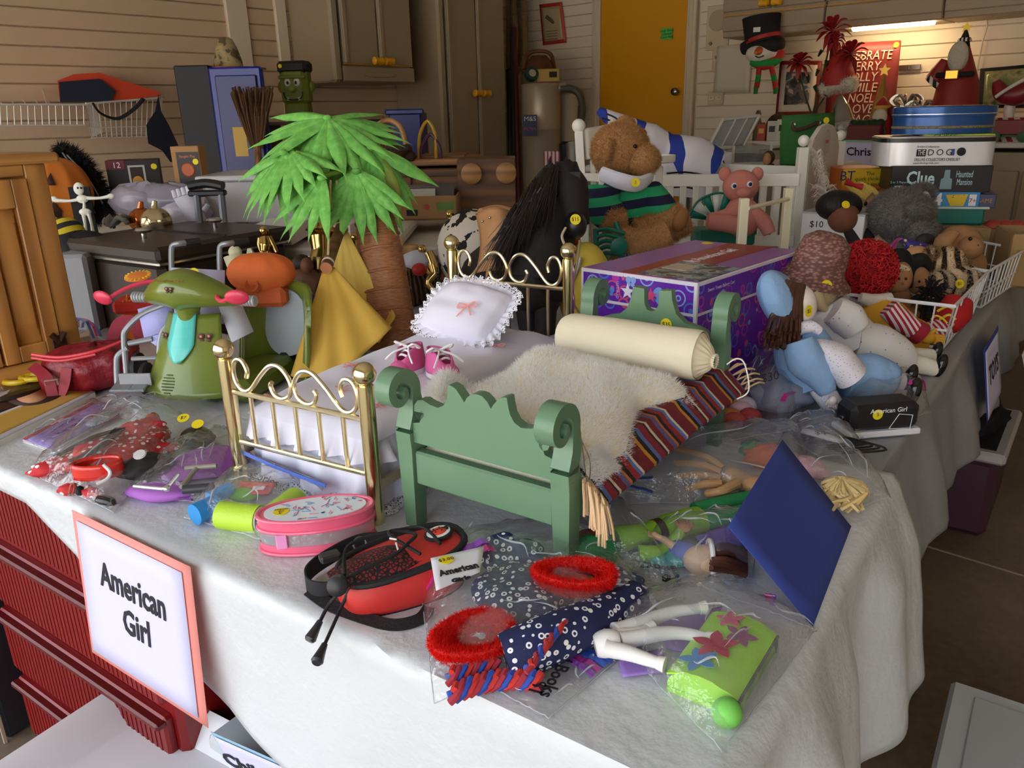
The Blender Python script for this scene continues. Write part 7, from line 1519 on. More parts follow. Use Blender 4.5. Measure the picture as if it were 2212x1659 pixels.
for x0,x1 in((425,440),(478,492)):WM(t).tube(PX(DLH,(x0,420),(x1,560)),.013,8).obj('tube',mat('6a6d72',.35,.5),t)
WM(t).tube(spline(PX(DLH-.02,(408,402),(445,396),(482,402)),5),.02,10,flat=.8).obj('grip',mat('1d1c1e',.5),t);WM(t).box(AT(448,417,DLH),(.13,.03,.02),.005).obj('crossbar',mat('1d1c1e',.5),t);p=AT(466,560,DLH);WM(t).box(V((p.x,p.y,p.z/2)),(.25,.12,p.z),.02).obj('case',mat('1a191b',.7),t)
# halloween things
t=thing('jack_o_lantern','orange carved jack o lantern pumpkin behind the pine wardrobe','pumpkin',AT(125,505,2.85),0);PD_=2.85
def pump(u,v):a=2*pi*u;r=(1-.06*abs(sin(a*5)))*sin(pi*v)**.8;return AT(122,420,PD_)+V((.125*r*cos(a),.12*r*sin(a),.13*cos(pi*v)))
WM(t).grid(pump,60,16,cu=True).obj('shell',mat('c9701f',.4,var=.1),t,smooth=70)
for q in([(138,395),(148,372),(158,396)],[(112,420),(124,398),(130,424)],[(118,440),(130,432),(142,436),(152,430),(158,450),(150,470),(142,458),(134,476),(126,460),(118,468)]):c=AT(122,420,PD_);WM(t).add([c+V(((x-122)*PD_/1700,-.124*sqrt(max(.02,1-((x-122)*PD_/1700/.125)**2-((y-420)*PD_/1700/.13)**2)),-(y-420)*PD_/1700))for x,y in q],[tuple(range(len(q)))]).obj('cutout',mat('3a1c0a',.8),t,solid=.004)
t=thing('black_wings','black feathered costume wings standing behind the skeleton','costume wings',AT(190,480,2.95),0);m=WM(t);pts=[(125,315),(165,330),(200,365),(225,410),(238,465),(190,480),(150,430),(128,370)];m.add([AT(x,y,2.95)for x,y in pts]+[AT(x,y,3.0)for x,y in pts],[tuple(range(8)),tuple(range(15,7,-1))]+[(k,(k+1)%8,8+(k+1)%8,8+k)for k in range(8)]);o=m.obj('wing',mat('121113',.9),t);fur(o,5000,.035,mat('0f0e10',.9),t,w=.004);
for pp in([(135,330),(175,390),(205,460)],[(145,335),(190,385),(222,440)],[(160,400),(185,440),(195,470)]):WM(t).tube(spline(PX(2.93,*pp),5),.003,6).obj('silver_line',mat('77777c',.5),t)
t=thing('bone_skeleton','white toy skeleton with outstretched arms on a black card','toy skeleton',AT(182,525,2.6),0);BN=mat('e2dfd2',.5);SK=2.6
for pp in([(118,433),(150,434),(176,430)],[(186,428),(215,428),(238,424)],[(180,462),(184,485),(186,510)],[(192,462),(198,485),(202,510)],[(178,424),(182,440),(182,456)]):limb(t,'bone',BN,pp,SK,[.007,.0045,.007],n=8)
blob(t,'skull',BN,171,408,SK,(.018,.012,.021));blob(t,'rib_cage',BN,178,430,SK,(.02,.01,.014));blob(t,'pelvis',BN,184,458,SK,(.02,.01,.012))
for x in(168,175):blob(t,'eye_socket',INK,x,406,SK-.012,.0035,n=8)
for x in(116,240):blob(t,'hand',BN,x,430 if x<150 else 424,SK,(.012,.006,.009))
WM(t).box(AT(183,470,SK+.03),(.07,.006,.2)).obj('black_card',mat('121113',.9),t)
t=thing('bee_costume','black and yellow striped bee costume piece heaped by the pumpkin','costume',AT(150,540,2.5),0);BEE=stripes('Z',.036,[(0,'c9b423'),(.5,'1a1714')],.8,rot=(.3,.4,0))
blob(t,'yellow_part',BEE,145,510,2.5,(.06,.05,.06));blob(t,'black_part',mat('1a1618',.9),175,525,2.5,(.09,.06,.04));blob(t,'drape',dots('17151c','4a3a6a',60,.2),150,560,2.48,(.06,.05,.08))
t,w,d,h=pxbox('grey_tub','grey plastic storage tub beside the brown cooler','tub',145,555,215,720,2.42,.3,mat('8e9096',.5),.01)
t,w,d,h=pxbox('candle_box','kraft box with a pumpkin candle picture','box',380,322,440,404,3.0,.07,mat('a87a48',.7));fprint(t,'label',mat('1b1412',.5),w*.18,h*.06,w*.97,h*.86);MB(Tr(w*.55,-.003,h*.42)@Rx(90)).lathe([(.026,0),(.022,.003)],n=16).obj('pumpkin_print',mat('b8541f',.5),t);ftext(t,'Pumpkin Wax',.016,w*.57,h*.75,mat('d8782a',.5),w=w*.55);sticker(t,Tr(w*.85,-.003,h*.62)@Rx(90),.011,'')
t,w,d,h=pxbox('light_set_box','dark printed box of window lights leaning by the wings','box',240,352,345,425,3.05,.12,mat('2a201e',.5),rz=20);fprint(t,'red_corner',mat('7a1f2a',.5),0,h*.75,w*.35,h);ftext(t,'12',.03,w*.2,h*.86,WT);fprint(t,'window_print',mat('c9c6c0',.5),w*.4,h*.1,w*.72,h*.85);fprint(t,'pane_print',mat('2f1a12',.5),w*.44,h*.15,w*.68,h*.8,-.002);MB(Tr(w*.56,-.003,h*.4)@Rx(90)).lathe([(.02,0),(.018,.002)],n=14).obj('flame_print',mat('d89a3a',.5),t);sticker(t,Tr(w*.9,-.003,h*.8)@Rx(90),.011,'')
def ornament(x,y,d,r,m_,lab,nm='glass_pumpkin',cat='ornament'):
 t=thing(nm,lab,cat,AT(x,y+r/d*1700*.9,d),0);WM(t).grid(lambda u,v:AT(x,y,d)+V(((1-.1*abs(sin(2*pi*u*4)))*r*sin(pi*v)*cos(2*pi*u),(1-.1*abs(sin(2*pi*u*4)))*r*sin(pi*v)*sin(2*pi*u),r*.85*cos(pi*v))),48,12,cu=True).obj('globe',m_,t,smooth=70);WM(t).tube([AT(x,y,d)+V((0,0,r*.8)),AT(x,y,d)+V((.006,0,r*1.25))],[.012,.008],8).obj('stem',m_,t)
ornament(308,475,2.75,.05,mat('b5622a',.12,.7),'amber mercury glass pumpkin on the left table');ornament(338,478,2.7,.055,mat('c9b48c',.1,.8),'pale gold mercury glass pumpkin on the left table')
t=thing('rope_bundle','grey knotted rope bundle beside the amber glass pumpkin','rope',AT(250,500,2.7),0);m=WM(t);random.seed(8);m.tube(spline([AT(250+random.uniform(-26,26),480+random.uniform(-14,12),2.7+random.uniform(-.03,.03))for k in range(16)],4),.008,7);m.obj('rope',mat('7d7a74',.9),t)
t=thing('white_glove','white costume glove on a pink card leaning on clear bags','glove',AT(410,490,2.8),0);m=WM(t);m.add(PX(2.8,(376,430),(415,418),(450,480),(415,492)),[(0,1,2,3)]);m.obj('palm',mat('d8d4e0',.7),t,solid=.012)
for k in range(4):limb(t,'finger',mat('d8d4e0',.7),[(380+k*10,428-k*3),(374+k*10,412-k*3)],2.8,[.01,.008],k=3,n=8)
limb(t,'thumb',mat('d8d4e0',.7),[(440,455),(450,442)],2.8,[.01,.008],k=3,n=8);m=WM(t);m.add(PX(2.81,(405,478),(452,470),(455,495),(412,500)),[(0,1,2,3)]);m.obj('pink_card',mat('c9648c',.6),t,solid=.004)
for k,(x,y,rx)in enumerate(((300,430,.11),(370,430,.12),(400,455,.1))):
 t=thing('wrapped_costume',('clear wrapped costume pack by the window lights box','clear wrapped costume pack beside the candle box','clear wrapped costume pack under the white glove')[k],'costume pack',AT(x,y+40,2.95),0);WM(t).grid(lambda u,v:AT(x,y,2.95)+V((rx*math.copysign(sin(pi*v)**.6,1)*cos(2*pi*u)*(1+.2*noise.noise(V((cos(2*pi*u)*3,v*4,k)))),.07*sin(pi*v)*sin(2*pi*u),.055*cos(pi*v)+.02*noise.noise(V((u*6,v*6,k))))),22,12,cu=True).obj('wrap',mat(('a59fae','8f8a98','b5aeb8')[k],.2,var=.3,vs=20),t,smooth=40)
t,w,d,h=pxbox('clear_bin','frosted clear plastic storage bin behind the palm tree','storage bin',447,392,700,490,3.0,.35,mat('b7b2b4',.3,var=.1,vs=8),.015);MB().box((w/2,.175,h),(w+.03,.38,.02),.008).obj('lid_rim',mat('c6c3c4',.35),t)
t,w,d,h=pxbox('cookie_carton','white and red bakery carton under the clear bin','box',530,496,632,532,2.68,.3,mat('ddd8d4',.5));fprint(t,'red_panel',mat('9a1f30',.5),w*.04,h*.12,w*.96,h*.9);ftext(t,'CASHEWS',.045,w*.5,h*.42,WT,w=w*.7);fprint(t,'black_tag',INK,w*.3,h*.85,w*.6,h*1.05)
t,w,d,h=pxbox('red_carton','red and white bakery carton partly behind the big trophy','box',640,490,760,530,2.95,.3,mat('ddd8d4',.5));fprint(t,'red_panel',mat('9a1f30',.5),w*.04,h*.12,w*.96,h*.9);ftext(t,'NEWS',.045,w*.7,h*.45,WT)
t,w,d,h=pxbox('zip_bag_carton','blue carton of zip bags beside the red bakery carton','box',472,487,502,518,2.95,.2,mat('1f4fb0',.5));ftext(t,'Zip',.03,w*.5,h*.6,WT);t,w,d,h=pxbox('dark_red_carton','narrow dark red carton beside the zip bag carton','box',504,488,528,520,2.95,.2,mat('7a1f2a',.5))
# wooden pieces and record crate
WD1=wood('5a3a22','7d5432',.5,6,'X');WD2=wood('8a5f36','b08048',.5,6,'X')
t,w,d,h=pxbox('knob_shelf','dark wooden wall shelf with two round knobs','shelf',992,352,1116,480,3.6,.25,WD1,.004)
for x in(.25,.84):MB(Tr(w*x,-.02,h*.78)@Rx(90)).lathe([(.02,-.02),(.03,0),(.044,.006),(.046,.018),(.03,.024),(0,.025)],n=20).obj('round_knob',WD2,t)
t,w,d,h=pxbox('wooden_crate','open wooden crate holding a white note card','crate',886,350,996,430,4.2,.28,None)
for q in(((.008,.14,h/2),(.016,.28,h)),((w-.008,.14,h/2),(.016,.28,h)),((w/2,.272,h/2),(w,.016,h)),((w/2,.14,.008),(w,.28,.016)),((w/2,.12,h+.01),(w+.06,.32,.02))):MB().box(*q,.002).obj('board',WD2,t)
fprint(t,'note_card',mat('c9c4d4',.6),w*.18,h*.2,w*.5,h*.7,.1)
t,w,d,h=pxbox('record_crate','cardboard fruit carton full of upright records','crate',832,428,990,478,3.42,.3,None);KR=mat('9a7448',.8)
for q in(((w/2,.004,h/2),(w,.008,h)),((.004,.15,h/2),(.008,.3,h)),((w-.004,.15,h/2),(.008,.3,h)),((w/2,.296,h/2),(w,.008,h)),((w/2,.15,.004),(w,.3,.008))):MB().box(*q).obj('panel',KR,t)
fprint(t,'green_print',mat('5a7a3a',.6),w*.72,h*.4,w*.95,h*.75);MB(Tr(w*.58,-.002,h*.55)@Rx(90)).lathe([(.012,0),(.012,.001)],n=14).obj('apple_print',mat('a83228',.5),t);fprint(t,'hand_hole',INK,w*.3,h*.2,w*.45,h*.45);RT=TM[t.name]
rec=MB().box((0,0,.06),(.15,.005,.12)).mesh('sleeve',mat('4a4038',.5))
for k in range(14):
 o=bpy.data.objects.new('record',rec.copy()if k%3==0 else rec);COL.objects.link(o)
 if k%3==0:o.data.materials[0]=mat(('b9b2a4','6a3a2a','8a8478','3a4a4a','7a6a4a')[k//3],.5)
 o.matrix_world=RT@Tr(w*.45+.08*(k%2),.03+k*.018,.014)@Rx(-18);tag(o,('pale','rust red','grey','slate','olive')[k//3]+' record sleeve leaning in the cardboard fruit carton' if k%3==0 else 'dark brown record sleeve leaning in the cardboard fruit carton','record','records in the fruit carton')
t=thing('pinecone_basket','basket with a bent wood handle and pine cones','basket',AT(850,345,3.9),0);WM(t).tube(spline(PX(3.9,(803,330),(806,285),(835,260),(865,275),(880,325)),6),.014,8).obj('handle',wood('8a5f38','b08250'),t);m=WM(t);m.M=m.M@Tr(*AT(845,352,3.9));m.lathe([(.07,0),(.1,.05),(.105,.06)],n=20);m.obj('bowl',mat('4a3020',.8),t);random.seed(4)
for k in range(9):blob(t,'pine_cone',mat('3a2618',.8,var=.5,vs=60),855+random.uniform(-20,36),330+random.uniform(-12,12),3.88,(.03,.03,.026),n=10)
m=WM(t)
for k in range(160):c=AT(838+random.gauss(0,9),300+random.gauss(0,14),3.9);m.tube([c,c+V((random.uniform(-.02,.02),random.uniform(-.02,.02),random.uniform(-.02,.03)))],.0014,3,caps=False)
m.obj('tinsel',mat('a01820',.25,.6),t,stuff=True)
t,w,d,h=pxbox('blue_bin','dark blue plastic bin behind the pine cone basket','bin',845,250,915,345,4.3,.3,mat('12246a',.45),.01);MB().box((w/2,.0,h),(w+.03,.03,.03),.008).obj('rim',mat('12246a',.4),t)
t,w,d,h=pxbox('black_bench','black bench rail behind the palm fronds','bench',745,262,850,300,4.4,.3,mat('15120f',.6),.01)
for c,x0,x1,yt,lab in(('b8921f',905,942,262,'yellow plastic hoop standing beside the blue bin'),('4a1f4a',908,952,290,'purple plastic hoop standing beside the blue bin')):t=thing('toy_hoop',lab,'hoop',AT((x0+x1)/2,345,4.0),0);WM(t).tube(spline(PX(4.0,(x0,345),(x0+2,yt+30),((x0+x1)/2,yt),(x1-2,yt+30),(x1,345)),6),.009,8).obj('ring',mat(c,.4),t)
# trophies and the wicker basket
GLD=mat('c9a868',.18,1);D8=2.3
t=thing('wicker_basket','wicker basket of small toys behind the brass headboard','basket',G(880,665),0);WK=N('wicker');_w=WK.n('ShaderNodeTexWave');WK.t.links.new(WK.co(),_w.inputs[0]);_w.inputs['Scale'].default_value=26;_w.inputs['Distortion'].default_value=3;WK=WK.out(WK.ramp(_w.outputs[1],[(.2,'3a2618'),(.8,'80603c')]),.8,0,_w.outputs[1],.8,.01)
m=WM(t);c=G(790,665);m.M=m.M@Tr(c.x,c.y+.1,TZ);m.lathe([(.17,0),(.2,.06),(.215,.11),(.2,.11),(.16,.01)],n=40,sx=1.12,sy=.8);m.obj('basket_wall',WK,t);m=WM(t);m.tube([V((c.x+.24*cos(2*pi*k/44),c.y+.1+.168*sin(2*pi*k/44),TZ+.112+.004*(k%2)))for k in range(44)],.012,8,closed=True);m.obj('braided_rim',WK,t)
def trophy(lab,pts,base,dep=D8):
 t=thing('trophy_figure',lab,'trophy',AT(*base,dep),0,'gold trophies')
 for nm,pp,r in pts:limb(t,nm,GLD,pp,dep,r,n=10)
 return t
t=trophy('gold trophy figure of a standing player by the bakery carton',[('body',[(572,512),(574,530),(572,545)],[.016,.02,.014]),('arm',[(562,515),(560,530),(566,545)],[.008,.007,.006]),('arm',[(582,512),(590,528),(598,545)],[.008,.007,.006]),('leg',[(568,545),(566,560),(564,575)],[.011,.009,.008]),('leg',[(578,545),(580,560),(582,575)],[.011,.009,.008]),('base',[(572,576),(572,590)],[.025,.025])],(572,590));blob(t,'head',GLD,570,498,D8,.014)
t=trophy('tall gold trophy with a swirl column behind the hammock',[('swirl',[(690,400),(702,430),(682,455),(700,475)],[.018,.014,.016,.022]),('arm',[(705,448),(680,435),(664,450)],[.008,.008,.006]),('cup',[(692,480),(692,500),(690,510)],[.03,.045,.02]),('column',[(690,510),(692,540),(690,560)],[.03,.026,.03]),('lower_cup',[(690,560),(688,590),(695,625)],[.05,.045,.02])],(692,640));blob(t,'head',GLD,688,405,D8,.018)
t=trophy('gold soccer trophy beside the palm trunk',[('body',[(765,520),(766,545),(768,560)],[.014,.017,.012]),('arm',[(758,525),(752,540),(758,552)],[.006,.006,.005]),('stem',[(765,590),(768,620)],[.012,.02])],(768,620));blob(t,'head',GLD,766,512,D8,.012);blob(t,'ball',GLD,762,575,D8,.034)
t=trophy('gold trophy figure of a server behind the brass headboard',[('body',[(975,520),(978,545),(984,570)],[.014,.016,.014]),('arm',[(974,515),(980,490),(972,470)],[.007,.006,.006]),('leg',[(984,570),(992,590),(980,610)],[.012,.01,.008])],(980,615));blob(t,'head',GLD,974,508,D8,.013);blob(t,'ball',GLD,972,462,D8,.012)
t=trophy('dark gold bending trophy figure at the wicker basket rim',[('body',[(925,545),(935,570),(940,590)],[.014,.016,.013]),('arm',[(928,550),(918,575),(935,600)],[.006,.006,.005]),('leg',[(940,590),(925,610),(938,630)],[.012,.01,.008])],(935,632));blob(t,'head',GLD,912,538,D8,.013)
t=thing('cream_plaque','cream basketball plaque with net and jersey relief','plaque',AT(522,600,2.1),0);IV=mat('d9d2ae',.6);m=WM(t);m.tube([AT(508,555,2.1),AT(514,598,2.1)],[.03,.018],16);m.obj('net',IV,t);m=WM(t);m.M=m.M@frame(AT(532,572,2.12),V((1,0,0)),V((0,0,1)));m.slab([(-.03,-.035),(.028,-.03),(.03,.02),(.022,.045),(.012,.045),(.008,.03),(-.01,.03),(-.014,.043),(-.024,.043),(-.03,.02)],.012);m.obj('jersey',IV,t);blob(t,'ball',IV,508,545,2.1,(.018,.014,.018))
t=thing('brown_bust','small dark brown figurine bust in the wicker basket','figurine',AT(660,625,2.2),0);blob(t,'hair',mat('2b1b14',.6),652,568,2.2,(.028,.028,.024));blob(t,'head',mat('7a4a30',.6),663,575,2.18,(.018,.02,.024));limb(t,'shoulders',mat('6a3f2a',.6),[(635,610),(660,602),(690,615)],2.2,[.026,.034,.026])
t=thing('red_yarn_ball','small red ball on the rim of the wicker basket','ball',AT(906,592,2.2),0);WM(t).grid(lambda u,v:AT(906,582,2.2)+V((.022*(1-.1*abs(sin(2*pi*u*6)))*sin(pi*v)*cos(2*pi*u),.022*sin(pi*v)*sin(2*pi*u),.018*cos(pi*v))),36,12,cu=True).obj('ball',mat('c22a22',.5),t,smooth=70)
t=thing('wooden_peg_toy','pale wooden peg figure block above the wicker basket','toy',AT(870,545,2.35),0);blob(t,'peg_head',mat('d8b48a',.5),862,523,2.35,.015);WM(t).box(AT(872,540,2.37),(.09,.04,.03),.006).obj('block',wood('a87c48','c89a60'),t)
t=thing('white_tulle','bunch of white tulle in the wicker basket','fabric',AT(905,570,2.3),0);WM(t).grid(lambda u,v:AT(905,562,2.32)+V(((.045+.02*noise.noise(V((u*9,v*7,0))))*sin(pi*v)*cos(2*pi*u),.04*sin(pi*v)*sin(2*pi*u),.03*cos(pi*v))),30,14,cu=True).obj('net',mat('c9c6d2',.8),t,smooth=30)
t,w,d,h=pxbox('yellow_toy_box','yellow toy box with dark face print at the foot of the trunk','toy box',865,700,925,735,2.0,.1,mat('b8952a',.6));fprint(t,'face_print',INK,w*.3,h*.2,w*.55,h*.6)
t=thing('blue_cloth','crumpled blue cloth with teal fringe between scooter and hammock','cloth',G(660,760),0);limb(t,'blue_fold',mat('1f2f8a',.8),[(650,650),(665,690),(655,740)],1.95,[.04,.05,.04]);limb(t,'teal_fringe',mat('2a7a8a',.9),[(655,700),(645,740),(640,780)],1.85,[.02,.03,.02])
p=AT(810,345,4.0);t=thing('low_sideboard','dark wooden sideboard under the pine cone basket','sideboard',V((p.x-.1,p.y-.12,0)),0);MB().box((.3,.28,p.z/2-.02),(.6,.5,p.z-.05),.006).obj('body',WD1,t);MB().box((.3,.28,p.z-.015),(.66,.56,.03),.006).obj('top',WD2,t)
for k in(0,1):MB().box((.16+.28*k,.022,p.z/2),(.26,.02,p.z-.16),.004).obj('door',WD1,t)
p=AT(648,262,4.9);t=thing('shelf_unit','brown wooden shelf unit under the green monster bucket','shelf',V((p.x-.25,p.y-.15,0)),-10)
for x in(.01,.49):MB().box((x,.17,p.z/2-.01),(.02,.34,p.z-.02)).obj('side_panel',WD1,t)
for k in range(4):MB().box((.25,.17,.1+k*(p.z-.11)/3),(.5,.34,.02)).obj('shelf_board',WD1,t)
p=AT(412,400,4.4);t=thing('speaker_bench','low brown bench carrying the black loudspeaker','bench',V((p.x-.05,p.y-.05,0)),20);MB().box((.3,.2,p.z-.018),(.66,.44,.035),.004).obj('seat',WD1,t)
for x in(.05,.55):
 for y in(.05,.35):MB().box((x,y,p.z/2-.018),(.04,.04,p.z-.036)).obj('leg',WD1,t)
 # BACK CORNER BY THE YELLOW DOOR
DV=6.6
t=thing('vacuum_canister','cream central vacuum canister with a blue label by the door','vacuum',AT(1168,400,DV),0);MC=mat('b8ab94',.35,.3);m=WM(t);b0=AT(1168,188,DV);m.M=m.M@Tr(b0.x,b0.y,0);m.lathe([(.155,.25),(.165,.26),(.165,b0.z-.34),(.168,b0.z-.335),(.165,b0.z-.33),(.165,b0.z),(.17,b0.z+.01),(.16,b0.z+.025),(0,b0.z+.03)],n=32);m.obj('canister',MC,t)
a=AT(1131,250,DV-.17);m=WM(t);m.M=m.M@frame(AT(1145,271,DV-.175),V((1,0,0)),V((0,0,1)));m.box((0,0,.0),(.115,.165,.006));o=m.obj('label',mat('16245e',.4),t)
for s,y,c,z in(('M&S',.05,'e6e2d8',.05),('FILTEX',-.028,'b83a30',.03)):text(s,z,TM[t.name].inverted()@frame(AT(1145,271,DV-.175),V((1,0,0)),V((0,0,1)))@Tr(0,y,.004),o,mat(c,.5),w=.095)
WM(t).tube(spline(PX(DV-.05,(1210,192),(1235,192),(1252,205),(1258,235),(1255,262)),6),.03,12).obj('elbow_pipe',mat('55524e',.4),t);WM(t).tube(PX(DV-.05,(1254,228),(1250,340)),.022,10).obj('down_pipe',mat('4a4744',.4),t)
WM(t).tube(PX(DV-.03,(1206,190),(1222,190)),.045,12).obj('inlet',MC,t)
t=thing('white_tank','white water tank behind the vacuum pipe','tank',AT(1228,330,DV+.2),0);m=WM(t);q=AT(1226,203,DV+.25);m.M=m.M@Tr(q.x,q.y,0);m.lathe([(.09,.2),(.1,.22),(.1,q.z-.02),(.09,q.z)],n=24);m.obj('tank',mat('c6bda8',.4),t)
t=thing('handle_basket','round brown basket with tall handle on the vacuum canister','basket',AT(1165,172,DV),0);WM(t).tube(spline(PX(DV,(1132,150),(1140,118),(1165,110),(1190,118),(1197,150)),6),.016,8).obj('handle',mat('6a3a1e',.6),t);m=WM(t);m.M=m.M@Tr(*AT(1165,165,DV));m.lathe([(.07,-.02),(.12,.03),(.12,.05),(.1,.12),(.06,.16),(0,.165)],n=20);m.obj('body',mat('5a2f1a',.7),t)
t,w,d,h=pxbox('yellow_carton','small yellow parts carton on the vacuum canister','box',1160,152,1208,180,DV-.1,.1,mat('b89a3a',.5));fprint(t,'print',INK,w*.55,h*.4,w*.9,h*.8);fprint(t,'red_edge',mat('7a2a1a',.5),0,0,w,h*.12)
t=thing('tape_roll','green tape roll standing on the vacuum canister','tape',AT(1148,176,DV-.12),20);MB(Tr(0,0,.055)@Rx(70)).lathe([(.025,-.025),(.055,-.025),(.055,.025),(.025,.025),(.025,-.025)],n=22,caps=False).obj('roll',mat('1f4a3a',.4),t);MB(Tr(0,-.01,.058)@Rx(70)).lathe([(.012,.01),(.03,.012),(.03,.02),(.012,.02)],n=18).obj('core',mat('b5aa98',.5),t)
hs=thing('vacuum_hose','coiled beige vacuum hose hanging on the wall corner','hose',AT(1112,160,7.0),0)
for k,pp in enumerate(([(1098,-60),(1100,60),(1100,140),(1112,160),(1124,130),(1126,60),(1118,-60)],[(1108,-60),(1110,60),(1108,130),(1118,150),(1132,110),(1128,-60)])):WM(hs).tube(spline(PX(7.0-k*.06,*pp),8),.028,10).obj('coil',mat('8a7454',.6,bump=.9,bs=10,bd=.02,st=(1,1,9)),hs)
for x0,x1,c,lab in((1098,1104,'14110f','black pole standing beside the tall cabinet'),(1112,1122,'5a1a16','dark red pole standing beside the vacuum canister'),(1106,1110,'2a2624','dark steel rod standing in the wall corner')):t=thing('standing_pole',lab,'pole',AT(x1,400,6.7),0);q=AT(x1,400,6.7);WM(t).tube([AT(x0,60 if c!='14110f' else 150,6.7),V((q.x,q.y,.01))],.02,8).obj('pole',mat(c,.5),t)
t=thing('red_document_sleeve','red edged clear sleeve with a manual hanging on the wall','document',WB(1193,95,UB-.03),0);q=[WB(1165,10,UB-.03),WB(1213,4,UB-.03),WB(1223,92,UB-.03),WB(1173,98,UB-.03)];sheet4(t,'red_sleeve',q,mat('c23a2c',.4),.003);c=sum(q,V())/4;sheet4(t,'manual',[c.lerp(p,.82)-UX*.006 for p in q],mat('b5a37e',.5),.002);WM(t).tube([c-UX*.012+V((-.05,0,.06)),c-UX*.012+V((.03,0,.0))],.014,8).obj('drawing',mat('5a4f3a',.6),t)
for k in range(5):WM(t).box(c-UX*.01+V((0,0,-.06-.022*k)),(.13,.001,.006),0,Rz(-42)).obj('text_line',mat('6a5c42',.6),t)
t=thing('striped_pole_bag','red and white striped paper bag behind the horse head','paper bag',AT(1190,380,5.0),0);WM(t).box(AT(1192,350,5.0),(.1,.06,.13),.004).obj('bag',stripes('X',.024,[(0,'b8384a'),(.4,'ddd8d8')],.6),t)
t=thing('black_bin','black plastic bin beside the vacuum canister','bin',AT(1228,380,5.6),0);q=AT(1230,305,5.6);WM(t).box(V((q.x,q.y,q.z/2)),(.14,.12,q.z),.02).obj('bin',mat('151316',.5),t);WM(t).tube(PX(5.3,(1238,310),(1240,380)),.05,14).obj('foil_roll',mat('a5a8ac',.3,.8),t)
# doodled fabric rocket
t=thing('doodle_banner','white fabric tube with blue bands and black doodles','fabric banner',AT(1420,400,3.3),0)
pth=spline(PX(3.3,(1292,238),(1340,270),(1400,305),(1440,320),(1490,345),(1540,375)),8);nn_=len(pth);bt=N('banner');bt=bt.out(bt.ramp(bt.math('FRACT',bt.math('ADD',bt.math('MULTIPLY',bt.axis('X'),3.2),bt.math('MULTIPLY',bt.noise(5,2),.35))),[(0,'dcd8e2'),(.32,'1f3a9a'),(.5,'dcd8e2'),(.86,'1f3a9a')],True),.8);WM(t).tube(pth,rads([.012,.045,.075,.06,.1,.1],nn_),16).obj('tube',bt,t);blob(t,'red_spot',mat('c23a30',.8),1380,292,3.24,(.035,.02,.03))
sheet4(t,'hanging_end',[AT(1430,345,3.25),AT(1540,360,3.25),AT(1530,430,3.25),AT(1420,420,3.25)],mat('d6d4de',.8),.002,.02)
for pp in([(1440,375),(1480,372),(1520,378)],[(1445,390),(1485,392),(1515,388)],[(1450,405),(1480,404),(1505,410)],[(1300,255),(1320,262),(1330,275)],[(1310,246),(1330,255),(1342,268)]):WM(t).tube(spline(PX(3.2,*pp),4),.004,5).obj('doodle',INK,t)
# glass terrarium with open lid
DT=3.9;t,w,d,h=pxbox('glass_terrarium','glass terrarium with twigs and a raised screen lid','terrarium',1582,318,1662,360,DT,.3,None)
MB().box((w/2,.15,h*.25),(w*.96,.28,h*.5),.004).obj('soil',mat('3a2e26',.9,var=.5,vs=40),t);MB().box((w/2,.15,h/2),(w,.3,h),.004).obj('glass',film('dfe6e4',.15,.05),t)
for x in(0,w):MB().box((x,0,h/2),(.012,.012,h)).obj('corner_frame',mat('c9c6c0',.5),t)
q=[AT(1562,258,DT),AT(1640,250,DT+.1),AT(1605,318,DT+.05),AT(1530,320,DT-.05)];sheet4(t,'lid_screen',q,film('9aa3a6',.4,.1),.002)
for a,b in((0,1),(1,2),(2,3),(3,0)):WM(t).tube([q[a],q[b]],.009,6).obj('lid_frame',mat('cfccc6',.4),t)
for u in(.36,.68):WM(t).tube([q[0].lerp(q[1],u),q[3].lerp(q[2],u)],.005,6).obj('lid_bar',mat('cfccc6',.4),t)
t,w,d,h=pxbox('white_game_carton','white carton with black outlined lettering beside the terrarium','box',1520,332,1580,365,3.8,.2,mat('cfccd0',.5));ftext(t,'LA',.06,w*.5,h*.5,INK)
t=thing('green_felt_bag','green felt gift bag with brown cord handle','gift bag',AT(1740,355,3.5),0);t2=t;WM(t).grid(lambda u,v:AT(lerp(1685,1797,u)+(4 if v<.3 else 0),lerp(250-6*u,356,v),3.5-.03*sin(pi*u)),8,8).obj('front',mat('2f6b2e',.85,bump=.3,bs=150),t,solid=.012);WM(t).box(AT(1742,305,3.6),(.2,.1,.2),.01).obj('body',mat('285c28',.9),t)
WM(t).tube(spline(PX(3.44,(1712,270),(1716,280),(1740,276),(1768,264)),5),.008,8).obj('cord_handle',mat('4a3020',.7),t)
for x,y in((1713,268),(1768,264)):m=WM(t);m.M=m.M@Tr(*AT(x,y,3.45))@Rx(90);m.lathe([(.005,0),(.01,.003),(.01,-.003),(.005,0)],n=14,caps=False);m.obj('eyelet',mat('c6c2b6',.3,.8),t)
sticker(t,TM[t.name].inverted()@Tr(*AT(1785,260,3.455))@Rx(85),.013,'')
folding_table('back folding table under the green gift bag and terrarium',R(-2.45,3.3,0),-42,1.1,.75,AT(1740,357,3.5).z-.005,'back folding tables')
t=thing('carved_face_figure','carved wooden face figurine beside the green gift bag','figurine',AT(1657,358,3.5),0);blob(t,'face',mat('b5835c',.6),1657,344,3.5,(.018,.016,.028));blob(t,'hair',mat('4a3020',.7),1661,340,3.52,(.026,.022,.03));limb(t,'body',mat('4a3020',.7),[(1660,356),(1660,372)],3.52,[.024,.03],k=3)
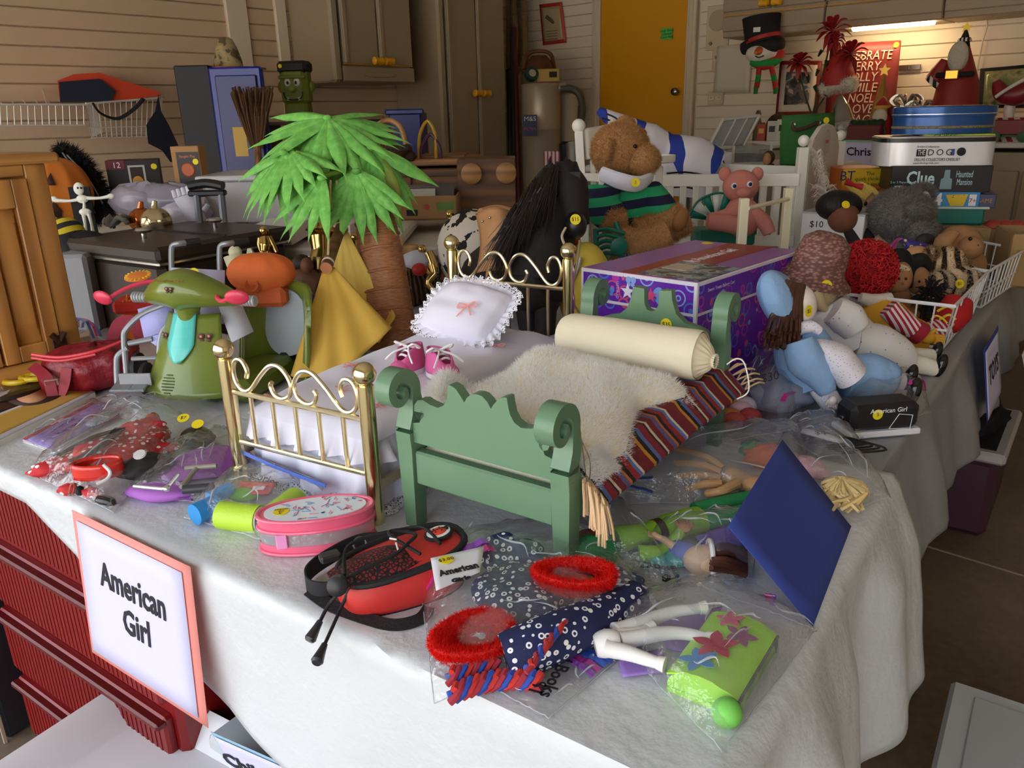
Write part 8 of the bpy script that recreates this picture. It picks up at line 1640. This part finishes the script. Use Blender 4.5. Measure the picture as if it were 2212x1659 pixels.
# CHRISTMAS THINGS ON THE COUNTER
UC=5.55
def CP(px,py,u=UC):return WB(px,py,u)
def onc(px,u=UC):return V((CP(px,300,u).x,CP(px,300,u).y,zct))
def cth(nm,lab,cat,px,u=UC):return thing(nm,lab,cat,onc(px,u),-42)
def cl(t,nm,m,pts,r,u=UC,n=12,flat=1,k=5):q=spline([CP(p[0],p[1],p[2]if len(p)>2 else u)for p in pts],k);return WM(t).tube(q,rads(r,len(q)),n,flat=flat).obj(nm,m,t,smooth=70)
def cb(t,nm,m,px,py,rd,u=UC,rot=None):return WM(t).ell(CP(px,py,u),rd,18,12,rot).obj(nm,m,t,smooth=80)
RDC=mat('a51f1c',.6);GRC=mat('1f7a35',.8);BLC=mat('141215',.85);SC_=stripes('Z',.1,[(0,'b3261f'),(.55,'1f8a3c')],.85)
t=thing('snowman_head','stuffed snowman head in a black top hat and striped scarf','decoration',CP(1648,130,5.65),0);UH=5.64
cl(t,'hat_crown',BLC,[(1645,36),(1646,70),(1648,92)],[.13,.12,.115],UH,20);cl(t,'hat_band',RDC,[(1649,80),(1650,88)],[.122,.122],UH,20,k=3);cl(t,'hat_brim',BLC,[(1604,106),(1630,98),(1665,96),(1692,94)],[.04,.06,.06,.035],UH-.03);cb(t,'head',mat('d8d2c4',.9),1650,115,(.125,.1,.075),UH);cl(t,'carrot_nose',mat('c9622a',.7),[(1640,110,UH-.09),(1632,114,UH-.16)],[.03,.012],UH,k=3);cl(t,'smile',BLC,[(1628,118,UH-.1),(1638,124,UH-.105),(1650,120,UH-.1)],.004,UH,6)
m=WM(t);m.box(CP(1635,64,UH-.135),(.05,.004,.03),0,Rz(-42));m.obj('hat_tag',mat('d9d6d2',.6),t)
cl(t,'scarf_wrap',SC_,[(1625,132),(1650,140),(1680,128),(1688,108)],[.03,.036,.03,.022],UH-.05);cl(t,'scarf_tail',SC_,[(1640,140),(1638,165),(1634,190)],[.03,.032,.032],UH-.06,flat=.5);cl(t,'scarf_tail',SC_,[(1665,142),(1672,168),(1676,192)],[.03,.032,.032],UH-.06,flat=.5)
for x in(1633,1676):cl(t,'fringe',GRC,[(x,188),(x-1,203)],[.034,.03],UH-.06,flat=.4,k=3)
t=thing('hanging_sheet','plain white sheet hanging on the siding beside the snowman','panel',CP(1585,150,UB-.04),0);sheet4(t,'sheet',[CP(1550,100,UB-.03),CP(1625,92,UB-.03),CP(1618,200,UB-.03),CP(1540,200,UB-.03)],mat('cfc6b4',.6),.004)
# red word sign
t=thing('word_sign','tall red wooden sign with cream holiday words','sign',onc(1870,5.75),0);UW=5.8;q=[CP(1795,96,UW+.08),CP(1946,88,UW+.08),CP(1930,262,UW-.05),CP(1782,262,UW-.05)];sheet4(t,'board',q,mat('7d1f1c',.5),.02);ex=(q[1]-q[0]).normalized();ey=(q[3]-q[0])
for k,s in enumerate(('CELEBRATE','MERRY','JOLLY','SMILE','NOEL','LOVE','PEACE')):c=q[0].lerp(q[1],.52).lerp(q[3].lerp(q[2],.52),.17+.135*k)-UX*.014;text(s,.085,TM[t.name].inverted()@frame(c,ex,-ey),t,mat('d9c8b0',.6),w=(.36,.22,.2,.2,.17,.17,.21)[k]*.98,t=.001)
sticker(t,TM[t.name].inverted()@frame(q[0].lerp(q[1],.95).lerp(q[2],.05)-UX*.015,ex,-ey),.018,'')
# poinsettias
t=cth('poinsettia_stems','tall red poinsettia stems with green leaves before the red sign','artificial flower',1760,5.45);UP=5.45
for x,y,s in((1795,68,.13),(1835,118,.12),(1725,138,.1),(1800,90,.08)):
 c=CP(x,y,UP)
 for k in range(11):
  a=2*pi*k/11+x;m=WM(t);d=V((cos(a),-.45,sin(a)*.8+.15)).normalized();q_=[c,c+d*s*.55+V((0,-.01,.012)),c+d*s-V((0,0,.025))];m.tube(spline(q_,3),rads([.006,.024,.003],7),6,flat=.25);m.obj('petal',mat('8f1418',.5),t)
for pp in([(1725,140),(1735,190),(1752,245)],[(1797,75),(1780,150),(1756,245)],[(1832,122),(1800,180),(1758,245)]):cl(t,'stem',mat('2a3f1e',.7),pp,.006,UP,6)
for x,y in((1776,108),(1786,130),(1768,150),(1790,150),(1745,165),(1760,185),(1775,195),(1718,165)):cl(t,'leaf',mat('1e3a1c',.6),[(x,y),(x+random.uniform(-12,12),y+14)],[.03,.012],UP-.02,8,.3,3)
t=cth('vase','small dark vase holding the poinsettia stems','vase',1756,5.45);MB().lathe([(.05,0),(.06,.06),(.035,.13),(.04,.15)],n=18).obj('vase',mat('3a2a20',.4),t)
t=cth('snowy_picture_frame','red and white framed snowman picture behind the poinsettia','picture frame',1728,5.8);q=[CP(1686,132,5.86),CP(1775,132,5.86),CP(1765,248,5.8),CP(1676,250,5.8)];sheet4(t,'frame',q,mat('7d1f1c',.5),.02);c=sum(q,V())/4;sheet4(t,'mat_board',[c.lerp(p,.86)-UX*.014 for p in q],mat('c9c0b0',.6),.003);sheet4(t,'picture',[c.lerp(p,.6)-UX*.02 for p in q],blotch([(0,'2a2a30'),(.45,'5a5450'),(.55,'a89a88'),(.62,'3f5a78')],10,.4),.002)
t=cth('santa_hat','red felt Santa hat with white fur band','hat',1815,5.5);cl(t,'cone',RDC,[(1812,185),(1815,150),(1828,118),(1838,102)],[.115,.1,.06,.02],5.5,18);o=cl(t,'fur_band',mat('cfc8bc',.95),[(1775,196),(1805,184),(1848,182)],[.04,.045,.04],5.44);fur(o,2600,.02,furm('d8d2c8',.1),t,w=.003)
t=cth('silver_tree_jar','glass jar of candies with a silver tree lid','jar',1822,5.35);MB().lathe([(.08,0),(.1,.02),(.1,.1),(.07,.13)],n=22).obj('jar',film('e6ecec',.15,.05),t);cl(t,'tree_lid',mat('b5b2ac',.15,.9),[(1818,262,5.35),(1817,230,5.35),(1815,203,5.35)],[.085,.05,.005],5.35,14);random.seed(5)
for k in range(16):MB().ell((random.uniform(-.06,.06),random.uniform(-.06,.06),.02+.075*random.random()),.02,10,7).obj('candy',mat(random.choice(('c23a32','d9d2c4','c9a070','d8d4cc')),.4),t)
t=cth('gold_tree_figure','tall narrow gold tree figure with a star','decoration',1893,5.5);MB().lathe([(.085,0),(.07,.12),(.06,.13),(.045,.24),(.038,.25),(.012,.38),(.0,.4)],n=6).obj('tree',mat('a8813f',.4,.4),t);zt=.4;m=MB(Tr(0,0,.42)@Rx(90));star(m,.035);m.obj('star',mat('c9a040',.3,.6),t,solid=.008)
t=cth('carved_santa','carved Santa figure with a white beard before the gold tree','figurine',1898,5.38);MB().lathe([(.06,0),(.065,.06),(.05,.14),(.03,.17)],n=18).obj('robe',RDC,t);MB().ell((0,-.01,.175),(.035,.035,.038),14,10).obj('face',mat('c99a78',.6),t);MB().ell((0,-.03,.145),(.045,.03,.05),14,10).obj('beard',mat('cfc4b0',.9),t);MB().lathe([(.045,.2),(.035,.225),(.01,.26),(0,.265)],n=16).obj('hat',RDC,t);MB().lathe([(.046,.195),(.048,.205),(.044,.212)],n=16).obj('hat_band',mat('c9a040',.6),t)
t=cth('red_sleigh_planter','dark red wooden sleigh planter on the counter','planter',1870,5.32);MB().box((0,0,.05),(.2,.12,.1),.006).obj('box',mat('6b1f1c',.6),t)
for s in(-1,1):MB().tube(spline([(-.12,s*.065,.05),(-.1,s*.065,.008),(.1,s*.065,.006),(.13,s*.065,.05),(.12,s*.065,.09)],5),.008,8).obj('runner',mat('2a1a14',.6),t)
for k in range(5):MB().ell((-.08+k*.04,-.01,.11),(.03,.03,.025),10,7).obj('greenery',mat('1f3a1c',.9),t)
for k,(px,u,lab)in enumerate(((1948,5.5,'red gift box with a silver bow, the wider one'),(1982,5.46,'red gift box with silver ribbon beside the cone Santa'))):
 t=cth('gift_box',lab,'gift box',px,u);sz=.13 if k else .16;MB().box((0,0,sz*.65),(sz,sz,sz*1.3),.003).obj('box',mat('5e1216',.35),t);MB().box((0,0,sz*.65),(.022,sz+.004,sz*1.31)).box((0,0,sz*.65),(sz+.004,.022,sz*1.31)).obj('ribbon',mat('9a9690',.25,.8),t)
 m=MB(Tr(0,0,sz*1.3))
 for j in range(9):a=2*pi*j/9;m.ribbon(spline([(0,0,0),(.05*cos(a),.05*sin(a),.06),(.09*cos(a),.09*sin(a),.03),(.05*cos(a),.05*sin(a),.0)],4),.018,.002,up=(-sin(a),cos(a),.01))
 m.obj('bow',mat('a8a49c',.2,.9),t)
t=cth('cone_santa','tall red cone Santa with striped cuffs and a gold buckle','decoration',2052,5.45);UK=5.45;z=lambda y:CP(2052,y,UK).z-zct
MB().lathe([(.15,0),(.11,z(180)),(.07,z(140)),(.03,z(100))],n=24).obj('robe',mat('8f1f1a',.5),t);MB().lathe([(.034,z(103)),(.02,z(80)),(.008,z(68)),(0,z(66))],n=14).obj('hat',BLC,t);MB().ell((-.005,-.07,z(125)),(.055,.03,.085),16,12).obj('beard',mat('bdb4a4',.8,bump=.9,bs=60,bd=.01),t);MB().ell((0,-.045,z(103)),(.024,.018,.016),12,8).obj('face',mat('7a4a34',.6),t);MB().lathe([(.036,z(92)),(.038,z(89)),(.032,z(84))],n=16).obj('hat_trim',stripes('X',.02,[(0,'141215'),(.5,'d8d2c6')],.6),t)
for s in(-1,1):cl(t,'sleeve',mat('8f1f1a',.5),[(2052+s*8,130),(2052+s*22,155),(2052+s*32,172)],[.03,.05,.055],UK-.02);cl(t,'cuff',stripes('X',.04,[(0,'141215'),(.5,'d8d2c6')],.6),[(2052+s*28,172),(2052+s*38,182)],[.06,.056],UK-.02,k=3)
MB().box((-.01,-.125,z(163)),(.07,.02,.05),.004).obj('buckle',mat('c9a040',.25,.9),t);MB().box((0,-.1,z(163)),(.2,.05,.03),.01).obj('belt',BLC,t);m=MB(Tr(0,-.0,z(62))@Rx(90));star(m,.026);m.obj('star',mat('c9a92a',.4,.5),t,solid=.008)
t=thing('wall_hook_bar','small metal hook bar on the siding beside the red sign','hook',CP(1965,146,UB-.02),-42);MB().box((0,0,0),(.14,.012,.035),.004).obj('bar',mat('8a8378',.3,.8),t);MB().tube([(0,-.01,0),(0,-.03,-.01),(0,-.03,.01)],.004,6).obj('peg',mat('8a8378',.3,.8),t)
t=cth('black_frame_picture','black framed landscape picture leaning behind the red sleigh','picture frame',2170,5.8);q=[CP(2118,150,5.86),CP(2290,135,5.86),CP(2290,232,5.75),CP(2112,232,5.75)];sheet4(t,'frame',q,BLC,.02);c=sum(q,V())/4;sheet4(t,'picture',[c.lerp(p,.86)-UX*.014 for p in q],blotch([(0,'3a4a2e'),(.45,'7a8a5a'),(.55,'a8a078'),(.65,'5a6a48')],9,.2,3,False),.003)
t=cth('red_sleigh','small red sleigh decoration with white runners','decoration',2190,5.4);cl(t,'hull',mat('7d1a20',.4),[(2152,175),(2165,200),(2195,205),(2230,190)],[.02,.05,.06,.05],5.4);cl(t,'runner',mat('cfc8bc',.4),[(2150,210),(2180,190),(2225,165)],.01,5.33,8);cl(t,'stand',mat('cfc8bc',.4),[(2188,205),(2180,238),(2180,262)],[.02,.03,.02],5.42)
t=cth('candy_stripe_pot','red and white swirl striped pot on the counter','pot',2182,5.42);MB().lathe([(.06,.0),(.085,.12),(.09,.13)],n=24).obj('pot',stripes('X',.05,[(0,'a32a2c'),(.5,'d6cdc2')],.4,rot=(0,.5,0)),t)
t=cth('toy_train_car','red wooden toy train car with green wheels','toy train',2182,5.32);MB().box((0,0,.08),(.2,.09,.08),.004).obj('car',mat('7a1f1c',.5),t);MB().box((0,0,.036),(.24,.07,.014)).obj('chassis',mat('1f5a2c',.5),t)
for x in(-.07,.07):MB(Tr(x,-.045,.03)@Rx(90)).lathe([(.008,-.012),(.03,-.012),(.03,.01),(.008,.012)],n=18).obj('wheel',mat('1f4a24',.5),t)
t=cth('nativity_figures','dark carved nativity figures in a mossy arch','figurine',1660,5.5);MB(Tr(.06,0,.09)).ell((0,0,0),(.085,.06,.09),16,10).obj('grotto',mat('2f241a',.9,var=.5,vs=30),t)
for x,h_ in((-.06,.2),(-.02,.12),(.05,.09)):MB(Tr(x,-.06,0)).lathe([(.03,0),(.026,h_*.6),(.014,h_*.8),(.02,h_*.88),(.012,h_),(0,h_*1.01)],n=12).obj('figure',mat('5a4228',.6,var=.3),t)
for k,(px,w_,h_,c,lab)in enumerate(((1645,.06,.11,'a8442e','small red picture card box standing on the counter'),(1668,.07,.13,'c9c4ba','white folded price card on the counter'),(1690,.08,.14,'d2ccc0','white printed alphabet card beside the green bag'),(2020,.09,.12,'c6bfb2','white snowflake box beside the cone Santa'),(1735,.12,.05,'b8b2a6','stack of photo cards under a yellow note'))):
 t=cth('small_box',lab,'box',px,5.4 if k<4 else 5.5);MB().box((0,0,h_/2),(w_,.03,h_),.002).obj('card',mat(c,.5),t);MB().box((0,-.0155,h_*.6),(w_*.6,.001,h_*.3)).obj('print',mat(('d8b060','3a3a40','2a2a30','4a4a55','c9b83a')[k],.5),t)
 # UNDER AND BESIDE THE TABLE
RB=mat('7a0f10',.35,var=.06);t=thing('red_ribbed_cabinet','red ribbed plastic drawer unit under the table','drawer unit',TA(-1.52,.03,0),AANG)
MB().box((.3,.2,.36),(.62,.4,.7),.01).obj('shell',RB,t)
for k in range(4):
 z=.1+.17*k;o=MB().box((.3,-.006,z),(.58,.02,.145),.006).obj('drawer',RB,t);MB().box((.3,-.02,z+.062),(.58,.02,.014),.004).obj('ledge',mat('5e0b0c',.4),o)
 m=MB()
 for j in range(38):m.box((.03+.0145*j,-.0164,z-.012),(.006,.0016,.11))
 m.obj('rib',RB,o)
t=thing('black_case','black flat case standing beside the red drawer unit','case',TA(-1.86,-.02,0),AANG);MB().box((.15,.2,.33),(.3,.4,.66),.01).obj('shell',mat('222327',.4),t);MB().box((.3,-.002,.33),(.006,.006,.66)).obj('edge_strip',mat('b09a84',.5),t)
LT_=mat('b9bec4',.35);t=thing('clear_tote','grey translucent tote with lid under the front table','storage tote',TA(-.82,.03,0),AANG);MB().box((.36,.2,.17),(.66,.36,.34),.02).obj('tub',mat('9aa0a6',.35),t);MB().box((.36,.2,.35),(.72,.42,.03),.01).obj('lid',LT_,t)
for x in(.2,.5):MB().box((x,-.012,.345),(.06,.012,.05),.003).obj('latch',LT_,t)
t=thing('paper_item','dark blue book cover lying on the tote lid','book',TA(-.45,.0,.366),AANG+10);MB().box((0,0,.008),(.16,.11,.014),.001).obj('cover',mat('22384f',.4),t);MB().box((0,0,.008),(.155,.112,.01)).obj('pages',mat('c9b97a',.7),t)
WTB=mat('e4e2e6',.45);t=thing('white_tray','white shallow plastic tray on the floor before the table','tray',G(400,1655,.30)-V((0,0,.30)),AANG+4);t.location.z=0;MB().box((0,-.1,.13),(.42,.30,.26),.02).obj('stand',mat('c8ccd4',.4),t)
def tray(u,v):a,b=abs(2*u-1),abs(2*v-1);q=max(a,b);return((u-.5)*.5,(v-.5)*.38-.1,.27+(.05 if q>.97 else .05*max(0,(q-.8)/.17)))
MB().grid(tray,40,40,t=.004).obj('tray',WTB,t,smooth=50)
card_sign('paper_sign_small','blue bordered paper sign starting with Chi on the tote',[G(455,1580,.42),G(640,1662,.42),G(660,1760,.30),G(520,1690,.30)],mat('8fb4c9',.7),['Children'],.042,bw=.006)
t=thing('purple_tote','purple storage tote with a white lid full of black clothes','storage tote',G(2075,1120,0)+V((0,.12,0)),-37);PU=mat('4a2a3c',.5);MB().box((0,0,.13),(.3,.42,.26),.02).obj('tub',PU,t);MB().box((0,0,.275),(.34,.46,.035),.012).obj('rim',mat('b8b4b4',.45),t);MB().box((0,0,.28),(.28,.4,.03)).obj('lining',mat('0f0e10',.9),t)
t=thing('black_clothes','heap of black clothes spilling from the purple tote','clothes',t.location+V((0,0,.29)),-37);WM_=MB();WM_.grid(lambda u,v:((.13+.05*noise.noise(V((u*7,v*5,1))))*sin(pi*v)*cos(2*pi*u),(.19+.06*noise.noise(V((u*5,v*6,3))))*sin(pi*v)*sin(2*pi*u),.045+.075*cos(pi*v)+.03*noise.noise(V((u*8,v*8,2)))),34,16,cu=True);WM_.obj('heap',mat('0c0b0d',.95),t,smooth=70)
t=thing('black_floor_bag','black cloth bag on the floor behind the purple tote','bag',G(2120,1010,0)+V((.05,.35,0)),-37);MB().grid(lambda u,v:(.15*sin(pi*v)**.5*cos(2*pi*u),.12*sin(pi*v)**.5*sin(2*pi*u),.2+.2*cos(pi*v)+.02*noise.noise(V((u*6,v*6,0)))),28,14,cu=True).obj('bag',mat('0d0c0e',.95),t,smooth=70);MB().tube(spline([(-.06,0,.36),(-.04,0,.44),(.04,0,.44),(.06,0,.36)],5),.01,8).obj('handle',mat('0d0c0e',.9),t)
t=thing('grey_lid_tote','pale grey tote lid at the aisle floor','storage tote',G(2175,1640,.25)-V((0,0,.25)),-35);t.location.z=0;MB().box((.05,0,.11),(.26,.3,.22),.02).obj('tub',mat('aab0b6',.4),t);MB().box((.05,0,.235),(.3,.34,.03),.014).obj('lid',mat('c2c6ca',.4),t);MB().box((.05,0,.252),(.22,.26,.006),.004).obj('lid_panel',mat('b4b9be',.4),t)
